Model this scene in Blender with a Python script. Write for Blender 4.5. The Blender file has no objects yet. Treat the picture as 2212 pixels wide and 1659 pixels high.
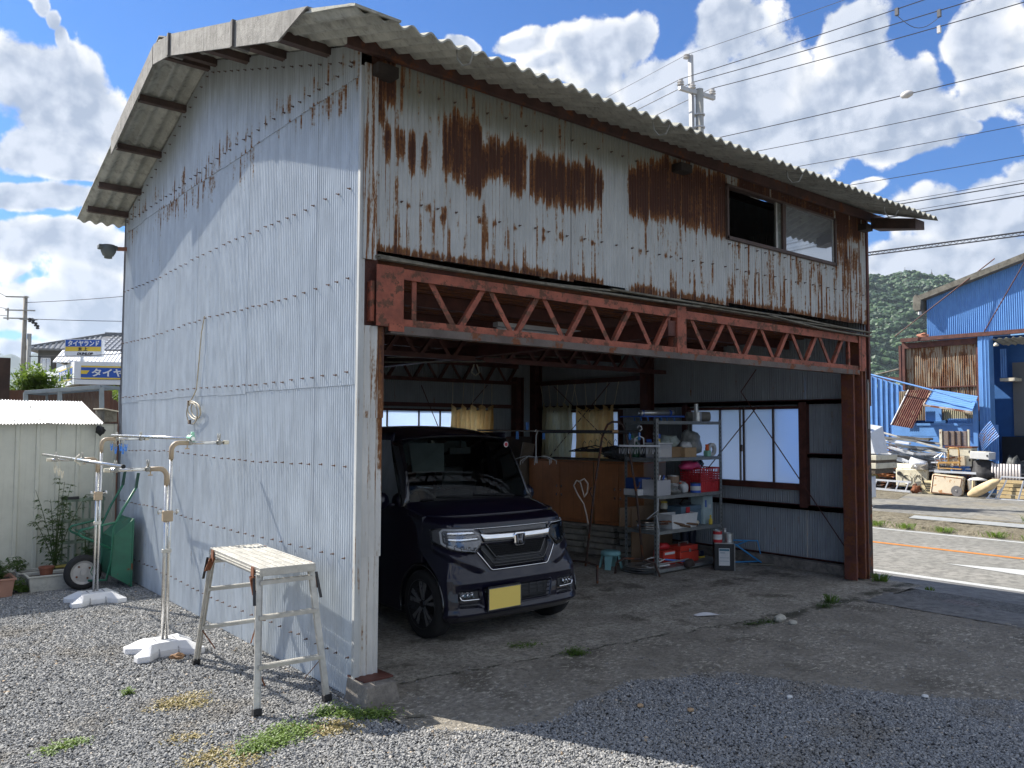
import bpy, bmesh, math, random
import numpy as np
from mathutils import Vector, Matrix, noise
from math import sin, cos, pi, radians
random.seed(7)
SC = bpy.context.scene
COL = SC.collection

# ------------------------------------------------------------------ camera, sun, sky, exposure
cam = bpy.data.cameras.new('camera'); cam.sensor_width = 36; cam.lens = 36*1748.2/2212
cam.clip_start = .05; cam.clip_end = 9000
co = bpy.data.objects.new('camera', cam); COL.objects.link(co)
YAW, PIT, ROL = radians(39.562), radians(3.068), radians(.2145)
F_ = Vector((sin(YAW)*cos(PIT), cos(YAW)*cos(PIT), sin(PIT))); R_ = Vector((cos(YAW), -sin(YAW), 0)); U_ = R_.cross(F_)
R2, U2 = R_*cos(ROL)+U_*sin(ROL), -R_*sin(ROL)+U_*cos(ROL)
co.matrix_world = Matrix((R2, U2, -F_)).transposed().to_4x4()
co.location = (-2.602, -4.723, 1.75)
SC.camera = co

SUN = Vector((-.44, 1, .97)).normalized()
sl = bpy.data.lights.new('sun', 'SUN'); sl.energy = 4.8; sl.angle = radians(.5); sl.color = (1, .95, .87)
so = bpy.data.objects.new('sun', sl); COL.objects.link(so); so.location = (-10, 20, 20)
so.rotation_euler = (-SUN).to_track_quat('-Z', 'Y').to_euler()

SC.view_settings.view_transform = 'Standard'; SC.view_settings.look = 'None'
SC.view_settings.gamma = 1; SC.view_settings.use_curve_mapping = False
SC.view_settings.exposure = 1.12
SC.cycles.use_denoising = True
SC.cycles.max_bounces = 7; SC.cycles.diffuse_bounces = 3; SC.cycles.glossy_bounces = 4
SC.cycles.transparent_max_bounces = 16

class NT:
    """small node-tree writer"""
    def __init__(s, nt): s.nt = nt; s.n = nt.nodes; s.l = nt.links
    def new(s, t, **k):
        n = s.n.new(t)
        for a, b in k.items(): setattr(n, a, b)
        return n
    def put(s, sock, v):
        if isinstance(v, bpy.types.NodeSocket): s.l.new(v, sock)
        elif v is not None:
            if sock.type == 'RGBA' and len(v) == 3: v = (*v, 1)
            sock.default_value = v
    def m(s, op, a, b=None, c=None, clamp=False):
        n = s.new('ShaderNodeMath', operation=op, use_clamp=clamp)
        s.put(n.inputs[0], a)
        if b is not None: s.put(n.inputs[1], b)
        if c is not None: s.put(n.inputs[2], c)
        return n.outputs[0]
    def v(s, op, a, b=None, sc=None):
        n = s.new('ShaderNodeVectorMath', operation=op); s.put(n.inputs[0], a)
        if b is not None: s.put(n.inputs[1], b)
        if sc is not None: s.put(n.inputs['Scale'], sc)
        return n.outputs['Value'] if op in ('DOT_PRODUCT', 'LENGTH', 'DISTANCE') else n.outputs[0]
    def noise(s, vec, scale, detail=4, rough=.55, dist=0, col=False):
        n = s.new('ShaderNodeTexNoise'); s.put(n.inputs['Vector'], vec)
        s.put(n.inputs['Scale'], scale); s.put(n.inputs['Detail'], detail); s.put(n.inputs['Roughness'], rough); s.put(n.inputs['Distortion'], dist)
        return n.outputs['Color' if col else 'Fac']
    def voro(s, vec, scale, feature='F1', out='Distance', rnd=1):
        n = s.new('ShaderNodeTexVoronoi', feature=feature); s.put(n.inputs['Vector'], vec); s.put(n.inputs['Scale'], scale); s.put(n.inputs['Randomness'], rnd)
        return n.outputs[out]
    def step(s, x, lo, hi, a=0, b=1):
        n = s.new('ShaderNodeMapRange', interpolation_type='SMOOTHSTEP'); s.put(n.inputs[0], x)
        s.put(n.inputs[1], lo); s.put(n.inputs[2], hi); s.put(n.inputs[3], a); s.put(n.inputs[4], b)
        return n.outputs[0]
    def mix(s, f, a, b, mode='MIX'):
        n = s.new('ShaderNodeMix', data_type='RGBA', blend_type=mode); s.put(n.inputs[0], f); s.put(n.inputs[6], a); s.put(n.inputs[7], b)
        return n.outputs[2]
    def ramp(s, f, stops):
        n = s.new('ShaderNodeValToRGB'); e = n.color_ramp.elements
        while len(e) < len(stops): e.new(.5)
        for el, (p, c) in zip(e, stops): el.position = p; el.color = (*c, 1)
        s.put(n.inputs[0], f); return n.outputs[0]
    def xyz(s, v):
        n = s.new('ShaderNodeSeparateXYZ'); s.put(n.inputs[0], v); return n.outputs
    def comb(s, x, y, z):
        n = s.new('ShaderNodeCombineXYZ')
        for i, q in enumerate((x, y, z)): s.put(n.inputs[i], q)
        return n.outputs[0]

W = bpy.data.worlds.new('World'); SC.world = W; W.use_nodes = True
w = NT(W.node_tree); bg = W.node_tree.nodes['Background']
sky = w.new('ShaderNodeTexSky', sky_type='NISHITA'); sky.sun_disc = False
sky.sun_elevation = math.asin(SUN.z); sky.sun_rotation = math.atan2(SUN.x, SUN.y)
sky.ozone_density = 3.2; sky.air_density = 1.0; sky.dust_density = .35; sky.altitude = 100
vdir = w.v('NORMALIZE', w.new('ShaderNodeTexCoord').outputs['Generated'])
# cloud banks: azimuth from +Y towards +X (deg), elevation, half-width, half-height (deg), weight
BANKS = [(9.8, 19.4, 4.6, 3.3), (8.2, 16.3, 3.0, 1.6), (13.0, 19.8, 2.0, 1.7), (10.5, 15.5, 1.8, 0.8), (8.8, 13.4, 3.3, 1.2), (11.1, 10.3, 3.1, 1.7), (7.9, 10.0, 2.8, 1.9), (10.0, 6.5, 4.5, 1.7), (7.6, 24.4, 0.5, 0.7), (8.0, 23.8, 0.5, 0.7), (8.6, 23.2, 0.5, 0.6), (9.0, 22.5, 0.5, 0.7), (9.5, 21.9, 0.5, 0.6), (35.9, 25.5, 1.7, 0.7), (40.9, 25.9, 2.1, 0.9), (45.6, 24.5, 3.6, 3.0), (48.9, 25.2, 1.5, 1.8), (54.4, 24.7, 3.2, 2.8), (55.6, 20.1, 6.9, 3.3), (56.8, 22.6, 3.8, 3.2), (63.0, 23.4, 3.1, 3.7), (66.0, 21.0, 2.8, 2.2), (63.5, 18.7, 7.5, 2.6), (58.6, 18.1, 6.0, 1.5), (71.7, 22.0, 2.1, 3.9), (70.6, 19.2, 1.1, 1.6), (69.6, 17.5, 1.1, 0.8), (67.0, 17.1, 3.4, 1.4), (69.7, 12.9, 4.5, 2.1), (71.7, 14.5, 1.4, 1.4), (66.3, 10.7, 3.2, 1.7), (69.9, 10.4, 3.6, 1.7), (64.7, 9.4, 2.4, 1.0), (45.9, 21.9, 1.8, 0.9), (64.3, 14.9, 1.2, 0.6), (12.0, 8.1, 2.3, 1.4), (8.6, 3.6, 3.9, 1.1), (50.8, 22.5, 4.8, 2.1), (60.1, 20.5, 4.7, 2.3), (69.9, 8.7, 3.4, 1.4), (42.0, 24.3, 1.8, 0.9), (7.1, 20.0, 1.3, 1.3)]
warp = w.noise(vdir, 6, 1, .5, col=True)
warp = w.v('SCALE', w.v('SUBTRACT', warp, (.5, .5, .5)), sc=.10)
vv = w.v('ADD', vdir, warp); f = None
for az, el, ra, re in BANKS:
    a, e = radians(az), radians(el)
    t1 = Vector((cos(a), -sin(a), 0))/math.tan(radians(ra)); t2 = Vector((-sin(a)*sin(e), -cos(a)*sin(e), cos(e)))/math.tan(radians(re))
    d = w.v('LENGTH', w.comb(w.v('DOT_PRODUCT', vv, tuple(t1)), w.v('DOT_PRODUCT', vv, tuple(t2)), 0))
    f = d if f is None else w.m('SMOOTH_MIN', f, d, .25)
f = w.m('MAXIMUM', w.m('SUBTRACT', 1, f), -1.6)
# behind and beside the view: noise cumulus, cover raised for whiter fill light
vz = w.m('MAXIMUM', w.xyz(vdir)[2], .06)
g = w.m('MULTIPLY_ADD', w.noise(w.v('DIVIDE', vdir, w.comb(vz, vz, vz)), .45, 2, .5), 5.0, -2.15)
front = w.step(w.v('DOT_PRODUCT', vdir, tuple(F_)), .45, .62)
f = w.m('ADD', w.m('MULTIPLY', f, front), w.m('MULTIPLY', g, w.m('SUBTRACT', 1, front)))
def puffs(vec, det):
    p1 = w.m('SUBTRACT', .55, w.voro(vec, 17)); p2 = w.m('SUBTRACT', .5, w.voro(vec, 43)) if det > 4 else .06
    return w.m('ADD', w.m('MULTIPLY_ADD', w.noise(vec, 13, det, .6), 2.2, -1.1), w.m('ADD', w.m('MULTIPLY', p1, .75), w.m('MULTIPLY', p2, .34)))
tang = (SUN - F_*SUN.dot(F_)).normalized()
v2 = w.v('ADD', vdir, w.v('SCALE', warp, sc=.35))
q0 = puffs(v2, 6); q1 = puffs(w.v('ADD', v2, tuple(tang*.012)), 3)
f0 = w.m('ADD', w.m('MULTIPLY_ADD', q0, .80, f), .10)
alpha = w.step(f0, .08, .30)
lit = w.m('MULTIPLY_ADD', w.m('SUBTRACT', q0, q1), 2.4, .66, clamp=True)
core = w.step(w.m('ADD', f, w.m('MULTIPLY', w.noise(w.v('ADD', vdir, tuple(-tang*.02)), 7, 3, .5), 1.9)), .92, 1.42)
ccol = w.mix(lit, (5.0, 5.5, 6.4), (8.7, 8.6, 8.4))
ccol = w.mix(w.m('MULTIPLY', core, .92), ccol, w.mix(lit, (3.0, 3.6, 4.7), (5.2, 5.7, 6.7)))
elev = w.xyz(vdir)[2]
skyc = w.mix(1.0, sky.outputs[0], (.34, .72, 1.18), 'MULTIPLY')
alpha = w.m('MULTIPLY', alpha, w.step(elev, -.01, .03))
hz = w.step(elev, .0, .13, .45, 0)
skyc = w.mix(hz, skyc, (6.0, 7.6, 9.6))
w.l.new(w.mix(alpha, skyc, ccol), bg.inputs[0]); bg.inputs[1].default_value = .062

# ------------------------------------------------------------------ mesh and object helpers
class MB:
    """collects shapes in world coordinates; build() links them as one mesh object"""
    SITE = None                      # placement of a separately measured site plan (the yard across the road)
    def __init__(s): s.v = []; s.f = []; s.M = MB.SITE
    def add(s, vs, fs):
        b = len(s.v)
        s.v += [s.M @ Vector(p) for p in vs] if s.M else [Vector(p) for p in vs]
        s.f += [tuple(b+i for i in q) for q in fs]; return s
    def box(s, c, d, rz=0, tilt=None):
        x, y, z = d[0]/2, d[1]/2, d[2]/2
        m = Matrix.Rotation(rz, 3, 'Z')
        if tilt is not None: m = m @ tilt
        vs = [Vector(c)+m @ Vector((i*x, j*y, k*z)) for i in (-1, 1) for j in (-1, 1) for k in (-1, 1)]
        return s.add(vs, [(0, 1, 3, 2), (4, 6, 7, 5), (0, 4, 5, 1), (2, 3, 7, 6), (0, 2, 6, 4), (1, 5, 7, 3)])
    def lohi(s, a, b): return s.box([(p+q)/2 for p, q in zip(a, b)], [abs(q-p) for p, q in zip(a, b)])
    def beam(s, a, b, wd, ht, up=(0, 0, 1)):
        a, b = Vector(a), Vector(b); d = (b-a); L = d.length; d.normalize()
        u = Vector(up); sd = d.cross(u)
        if sd.length < 1e-4: sd = d.cross(Vector((1, 0, 0)))
        sd.normalize(); u = sd.cross(d)
        vs = [p+sd*(i*wd/2)+u*(j*ht/2) for p in (a, b) for i, j in ((-1, -1), (1, -1), (1, 1), (-1, 1))]
        return s.add(vs, [(0, 3, 2, 1), (4, 5, 6, 7), (0, 1, 5, 4), (1, 2, 6, 5), (2, 3, 7, 6), (3, 0, 4, 7)])
    def tube(s, pts, r, n=8, caps=True):
        pts = [Vector(p) for p in pts]; rs = r if isinstance(r, (list, tuple)) else [r]*len(pts)
        vs = []; pu = None
        for i, p in enumerate(pts):
            t = (pts[min(i+1, len(pts)-1)]-pts[max(i-1, 0)]).normalized()
            if pu is None: pu = t.orthogonal().normalized()
            u = (pu-t*pu.dot(t))
            u = u.normalized() if u.length > 1e-5 else t.orthogonal().normalized()
            pu = u; q = t.cross(u)
            vs += [p+(u*cos(2*pi*k/n)+q*sin(2*pi*k/n))*rs[i] for k in range(n)]
        fs = [(i*n+k, i*n+(k+1) % n, (i+1)*n+(k+1) % n, (i+1)*n+k) for i in range(len(pts)-1) for k in range(n)]
        if caps: fs += [tuple(range(n))[::-1], tuple((len(pts)-1)*n+k for k in range(n))]
        return s.add(vs, fs)
    def lathe(s, prof, c=(0, 0, 0), n=20, axis='z', caps=True):
        c = Vector(c); vs = []
        for r, h in prof:
            for k in range(n):
                a = 2*pi*k/n; p = (r*cos(a), r*sin(a), h)
                if axis == 'x': p = (p[2], p[0], p[1])
                elif axis == 'y': p = (p[1], p[2], p[0])
                vs.append(c+Vector(p))
        m = len(prof)
        fs = [(i*n+k, i*n+(k+1) % n, (i+1)*n+(k+1) % n, (i+1)*n+k) for i in range(m-1) for k in range(n)]
        op = prof[0] == prof[-1] or caps is False
        if prof[0][0] > 1e-4 and not op: fs.append(tuple(range(n))[::-1])
        if prof[-1][0] > 1e-4 and not op: fs.append(tuple((m-1)*n+k for k in range(n)))
        return s.add(vs, fs)
    def prism(s, poly, axis, lo, hi):
        def P(a, b, h): return {'x': (h, a, b), 'y': (a, h, b), 'z': (a, b, h)}[axis]
        n = len(poly); vs = [P(a, b, lo) for a, b in poly]+[P(a, b, hi) for a, b in poly]
        return s.add(vs, [tuple(range(n)), tuple(range(n, 2*n))[::-1]]+[(i, i+n, (i+1) % n+n, (i+1) % n) for i in range(n)])
    def grid(s, nu, nv, fn):
        vs = [fn(i/nu, j/nv) for j in range(nv+1) for i in range(nu+1)]; m = nu+1
        return s.add(vs, [(j*m+i, j*m+i+1, (j+1)*m+i+1, (j+1)*m+i) for j in range(nv) for i in range(nu)])
    def ico(s, c, r, sub=1, jit=0, sc=(1, 1, 1)):
        bm = bmesh.new(); bmesh.ops.create_icosphere(bm, subdivisions=sub, radius=1)
        vs = [Vector(c)+Vector([q*k*r*(1+random.uniform(-jit, jit)) for q, k in zip(v.co, sc)]) for v in bm.verts]
        fs = [tuple(v.index for v in f.verts) for f in bm.faces]; bm.free(); return s.add(vs, fs)

def tag(o, label=None, cat=None, group=None, kind=None):
    if label: o['label'] = label
    if cat: o['category'] = cat
    if group: o['group'] = group
    if kind: o['kind'] = kind
    return o
def thing(name, label, cat, loc=(0, 0, 0), group=None, rz=0):
    if MB.SITE: loc = MB.SITE @ Vector(loc)
    o = bpy.data.objects.new(name, None); COL.objects.link(o); o.location = loc; o.rotation_euler = (0, 0, rz)
    o.empty_display_size = .1
    return tag(o, label, cat, group)
def root_of(o):
    while o.parent: o = o.parent
    return o
def build(mb, name, mat, parent=None, smooth=False, bevel=0, loc=None, attr=None, solid=0, **t):
    """mb holds world coordinates; the object gets its own origin (base centre) or its parent's"""
    me = bpy.data.meshes.new(name)
    if parent:
        r = root_of(parent); inv = (Matrix.Translation(r.location) @ Matrix.Rotation(r.rotation_euler[2], 4, 'Z')).inverted()
        vs = [inv @ p for p in mb.v]
    else:
        if loc is None:
            xs = [p.x for p in mb.v]; ys = [p.y for p in mb.v]; zs = [p.z for p in mb.v]
            loc = ((min(xs)+max(xs))/2, (min(ys)+max(ys))/2, min(zs))
        elif MB.SITE: loc = MB.SITE @ Vector(loc)
        l = Vector(loc); vs = [p-l for p in mb.v]
    me.from_pydata([tuple(p) for p in vs], [], mb.f)
    if attr is not None:
        for an, vals in attr.items():
            a = me.attributes.new(an, 'FLOAT', 'POINT'); a.data.foreach_set('value', np.array(vals, dtype=np.float32))
    me.materials.append(mat)
    if smooth: me.polygons.foreach_set('use_smooth', [True]*len(me.polygons))
    me.update()
    o = bpy.data.objects.new(name, me); COL.objects.link(o)
    if parent: o.parent = parent
    else: o.location = loc
    if solid:
        m = o.modifiers.new('t', 'SOLIDIFY'); m.thickness = solid; m.offset = 0
    if bevel:
        m = o.modifiers.new('b', 'BEVEL'); m.width = bevel; m.segments = 2; m.limit_method = 'ANGLE'; m.angle_limit = radians(40)
        if smooth is False and bevel > .004: me.polygons.foreach_set('use_smooth', [True]*len(me.polygons)); mm = o.modifiers.new('n', 'WEIGHTED_NORMAL')
    return tag(o, **t)
def dup(o, loc=None, label=None, rz=None, parent=None):
    c = o.copy(); COL.objects.link(c); c.parent = parent
    if loc is not None: c.location = loc
    if rz is not None: c.rotation_euler[2] = rz
    if label: c['label'] = label
    for ch in list(o.children): dup(ch, parent=c)
    return c

# ------------------------------------------------------------------ materials
MATS = {}
def newmat(name):
    m = bpy.data.materials.new(name); m.use_nodes = True; n = NT(m.node_tree)
    return m, n, m.node_tree.nodes['Principled BSDF']
def mat(name, col, rough=.6, metal=0, var=.18, vs=4, bump=.15, bs=40, rust=0, rs=6, rcol=(.16, .055, .022), dirt=0, coat=0, spec=.5, trans=0, emit=0, streak=0):
    if name in MATS: return MATS[name]
    m, n, b = newmat(name); MATS[name] = m
    tc = n.new('ShaderNodeTexCoord').outputs['Object']
    info = n.new('ShaderNodeObjectInfo').outputs['Random']
    vec = n.v('ADD', tc, n.comb(n.m('MULTIPLY', info, 13.7), n.m('MULTIPLY', info, 5.1), 0))
    c1 = tuple(x*(1-var) for x in col); c2 = tuple(min(1, x*(1+var)) for x in col)
    nz = n.noise(vec, vs, 6, .65); c = n.mix(n.step(nz, .3, .7), c1, c2); rr = rough
    if dirt:
        d = n.noise(vec, vs*2.3, 8, .7); c = n.mix(n.m('MULTIPLY', n.step(d, .5, .72), dirt), c, tuple(x*.35+.01 for x in col))
    if streak:
        s_ = n.noise(n.v('MULTIPLY', vec, (30, 30, 1.2)), 1, 4, .6); c = n.mix(n.m('MULTIPLY', n.step(s_, .5, .7), streak), c, tuple(x*.45 for x in col))
    if rust:
        d = n.noise(vec, rs, 8, .7); k = n.step(d, .62-rust*.3, .68-rust*.3)
        c = n.mix(k, c, n.mix(n.noise(vec, rs*6, 4), tuple(x*.45 for x in rcol), tuple(x*1.7 for x in rcol)))
        rr = n.mix(k, (rough,)*3, (.9,)*3)
        if metal: n.put(b.inputs['Metallic'], n.m('MULTIPLY', n.m('SUBTRACT', 1, k), metal))
    n.put(b.inputs['Base Color'], c)
    if not (rust and metal): b.inputs['Metallic'].default_value = metal
    if isinstance(rr, float): n.put(b.inputs['Roughness'], n.m('MULTIPLY_ADD', n.noise(vec, vs*3, 4), .2, rr-.1, clamp=True))
    else: n.put(b.inputs['Roughness'], rr)
    b.inputs['Coat Weight'].default_value = coat; b.inputs['Specular IOR Level'].default_value = spec
    b.inputs['Transmission Weight'].default_value = trans
    if emit: n.put(b.inputs['Emission Color'], col); b.inputs['Emission Strength'].default_value = emit
    if bump:
        bp = n.new('ShaderNodeBump'); bp.inputs['Strength'].default_value = bump; bp.inputs['Distance'].default_value = .01
        n.put(bp.inputs['Height'], n.noise(vec, bs, 6, .65)); n.l.new(bp.outputs[0], b.inputs['Normal'])
    return m

def corr_mat(name, base, metal, rough, base2=None, grime=(.20, .21, .16), streakk=1.0, hs=55):
    """corrugated steel: reads the 'rust' (0..1) and 'grime' attributes of the sheet mesh"""
    m, n, b = newmat(name); MATS[name] = m
    geo = n.new('ShaderNodeNewGeometry').outputs['Position']; x, y, z = n.xyz(geo)
    h = n.m('ADD', x, y); info = n.new('ShaderNodeObjectInfo').outputs['Random']
    v1 = n.comb(n.m('MULTIPLY', h, hs), n.m('MULTIPLY', z, 1.5), n.m('MULTIPLY', info, 9))
    v2 = n.comb(n.m('MULTIPLY', h, 9), n.m('MULTIPLY', z, 3), n.m('MULTIPLY', info, 4))
    v3 = n.comb(n.m('MULTIPLY', h, 160), n.m('MULTIPLY', z, 30), 0)
    s1 = n.noise(v1, 1, 3, .55); s2 = n.noise(v2, 1, 5, .6); s3 = n.noise(v3, 1, 4, .6)
    at = n.new('ShaderNodeAttribute'); at.attribute_name = 'rust'; r = at.outputs['Fac']
    ag = n.new('ShaderNodeAttribute'); ag.attribute_name = 'grime'; g = ag.outputs['Fac']
    t = n.m('ADD', r, n.m('MULTIPLY', n.m('SUBTRACT', s1, .5), 1.9*streakk))
    t = n.m('ADD', t, n.m('MULTIPLY', n.m('SUBTRACT', s2, .5), .8)); t = n.m('ADD', t, n.m('MULTIPLY', n.m('SUBTRACT', s3, .5), .55))
    k = n.step(t, .50, .68)
    base2 = base2 or tuple(q*.82 for q in base)
    c = n.mix(n.step(s2, .3, .7), base2, base)
    c = n.mix(n.m('MULTIPLY', n.step(s1, .45, .75), .3), c, tuple(q*.6 for q in base))
    c = n.mix(n.m('MULTIPLY', n.step(n.m('ADD', g, n.m('MULTIPLY', n.m('SUBTRACT', s1, .5), .7)), .2, .9), .75), c, grime)
    c = n.mix(n.step(t, .42, .6, 0, .5), c, (.30, .24, .16))
    rc = n.ramp(n.m('ADD', t, n.m('MULTIPLY', n.m('SUBTRACT', s3, .5), .5)), [(.5, (.30, .165, .065)), (.68, (.20, .082, .028)), (.9, (.14, .055, .022)), (1.0, (.075, .03, .018))])
    c = n.mix(k, c, rc)
    n.put(b.inputs['Base Color'], c)
    n.put(b.inputs['Metallic'], n.m('MULTIPLY', n.m('SUBTRACT', 1, n.m('MAXIMUM', k, n.m('MULTIPLY', g, .8))), metal))
    n.put(b.inputs['Roughness'], n.m('MULTIPLY_ADD', k, .9-rough, n.m('MULTIPLY_ADD', s2, .2, rough-.1), clamp=True))
    bp = n.new('ShaderNodeBump'); bp.inputs['Strength'].default_value = .25; bp.inputs['Distance'].default_value = .004
    n.put(bp.inputs['Height'], n.m('ADD', s3, n.m('MULTIPLY', k, .4))); n.l.new(bp.outputs[0], b.inputs['Normal'])
    return m

GALV = corr_mat('weathered_galvanised', (.51, .52, .505), .10, .6)
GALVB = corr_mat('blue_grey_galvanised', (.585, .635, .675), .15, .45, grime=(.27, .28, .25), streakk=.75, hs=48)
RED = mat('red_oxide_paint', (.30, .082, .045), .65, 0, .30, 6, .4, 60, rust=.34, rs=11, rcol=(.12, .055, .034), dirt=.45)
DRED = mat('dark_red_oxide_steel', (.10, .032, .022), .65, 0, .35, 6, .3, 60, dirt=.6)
BRN = mat('brown_weathered_steel', (.075, .045, .035), .7, 0, .3, 6, .3, 60, dirt=.5)
SLATE = mat('weathered_slate_sheet', (.40, .395, .34), .92, 0, .22, 5, .6, 90, dirt=.75, streak=.3)
SLATEU = mat('slate_verge_board', (.27, .258, .235), .92, 0, .25, 9, .6, 90, dirt=.85, streak=.75)
WOODG = mat('grey_weathered_wood', (.17, .155, .12), .9, 0, .35, 12, .7, 80, dirt=.7)
BOLT = mat('rusty_bolt', (.15, .10, .08), .7, .5, .3, 30, .1)
CONC = mat('old_concrete_block', (.23, .205, .175), .95, 0, .3, 9, .9, 70, dirt=.8)
BLACK = mat('black_rubber', (.012, .012, .013), .75, 0, .2, 10, .2)
ALU = mat('weathered_aluminium', (.50, .485, .44), .45, .6, .15, 8, .15, 90, dirt=.35)
STEEL = mat('stainless_tube', (.66, .65, .62), .22, 1.0, .08, 6, .05, 60, dirt=.15)
CHROME = mat('chrome', (.85, .85, .86), .08, 1.0, .03, 3, 0)
BEIGEP = mat('beige_plastic', (.42, .32, .21), .5, 0, .12, 8, .1, dirt=.2)
WHITEP = mat('white_plastic', (.66, .66, .67), .4, 0, .05, 6, .05, dirt=.15)
CREAM = mat('cream_plastic', (.66, .60, .46), .5, 0, .1, 6, .1, dirt=.35)

# ------------------------------------------------------------------ corrugated sheets
def corr(mb_attr, org, U, V, N, wid, hgt, pitch=.0318, amp=.0045, per=6, nz=8, phase=0, rustf=None, grimef=None, top=None):
    """one corrugated sheet: origin, unit vectors across / up / outward; waves across"""
    mb, at = mb_attr
    n = max(4, int(round(wid/pitch*per))); org, U, V, N = map(Vector, (org, U, V, N))
    vs = []; b0 = len(mb.v)
    for j in range(nz+1):
        for i in range(n+1):
            u = wid*i/n; H = hgt if top is None else top(u); v = H*j/nz
            p = org+U*u+V*v+N*(amp*sin(2*pi*(u+phase)/pitch))
            vs.append(p)
            at['rust'].append(rustf(p) if rustf else 0); at['grime'].append(grimef(p) if grimef else 0)
    m = n+1; mb.add(vs, [(j*m+i, j*m+i+1, (j+1)*m+i+1, (j+1)*m+i) for j in range(nz) for i in range(n)])
def sheet(name, mtl, parent, *a, **k):
    mb = MB(); at = {'rust': [], 'grime': []}
    corr((mb, at), *a, **k)
    return build(mb, name, mtl, parent, smooth=True, attr=at)
# ------------------------------------------------------------------ ground, road, lot, hills
def wpos(n): return n.new('ShaderNodeNewGeometry').outputs['Position']
def ground_mat(name, c1, c2, rough=.95, s=1.2, fine=(.6, 1.5), fs=120, bump=.6, bd=.012, spots=None, agg=None, stain=None):
    m, n, b = newmat(name); p = wpos(n)
    a = n.noise(p, s, 8, .65); f = n.noise(p, fs, 4, .7); g = n.noise(p, s*9, 6, .7)
    c = n.mix(n.step(a, .35, .65), c1, c2)
    c = n.mix(n.step(g, .35, .7), c, tuple(q*.6 for q in c1))
    if stain: c = n.mix(n.m('MULTIPLY', n.step(n.noise(p, stain[0], 7, .62), stain[1], stain[1]+.1), stain[3]), c, stain[2])
    if agg:
        vo = n.voro(p, agg[0], out='Color'); r = n.xyz(vo)[0]; dd = n.voro(p, agg[0])
        k = n.m('MULTIPLY', n.step(r, agg[1], agg[1]+.05), n.step(dd, .42, .3)); k = n.m('MULTIPLY', k, n.step(n.noise(p, s*2.2, 5, .7), .38, .55))
        c = n.mix(k, c, agg[2])
    c = n.mix(1.0, c, n.mix(f, (fine[0],)*3, (fine[1],)*3), 'MULTIPLY')
    n.put(b.inputs['Base Color'], c); n.put(b.inputs['Roughness'], rough); b.inputs['Specular IOR Level'].default_value = .3
    bp = n.new('ShaderNodeBump'); bp.inputs['Strength'].default_value = bump; bp.inputs['Distance'].default_value = bd
    h = n.m('ADD', f, n.m('MULTIPLY', g, 2)); 
    if agg: h = n.m('ADD', h, n.m('MULTIPLY', k, 1.2))
    n.put(bp.inputs['Height'], h); n.l.new(bp.outputs[0], b.inputs['Normal'])
    return m
def sheetpoly(name, poly, z, m, kind='structure', **k):
    mb = MB(); mb.add([(x, y, z) for x, y in poly], [tuple(range(len(poly)))])
    return build(mb, name, m, loc=(poly[0][0], poly[0][1], z), kind=kind, **k)
EARTH = ground_mat('far_earth', (.12, .11, .085), (.17, .155, .11), s=.05, fs=3)
GRAVBED = ground_mat('gravel_bed', (.17, .17, .165), (.25, .245, .235), s=2, fs=70, bump=1, bd=.02, agg=(75, .55, (.34, .33, .31)))
FLOORC = ground_mat('old_concrete_floor', (.31, .285, .24), (.54, .50, .425), s=2.6, fs=60, fine=(.62, 1.38), bump=.9, bd=.014, agg=(55, .80, (.50, .46, .38)), stain=(1.7, .54, (.11, .098, .078), .8))
n = NT(FLOORC.node_tree); b = FLOORC.node_tree.nodes['Principled BSDF']; old = b.inputs['Base Color'].links[0].from_socket; p = wpos(n); px_, py_, pz_ = n.xyz(p)
wob = n.m('MULTIPLY', n.m('SUBTRACT', n.noise(p, 3.5, 6, .65), .5), .35)
dl = n.m('ADD', n.m('ADD', py_, n.m('MULTIPLY_ADD', px_, .13, -.15)), wob)            # worn edge of the slab
outer = n.step(dl, .04, -.06); crack = n.m('MULTIPLY', n.step(n.m('ABSOLUTE', dl), .022, .004), n.step(n.noise(p, 5, 4, .6), .40, .5))
flk = n.m('MULTIPLY', n.step(n.noise(n.v('MULTIPLY', p, (1, 1.6, 1)), 17, 7, .75), .53, .60), n.m('MULTIPLY', outer, n.step(n.noise(p, 1.6, 5, .6), .40, .58)))
moss = n.m('MULTIPLY', n.step(n.m('ABSOLUTE', n.m('ADD', n.m('ADD', py_, .46), n.m('MULTIPLY', wob, .8))), .13, .02), n.step(px_, 3.2, 3.9)); moss = n.m('MULTIPLY', moss, n.step(n.noise(p, 4, 6, .7), .42, .52))
c = n.mix(n.m('MULTIPLY', outer, .5), old, (.18, .16, .13)); c = n.mix(n.m('MULTIPLY', flk, .85), c, (.60, .55, .46))
c = n.mix(n.m('MULTIPLY', n.m('MAXIMUM', crack, moss), .85), c, (.045, .045, .028)); n.put(b.inputs['Base Color'], c)
ASPH = ground_mat('road_asphalt', (.215, .21, .19), (.265, .255, .23), s=.8, fs=160, fine=(.75, 1.25), bump=.4, bd=.006)
ASPHD = ground_mat('old_dark_asphalt', (.17, .172, .172), (.23, .225, .215), s=1, fs=120, fine=(.6, 1.4), bump=.5, bd=.008, stain=(2.1, .58, (.11, .10, .085), .5))
ASPHL = ground_mat('lot_asphalt', (.19, .185, .17), (.27, .26, .23), s=.6, fs=120, fine=(.7, 1.3), bump=.4, bd=.008, stain=(.7, .52, (.24, .21, .15), .5))
KERBC = ground_mat('broken_kerb_concrete', (.22, .19, .13), (.32, .285, .21), s=2, fs=40, fine=(.5, 1.4), bump=1, bd=.03, stain=(5, .55, (.06, .055, .035), .8))
sheetpoly('ground', [(-3000, -3000), (6.6, -3000), (6.6, 6000), (-3000, 6000)], -.03, EARTH)
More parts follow.
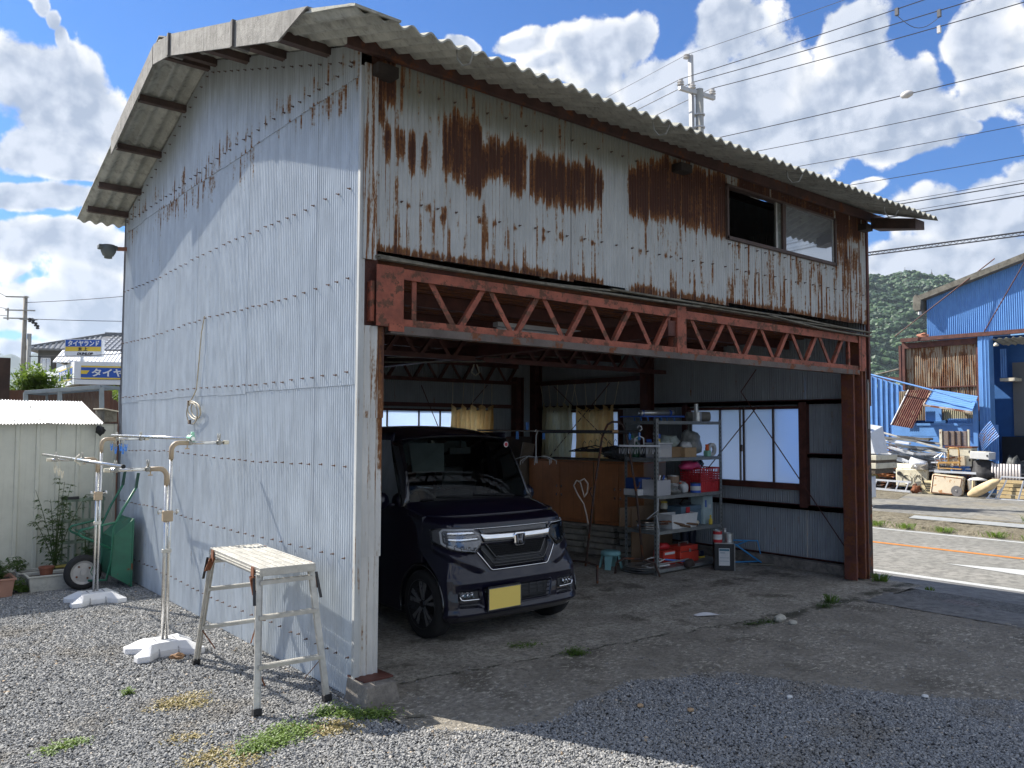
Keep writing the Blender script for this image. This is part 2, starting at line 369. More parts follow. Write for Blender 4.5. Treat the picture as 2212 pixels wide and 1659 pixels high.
sheetpoly('ground', [(6.6, -3000), (4000, -3000), (4000, 6000), (6.6, 6000)], -.46, EARTH)
sheetpoly('gravel_yard', [(-14, -14), (6.6, -14), (6.6, -.35), (5.6, 5.9), (5.6, 12.2), (-14, 12.2)], -.012, GRAVBED)
# concrete slab of the garage and its worn apron: one uneven sheet with an irregular edge
EDGE = [(-.2, -.30), (.02, -.66), (.28, -.93), (.57, -1.01), (.74, -1.11), (1.07, -.95), (1.36, -.92), (1.68, -.86), (1.96, -1.01), (2.22, -1.08), (2.40, -1.22), (2.52, -1.5), (2.66, -1.79), (2.78, -2.06), (2.96, -2.35), (3.5, -2.9), (4.5, -3.3), (5.6, -3.4)]
def edge_y(x):
    for (a, b), (c, d) in zip(EDGE, EDGE[1:]):
        if a <= x <= c: return b+(d-b)*(x-a)/(c-a)
    return -.3 if x < -.2 else -3.4
mb = MB(); nx, ny = 150, 150; idx = {}
for i in range(nx+1):
    x = .0+6.8*i/nx; xe = x
    y0 = edge_y(x)+.07*noise.noise((x*5, 0, 3))+.03*noise.noise((x*19, 0, 1))
    if x > 5.3: xe = min(x, 6.8)
    for j in range(ny+1):
        t = j/ny; y = y0+(6.0-y0)*t**1.5
        rough = 1 if y < -.05+.1*noise.noise((x, 7, 0)) else .25
        z = .004+rough*(.009*noise.noise((x*3, y*3, 0))+.006*noise.noise((x*13, y*13, 5))) - (.014 if t < .012 else 0)
        mb.v.append(Vector((xe, y, z)))
for i in range(nx):
    for j in range(ny): a = i*(ny+1)+j; mb.f.append((a, a+ny+1, a+ny+2, a+1))
mb.f = [f for f in mb.f if not (max(mb.v[q].x for q in f) > 5.55 and min(mb.v[q].y for q in f) < -.62)]
build(mb, 'concrete_floor', FLOORC, smooth=True, loc=(0, 0, 0), kind='structure')
# road, verge asphalt, markings
PVX = [(5.45, .010), (6.0, .006), (6.9, -.10), (7.8, -.205), (8.7, -.31), (9.3, -.385), (9.5, -.396)]
mb = MB(); ys = [-14, -4, -1.7, -.62, -.30, 2, 8, 30, 60]
for j, y in enumerate(ys):
    for x, z in PVX: mb.v.append(Vector((x if x > 6.95 or y < -.4 else max(x, 6.86), y, z if x > 6.95 or y < -.4 else min(z, -.02))))
k_ = len(PVX); mb.f = [(j*k_+i, j*k_+i+1, (j+1)*k_+i+1, (j+1)*k_+i) for j in range(len(ys)-1) for i in range(k_-1)]
build(mb, 'pavement', ASPHD, loc=(8, 0, 0), kind='structure')
ZR0 = -.40                            # the road lies 0.4 m below the garage floor
sheetpoly('road', [(9.3, -90), (15.2, -90), (15.2, 110), (9.3, 110)], ZR0, ASPH)
PAINT = ground_mat('worn_road_paint', (.48, .49, .48), (.58, .59, .58), s=9, fs=60, fine=(.85, 1.1), bump=.2, stain=(30, .66, (.3, .3, .28), .6))
OPAINT = ground_mat('orange_road_paint', (.52, .20, .04), (.60, .24, .06), s=9, fs=60, fine=(.85, 1.1), bump=.2)
sheetpoly('road_edge_line', [(9.47, -80), (9.64, -80), (9.64, 100), (9.47, 100)], ZR0+.009, PAINT)
sheetpoly('road_edge_line', [(14.66, -80), (14.80, -80), (14.80, 100), (14.66, 100)], ZR0+.005, PAINT)
sheetpoly('road_centre_line', [(12.51, -80), (12.68, -80), (12.68, 100), (12.51, 100)], ZR0+.005, OPAINT)
sheetpoly('road_arrow_marking', [(11.07, .92), (11.18, .59), (11.38, -.09), (11.5, -4), (10.9, -4), (10.87, -.27), (10.99, .46)], ZR0+.006, PAINT)
mb = MB(); pts = [(6.19, -.36, -.008), (6.72, -.30, -.068), (7.10, -.38, -.112), (7.02, -.96, -.103), (6.87, -1.57, -.086), (6.72, -2.92, -.068)]
mb.tube(pts, .009, 6); build(mb, 'pavement_crack_seal', PAINT, kind='structure')
mb = MB(); mb.lathe([(.17, 0), (.17, .010), (.16, .012), (0, .012)], (6.18, -1.22, -.018), 24)
mh = build(mb, 'manhole_cover', mat('cast_iron', (.16, .14, .13), .7, .3, .25, 20, .6, 90), label='small round rusty iron cover set in the dark asphalt', cat='manhole cover')
mb = MB()
for k in range(5): mb.box((6.18, -1.32+k*.05, -.005), (.2, .012, .003))
build(mb, 'tread_rib', MATS['cast_iron'], mh)
# far side: broken kerb and the scrap dealer's lot
mb = MB(); n_ = 300
for i in range(n_+1):
    y = -16+42*i/n_; w1 = .07*noise.noise((y*2.5, 0, 0)); hh = .06+.045*noise.noise((y*1.9, 4, 0))+.025*noise.noise((y*9, 4, 0))
    hh *= 1 if y > 2.0 else max(.15, 1-(2.0-y)*.5)
    mb.v += [Vector(q) for q in ((15.0+w1, y, ZR0), (15.1+w1*.8, y, ZR0+hh+.02), (15.5, y, ZR0+hh+.06+.012*noise.noise((y*7, 1, 1))), (16.4, y, -.195), (16.6, y, -.22))]
mb.f = [(i*5+k, i*5+k+1, i*5+k+6, i*5+k+5) for i in range(n_) for k in range(4)]
build(mb, 'kerb', KERBC, smooth=True, loc=(15, 0, 0), kind='structure')
sheetpoly('lot', [(16.5, -50), (80, -50), (80, 80), (16.5, 80)], -.205, ASPHL)
sheetpoly('lot_concrete_pad', [(20.1, 5.9), (22.6, 6.7), (24.2, 9.2), (22.7, 10.9), (19.3, 7.2)], -.199, KERBC)
mb = MB(); mb.box((15.95, 2.5, -.215), (.28, 2.3, .012), tilt=Matrix.Rotation(-.14, 3, 'Y')); build(mb, 'kerb_ramp_plate', mat('checker_plate', (.38, .39, .38), .6, .4, .1, 8, .3), label='flat grey steel ramp plate lying along the broken kerb', cat='ramp plate')

# gravel: stones as instances on scattered points
def gravel(name, pts, m, r=.0070):
    me = bpy.data.meshes.new(name); P = np.array(pts, dtype=np.float32)
    me.vertices.add(len(P)); me.vertices.foreach_set('co', P[:, :3].ravel())
    a = me.attributes.new('s', 'FLOAT', 'POINT'); a.data.foreach_set('value', np.ascontiguousarray(P[:, 3]))
    o = bpy.data.objects.new(name, me); COL.objects.link(o); me.materials.append(m)
    g = bpy.data.node_groups.new(name, 'GeometryNodeTree')
    g.interface.new_socket('Geometry', in_out='INPUT', socket_type='NodeSocketGeometry'); g.interface.new_socket('Geometry', in_out='OUTPUT', socket_type='NodeSocketGeometry')
    N = g.nodes; L = g.links; i = N.new('NodeGroupInput'); q = N.new('NodeGroupOutput')
    ic = N.new('GeometryNodeMeshIcoSphere'); ic.inputs['Radius'].default_value = r; ic.inputs['Subdivisions'].default_value = 2
    sp = N.new('GeometryNodeSetPosition'); no = N.new('ShaderNodeTexNoise'); no.inputs['Scale'].default_value = 70; no.inputs['Detail'].default_value = 2
    vm = N.new('ShaderNodeVectorMath'); vm.operation = 'MULTIPLY_ADD'; vm.inputs[1].default_value = (.02, .02, .02); vm.inputs[2].default_value = (-.01, -.01, -.01)
    L.new(no.outputs['Color'], vm.inputs[0]); L.new(ic.outputs[0], sp.inputs['Geometry']); L.new(vm.outputs[0], sp.inputs['Offset'])
    sm = N.new('GeometryNodeSetMaterial'); sm.inputs['Material'].default_value = m; L.new(sp.outputs[0], sm.inputs[0])
    ip = N.new('GeometryNodeInstanceOnPoints'); L.new(i.outputs[0], ip.inputs['Points']); L.new(sm.outputs[0], ip.inputs['Instance'])
    rv = N.new('FunctionNodeRandomValue'); rv.data_type = 'FLOAT_VECTOR'; rv.inputs[0].default_value = (-.5, -.5, 0); rv.inputs[1].default_value = (.5, .5, 6.28)
    er = N.new('FunctionNodeEulerToRotation'); L.new(rv.outputs[0], er.inputs[0]); L.new(er.outputs[0], ip.inputs['Rotation'])
    rs = N.new('FunctionNodeRandomValue'); rs.data_type = 'FLOAT_VECTOR'; rs.inputs[0].default_value = (.7, .6, .45); rs.inputs[1].default_value = (1.4, 1.1, .8); rs.inputs['Seed'].default_value = 3
    at = N.new('GeometryNodeInputNamedAttribute'); at.data_type = 'FLOAT'; at.inputs[0].default_value = 's'
    vs = N.new('ShaderNodeVectorMath'); vs.operation = 'SCALE'; L.new(rs.outputs[0], vs.inputs[0]); L.new(at.outputs[0], vs.inputs['Scale']); L.new(vs.outputs[0], ip.inputs['Scale'])
    L.new(ip.outputs[0], q.inputs[0]); md = o.modifiers.new('g', 'NODES'); md.node_group = g
    return o
def stone_mat(name, stops):
    m, n, b = newmat(name); r = n.new('ShaderNodeObjectInfo').outputs['Random']
    c = n.ramp(r, stops); p = wpos(n)
    c = n.mix(1.0, c, n.mix(n.noise(p, 240, 3, .6), (.7,)*3, (1.3,)*3), 'MULTIPLY')
    c = n.mix(n.m('MULTIPLY', n.step(n.noise(p, 1.1, 5, .6), .52, .66), .35), c, (.20, .16, .10))
    n.put(b.inputs['Base Color'], c); b.inputs['Roughness'].default_value = .85; b.inputs['Specular IOR Level'].default_value = .35
    return m
GST = stone_mat('gravel_stone_material', [(0, (.17, .172, .174)), (.35, (.24, .24, .236)), (.75, (.30, .30, .295)), (.95, (.37, .365, .35)), (.988, (.52, .50, .46)), (1, (.42, .31, .20))])
CAMP = np.array([-2.602, -4.723]); CF = np.array([sin(YAW), cos(YAW)])
def inview(x, y, m=1.05):
    dx, dy = x-CAMP[0], y-CAMP[1]; f = dx*CF[0]+dy*CF[1]; s_ = dx*CF[1]-dy*CF[0]
    return (f > 2.4) & (np.abs(s_) < f*.64*m+.25)
rng = np.random.default_rng(5); pts = []
def scatter(x0, x1, y0, y1, dens, keep, smin=.6, smax=1.35, z=-.004):
    n_ = int((x1-x0)*(y1-y0)*dens); X = rng.uniform(x0, x1, n_); Y = rng.uniform(y0, y1, n_)
    k = inview(X, Y) & keep(X, Y, rng.uniform(0, 1, n_)); X, Y = X[k], Y[k]; S = rng.uniform(smin, smax, len(X))
    Z = z+rng.uniform(-.003, .006, len(X)) 
    return np.stack([X, Y, Z, S], 1)
ey = np.vectorize(lambda x: edge_y(x))
def left_yard(X, Y, R):
    d = np.hypot(X-CAMP[0], Y-CAMP[1]); e = ey(X)
    side = (X < -.02+.02*R) & (Y < 5.9); front = (X >= -.02) & (Y < e+.10*(R-.3))
    thin = (X > 2.6) & (R > np.clip(1.25-(X-2.6)*.42, .12, 1))
    return (side | (front & ~thin & (X < 6))) 
g1 = scatter(-6, 3.6, -3.6, 1.0, 8800, left_yard)
g2 = scatter(-6, .2, 1.0, 6.0, 6200, left_yard, .75, 1.5)
g3 = scatter(2.6, 6.0, -3.8, .2, 5000, left_yard, .6, 1.2)
g4 = scatter(0, 5.4, -3.2, .4, 130, lambda X, Y, R: (Y > ey(X)) & (Y < .1), .35, .9, z=.006)   # loose chips on the apron
gv = gravel('gravel', np.concatenate([g1, g2, g3, g4]), GST)
tag(gv, 'grey crushed stone gravel covering the yard around the garage', 'gravel', kind='stuff')

# leafy things ---------------------------------------------------------------------------------
def leaf_mat(name, c1, c2, trans=.35):
    m, n, b = newmat(name); p = wpos(n)
    r = n.new('ShaderNodeNewGeometry').outputs['Random Per Island']
    c = n.mix(r, c1, c2); n.put(b.inputs['Base Color'], c); b.inputs['Roughness'].default_value = .55
    t = n.new('ShaderNodeBsdfTranslucent'); n.put(t.inputs[0], n.mix(.5, c, (.25, .35, .03)))
    mx = n.new('ShaderNodeMixShader'); mx.inputs[0].default_value = trans
    n.l.new(b.outputs[0], mx.inputs[1]); n.l.new(t.outputs[0], mx.inputs[2]); n.l.new(mx.outputs[0], m.node_tree.nodes['Material Output'].inputs[0])
    return m
LEAFG = leaf_mat('weed_leaf', (.06, .13, .02), (.15, .24, .05)); LEAFD = leaf_mat('dark_leaf', (.03, .07, .02), (.07, .13, .035)); LEAFB = leaf_mat('bright_leaf', (.09, .16, .03), (.19, .28, .06))
DRYG = leaf_mat('dry_grass_leaf', (.22, .16, .06), (.34, .28, .12), .2)
def leafq(mb, p, d, L, w_, droop=.3):
    d = Vector(d).normalized(); s_ = d.cross(Vector((0, 0, 1)))
    s_ = s_.normalized() if s_.length > .01 else Vector((1, 0, 0)); p = Vector(p)
    a = p+d*L*.5+Vector((0, 0, -droop*L*.15)); e = p+d*L+Vector((0, 0, -droop*L*.6))
    mb.add([p, a+s_*w_/2, e, a-s_*w_/2], [(0, 1, 2, 3)])
def rdir(up=.3): 
    a = random.uniform(0, 2*pi); z = random.uniform(-.3, 1)*up*2; return Vector((cos(a), sin(a), z))
def weed_patch(name, label, pts, n_, r, mtl, h=.05, L=.025, cat='weeds'):
    mb = MB()
    for _ in range(n_):
        px, py = random.choice(pts); x = px+random.gauss(0, r); y = py+random.gauss(0, r*.8); z = abs(random.gauss(0, h*.4))
        leafq(mb, (x, y, z), rdir(.5), random.uniform(.5, 1.3)*L, L*.5)
    return build(mb, name, mtl, label=label, cat=cat, kind='stuff')
weed_patch('weeds', 'bright green low weeds growing in gravel at the foot of the step platform', [(-.70, -.30), (-.60, -.22), (-.50, -.30), (-.82, -.38), (-.66, -.38)], 1700, .062, LEAFB, .035)
weed_patch('weeds', 'bright green low weeds in gravel before the concrete corner block', [(-.17, -.20), (-.08, -.30), (-.24, -.12), (-.02, -.36)], 1300, .055, LEAFB, .035)
weed_patch('weeds', 'dry brown and yellow moss patch between the two green weed patches', [(-.38, -.34), (-.32, -.38), (-.95, -.48)], 900, .07, DRYG, .015)
weed_patch('weeds', 'sparse yellow green weeds in the gravel beside the white stand base', [(-.98, .62), (-.90, .68), (-.80, .70), (-.82, .55)], 700, .06, DRYG, .02)
weed_patch('weeds', 'tiny bright green sprig alone in the open gravel', [(-1.10, 1.02)], 160, .018, LEAFB, .04)
weed_patch('weeds', 'small green weed patch at the left edge of the gravel', [(-1.66, .30), (-1.55, .33)], 400, .045, LEAFB, .02)
weed_patch('weeds', 'faint dry weed tuft in the gravel in front of the step platform', [(-1.1, -.35), (-1.0, -.30), (-1.05, .02)], 500, .06, DRYG, .015)
weed_patch('weeds', 'dark green weed tuft in the crack of the concrete apron', [(1.80, -.13), (1.84, -.17)], 420, .035, LEAFG, .06)
weed_patch('weeds', 'moss and weeds in the crack near the broken concrete corner', [(5.10, -.42), (4.9, -.48), (3.7, -.47), (3.9, -.50)], 700, .05, LEAFD, .03)
weed_patch('weeds', 'green weeds under the front bumper of the dark car', [(1.62, .30), (1.72, .27)], 220, .05, LEAFG, .03)
def grass_tuft(name, label, x, y, n_, h, sp, mtl=None, z=.0):
    mb = MB()
    for _ in range(n_):
        a = random.uniform(0, 2*pi); r = abs(random.gauss(0, sp)); p = Vector((x+r*cos(a), y+r*sin(a), z)); hh = h*random.uniform(.5, 1.1); d = Vector((cos(a)*random.uniform(.1, .7), sin(a)*random.uniform(.1, .7), 1)).normalized()
        s_ = d.cross(Vector((sin(a), -cos(a), .1))).normalized()*.004
        m_ = p+d*hh*.6; e = m_+Vector((d.x*1.6, d.y*1.6, .3))*hh*.4
        mb.add([p-s_, p+s_, m_+s_, m_-s_, e], [(0, 1, 2, 3), (3, 2, 4)])
    return build(mb, name, mtl or LEAFG, loc=(x, y, z), label=label, cat='grass', kind='stuff')
grass_tuft('grass_tuft', 'leafy grass tuft growing at the foot of the right red column', 6.66, -.16, 120, .13, .045)
grass_tuft('grass_tuft', 'small grass tuft in the floor crack before the right column', 5.15, -.40, 60, .12, .03)
grass_tuft('grass_tuft', 'tiny grass sprig in the pavement by the white road line', 7.35, -.42, 40, .06, .03, z=-.15)
for k, (yy, lb) in enumerate([(3.97, 'short grass at the kerb nearest the garage column'), (3.35, 'low grass clump on the broken kerb, second from the garage column'), (2.6, 'grass clump in the middle of the broken kerb'), (1.6, 'thin grass on the worn kerb beside the rubble'), (.92, 'taller grass clump at the right end of the rubble kerb')]):
    grass_tuft('kerb_grass', lb, 15.05, yy, 160, .17, .12, LEAFB, -.38)['group'] = 'grass clumps along the broken kerb'
grass_tuft('kerb_grass', 'grass clump further back on the lot edge behind the kerb', 16.6, 1.38, 160, .26, .12, LEAFB, -.2)

# forested hill on the right and blue hills on the left
def hill_mesh(name, prof, depth, base, m, loc, nrm, n_=90, r=60):
    """prof: crest points (x,y,z); a ridge that falls towards the viewer and behind"""
    mb = MB(); nv = 26
    def P(u, v):
        t = u*(len(prof)-1); i = min(int(t), len(prof)-2); a = Vector(prof[i]).lerp(Vector(prof[i+1]), t-i)
        q = (v-.35)/.65 if v > .35 else (v-.35)/.35
        off = Vector(nrm)*q*depth; hh = (a.z)*(1-abs(q)**1.25)
        p = Vector((a.x+off.x, a.y+off.y, hh))
        p.z += (noise.fractal(Vector((p.x, p.y, 0))/r, 1.0, 2.0, 5)*.11*a.z)*(1-abs(q)**3)*(.5+abs(q))
        return p
    mb.grid(n_, nv*2, P); return build(mb, name, m, smooth=True, loc=loc, kind='structure')
m, n, b = newmat('forested_hill'); p = wpos(n); MATS['forest'] = m
vo = n.voro(p, .16); n1 = n.noise(p, .03, 6, .6); n2 = n.noise(p, .35, 5, .7)
c = n.mix(n.step(n1, .35, .65), (.035, .075, .028), (.075, .125, .045)); c = n.mix(n.step(n2, .3, .7), tuple(q*.5 for q in (.03, .06, .03)), c)
n.put(b.inputs['Base Color'], c); b.inputs['Roughness'].default_value = 1; b.inputs['Specular IOR Level'].default_value = .05
bp = n.new('ShaderNodeBump'); bp.inputs['Strength'].default_value = 1; bp.inputs['Distance'].default_value = 9
n.put(bp.inputs['Height'], n.m('ADD', n.m('SUBTRACT', 1, vo), n2)); n.l.new(bp.outputs[0], b.inputs['Normal'])
FAR = Vector((.87, .42, 0)); nrm = -FAR
hill_mesh('hill', [(700, 700, 60), (800, 560, 120), (850, 470, 158), (872, 430, 166), (887, 418, 162), (904, 403, 172), (932, 381, 166), (945, 372, 150), (965, 358, 120), (985, 344, 92), (1010, 320, 75), (1060, 250, 60), (1100, 100, 40)], 420, 0, m, (880, 400, 0), nrm, 150)
# tree crowns that roughen the forested slope: instanced clumps, one mass
hp = []
HV = [v.co+Vector((880, 400, 0)) for v in bpy.data.objects['hill'].data.vertices]
for _ in range(95000):
    v = random.choice(HV); w_ = random.choice(HV)
    hp.append((v.x+random.uniform(-9, 9)-880, v.y+random.uniform(-9, 9)-400, v.z+random.uniform(-3, 2), random.uniform(.6, 1.5)))
m2 = leaf_mat('forest_crown', (.035, .085, .025), (.085, .15, .05), .1)
m2n = NT(m2.node_tree); rr = m2n.new('ShaderNodeObjectInfo').outputs['Random']; m2n.put(m2.node_tree.nodes['Principled BSDF'].inputs['Base Color'], m2n.ramp(rr, [(0, (.010, .032, .010)), (.5, (.024, .066, .018)), (1, (.055, .11, .03))]))
tr = gravel('hill_trees', hp, m2, r=2.9); tr.location = (880, 400, 0)
for nd in tr.modifiers[0].node_group.nodes:
    if nd.type == 'TEX_NOISE': nd.inputs['Scale'].default_value = .5
    if nd.type == 'VECT_MATH' and nd.operation == 'MULTIPLY_ADD': nd.inputs[1].default_value = (4.4, 4.4, 4.4); nd.inputs[2].default_value = (-2.2, -2.2, -2.2)
tag(tr, 'dense green forest covering the far hillside', 'forest', kind='stuff')
m, n, b = newmat('blue_distant_hills'); n.put(b.inputs['Base Color'], n.mix(n.noise(wpos(n), .006, 6, .6), (.03, .05, .045), (.06, .085, .05))); b.inputs['Roughness'].default_value = 1
hill_mesh('distant_hills', [(-400, 4200, 190), (100, 3900, 230), (300, 3620, 240), (440, 3510, 262), (470, 3480, 268), (500, 3465, 250), (531, 3433, 268), (600, 3400, 280), (760, 3330, 250), (1200, 3100, 220), (2000, 2700, 150)], 900, 0, m, (500, 3500, 0), Vector((-.14, -.99, 0)), 90, 300)
# air
mb = MB(); mb.lohi((-450, -60, -1.2), (2400, 4600, 330)); m = bpy.data.materials.new('haze_air'); m.use_nodes = True; n = NT(m.node_tree); m.node_tree.nodes.remove(m.node_tree.nodes['Principled BSDF'])
pv = n.new('ShaderNodeVolumePrincipled'); pv.inputs['Color'].default_value = (.74, .86, 1, 1); pv.inputs['Density'].default_value = .00011; pv.inputs['Anisotropy'].default_value = .2
n.l.new(pv.outputs[0], m.node_tree.nodes['Material Output'].inputs['Volume']); build(mb, 'haze', m, loc=(900, 2200, -1.2), kind='stuff', label='thin blue daylight haze over the far hills', cat='haze')
# ------------------------------------------------------------------ the garage
G = thing('garage', 'two storey open fronted garage clad in rusty corrugated steel', 'garage', (0, 0, 0))
ZR, SL, YR = 5.24, .318, 2.92          # underside of the roof at the ridge, slope, ridge position
D, WX, YB = 5.85, 6.8, 5.95
def zroof(y): return ZR-SL*abs(y-YR)
def sstep(a, b, x): t = max(0, min(1, (x-a)/(b-a))); return t*t*(3-2*t)
# rust patches on the front wall: x0, x1, z0, z1
RUSTF = [(.05, .25, 3.97, 4.3), (.10, .16, 3.80, 4.3), (.17, .22, 3.57, 3.80), (.27, .33, 3.56, 3.78), (.36, .41, 3.54, 3.78), (.47, .51, 3.56, 3.8), (.65, .74, 3.63, 3.97), (.73, .85, 3.55, 4.02), (.84, .99, 3.48, 3.99), (.99, 1.07, 3.60, 3.81), (1.06, 1.27, 3.64, 3.89), (1.26, 1.44, 3.56, 3.95),
         (1.47, 1.75, 3.55, 3.88), (1.75, 2.06, 3.55, 3.89), (2.07, 2.20, 3.60, 3.95), (2.20, 2.29, 3.66, 3.89), (2.60, 2.72, 3.63, 4.0), (2.72, 2.87, 3.60, 4.08), (2.88, 3.07, 3.66, 4.14), (3.06, 3.33, 3.68, 4.2), (3.33, 3.62, 3.64, 4.2), (3.62, 4.02, 3.62, 4.2), (4.2, 4.78, 4.0, 4.4), (4.79, 5.44, 4.02, 4.4), (5.47, 6.07, 4.03, 4.42), (6.10, 6.42, 3.93, 4.42), (6.43, 6.69, 3.98, 4.4), (6.0, 6.7, 3.55, 3.9)]
SPOTS = [(.66, 3.29), (.36, 3.28), (.98, 3.28), (1.13, 3.28), (1.33, 3.28), (1.62, 3.3), (1.8, 3.29), (2.03, 3.3), (2.16, 3.29), (2.75, 3.3), (.52, 3.29), (3.1, 3.31), (4.4, 3.32), (5.3, 3.33), (.65, 3.24), (1.62, 3.24)]
def rust_front(p):
    x, z = p.x, p.z; v = 0
    for a, b, c, d in RUSTF:
        k = sstep(a-.035, a+.02, x)*(1-sstep(b-.02, b+.035, x))*sstep(c-.20, c+.12, z)*(1-sstep(d-.10, d+.18, z))
        if (a, b) == (6.0, 6.7): k *= .62
        v = max(v, k*1.12)
    for bx_, bz_ in SPOTS:
        q = math.hypot(x-bx_, z-bz_)
        if q < .07: v = max(v, .95*(1-q/.06))
    base = .305+.05*sstep(3.9, 3.0, z)+.17*sstep(2.4, 6.0, x)+.16*sstep(.45, .0, x)
    bot = 2.93+.06*x/6.8; edge = .85*sstep(bot+.11, bot+.01, z)
    if 2.29 < x < 2.6: base -= .24; edge *= .3
    return max(v, base, edge)
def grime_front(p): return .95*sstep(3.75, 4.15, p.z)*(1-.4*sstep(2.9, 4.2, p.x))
def rust_left(p):
    y, z = p.y, p.z
    u = .52*sstep(3.62, 4.06, z)*(1-sstep(4.11, 4.13, z))*(.4+.6*sstep(0, 1, noise.noise((y*1.1, 3, 0))*1.5+.7))
    t = .42*sstep(4.13, 4.2, z)*(1-sstep(4.25, 4.55, z)); c = .42*sstep(.13, .02, y)*sstep(2.2, 4, z); c2 = .36*sstep(5.6, 5.8, y)*sstep(3.5, 4, z)
    return max(.10, u, t, c, c2)
def grime_shade_left(p): return .75*sstep(1.1, .1, zroof(p.y)-p.z)  # grime near the gable top, plus roof shade painted into the colour
cw = .0318*20
# front wall sheets (single row above the truss) with the window opening
cols = [(.06, .64), (.64, 1.28), (1.28, 1.92), (1.92, 2.56), (2.56, 3.28), (3.28, 4.02), (4.02, 4.62), (4.62, 5.24), (5.24, 6.08), (6.08, 6.44), (6.44, 6.8)]
for k, (a, b) in enumerate(cols):
    z0 = 2.93+.06*a/6.8+random.uniform(-.012, .012) - (.02 if 2.2 < a < 4 else 0); yy = -.002-.0025*(k % 2)
    if 4.0 < a < 6.05:
        sheet('corrugated_sheet', GALV, G, (a, yy, z0), (1, 0, 0), (0, 0, 1), (0, -1, 0), b-a+.03, 3.60-z0, pitch=.034, nz=20, rustf=rust_front, grimef=grime_front)
        sheet('corrugated_sheet', GALV, G, (a, yy-.004, 4.135), (1, 0, 0), (0, 0, 1), (0, -1, 0), b-a+.03, .17, pitch=.034, nz=5, rustf=rust_front, grimef=grime_front)
    else:
        sheet('corrugated_sheet', GALV, G, (a, yy, z0), (1, 0, 0), (0, 0, 1), (0, -1, 0), b-a+(.03 if b < 6.7 else 0), 4.30-z0, pitch=.034, nz=44, rustf=rust_front, grimef=grime_front)
# left gable wall sheets, three rows; local U runs towards the rear
yc = [i*cw for i in range(9)]+[5.80]
for k in range(9):
    a, b = yc[k], yc[k+1]; jit = random.uniform(-.01, .01)
    ov = .03 if k < 8 else 0
    sheet('corrugated_sheet', GALVB, G, (-.002-.002*(k % 2), a, .0), (0, 1, 0), (0, 0, 1), (-1, 0, 0), b-a+ov, 2.10, nz=10, amp=.006, rustf=rust_left, grimef=grime_shade_left)
    sheet('corrugated_sheet', GALVB, G, (-.009-.002*(k % 2), a, 2.03+jit), (0, 1, 0), (0, 0, 1), (-1, 0, 0), b-a+ov, 2.14-jit, nz=26, amp=.006, rustf=rust_left, grimef=grime_shade_left)
    sheet('corrugated_sheet', GALVB, G, (-.016-.002*(k % 2), a, 4.10+jit), (0, 1, 0), (0, 0, 1), (-1, 0, 0), b-a+ov, 1, nz=12, amp=.006, rustf=rust_left, grimef=grime_shade_left, top=lambda u, a=a: max(.02, zroof(a+u)-4.10-.01))
# corner strips wrapping onto the front
CORN = corr_mat('pale_corner_steel', (.62, .61, .57), .05, .5)
def rust_corner(p): return .33+.34*sstep(.13, .16, p.x)*sstep(.6, 2.2, p.z)*sstep(.02, .1, p.x)+.30*sstep(1.0, 2.3, p.z)*sstep(.06, .1, p.x)
for z0, z1, w_ in ((.10, .92, .155), (.90, 1.83, .165), (1.81, 2.42, .175)):
    sheet('corner_sheet', CORN, G, (.002, -.006-.003*z0, z0), (1, 0, 0), (0, 0, 1), (0, -1, 0), w_, z1-z0, pitch=.05, amp=.006, nz=8, rustf=rust_corner)
mb = MB(); mb.lohi((-.022, -.012, .0), (-.019, .012, 4.16)); mb.lohi((-.022, -.017, .10), (.02, -.013, 4.16)); build(mb, 'corner_trim', MATS['weathered_galvanised'], G, attr={'rust': [.25]*16, 'grime': [.1]*16})
mb = MB(); mb.lohi((.0, -.03, 2.86), (.10, -.016, 4.18)); build(mb, 'corner_trim', MATS['weathered_galvanised'], G, attr={'rust': [.52]*8, 'grime': [.1]*8})
# right and rear walls (seen from inside)
def wall_cols(axis, at, lo, hi, z0, z1f, holes, nrm, mtl=GALV, rf=lambda p: .12):
    us = lo; k = 0
    edges = sorted({lo, hi, *[h[0] for h in holes], *[h[1] for h in holes]}); cols = []
    for a, b in zip(edges, edges[1:]):
        q = max(1, round((b-a)/.7)); cols += [(a+(b-a)*i/q, a+(b-a)*(i+1)/q) for i in range(q)]
    for a, b in cols:
        zs = [(z0, z1f)]
        for h in holes:
            if a >= h[0]-.01 and b <= h[1]+.01: zs = [(z0, h[2]), (h[3], z1f)]
        for c, d in zs:
            org = (a, at, c) if axis == 'x' else (at, a, c); U = (1, 0, 0) if axis == 'x' else (0, 1, 0)
            sheet('wall_sheet', mtl, G, tuple(Vector(org)+Vector(nrm)*.003*(cols.index((a, b)) % 2)), U, (0, 0, 1), nrm, b-a+(.02 if b < hi-.05 and b not in [h[0] for h in holes] else 0), d-c, pitch=.034, amp=.0065, per=6, nz=6, rustf=rf)
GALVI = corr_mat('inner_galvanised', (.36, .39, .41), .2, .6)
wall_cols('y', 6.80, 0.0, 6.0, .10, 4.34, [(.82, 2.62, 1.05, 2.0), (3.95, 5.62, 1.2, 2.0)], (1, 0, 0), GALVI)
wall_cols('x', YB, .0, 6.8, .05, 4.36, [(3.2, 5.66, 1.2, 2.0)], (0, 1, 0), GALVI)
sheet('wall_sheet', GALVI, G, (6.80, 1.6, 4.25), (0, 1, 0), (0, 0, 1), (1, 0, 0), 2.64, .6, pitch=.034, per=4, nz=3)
mb = MB(); mb.add([(6.806, -.05, 4.30), (6.806, 6.0, 4.30), (6.806, 2.92, 5.31)], [(0, 1, 2)]); build(mb, 'gable_panel', MATS['inner_galvanised'], G, attr={'rust': [.2]*3, 'grime': [0]*3})
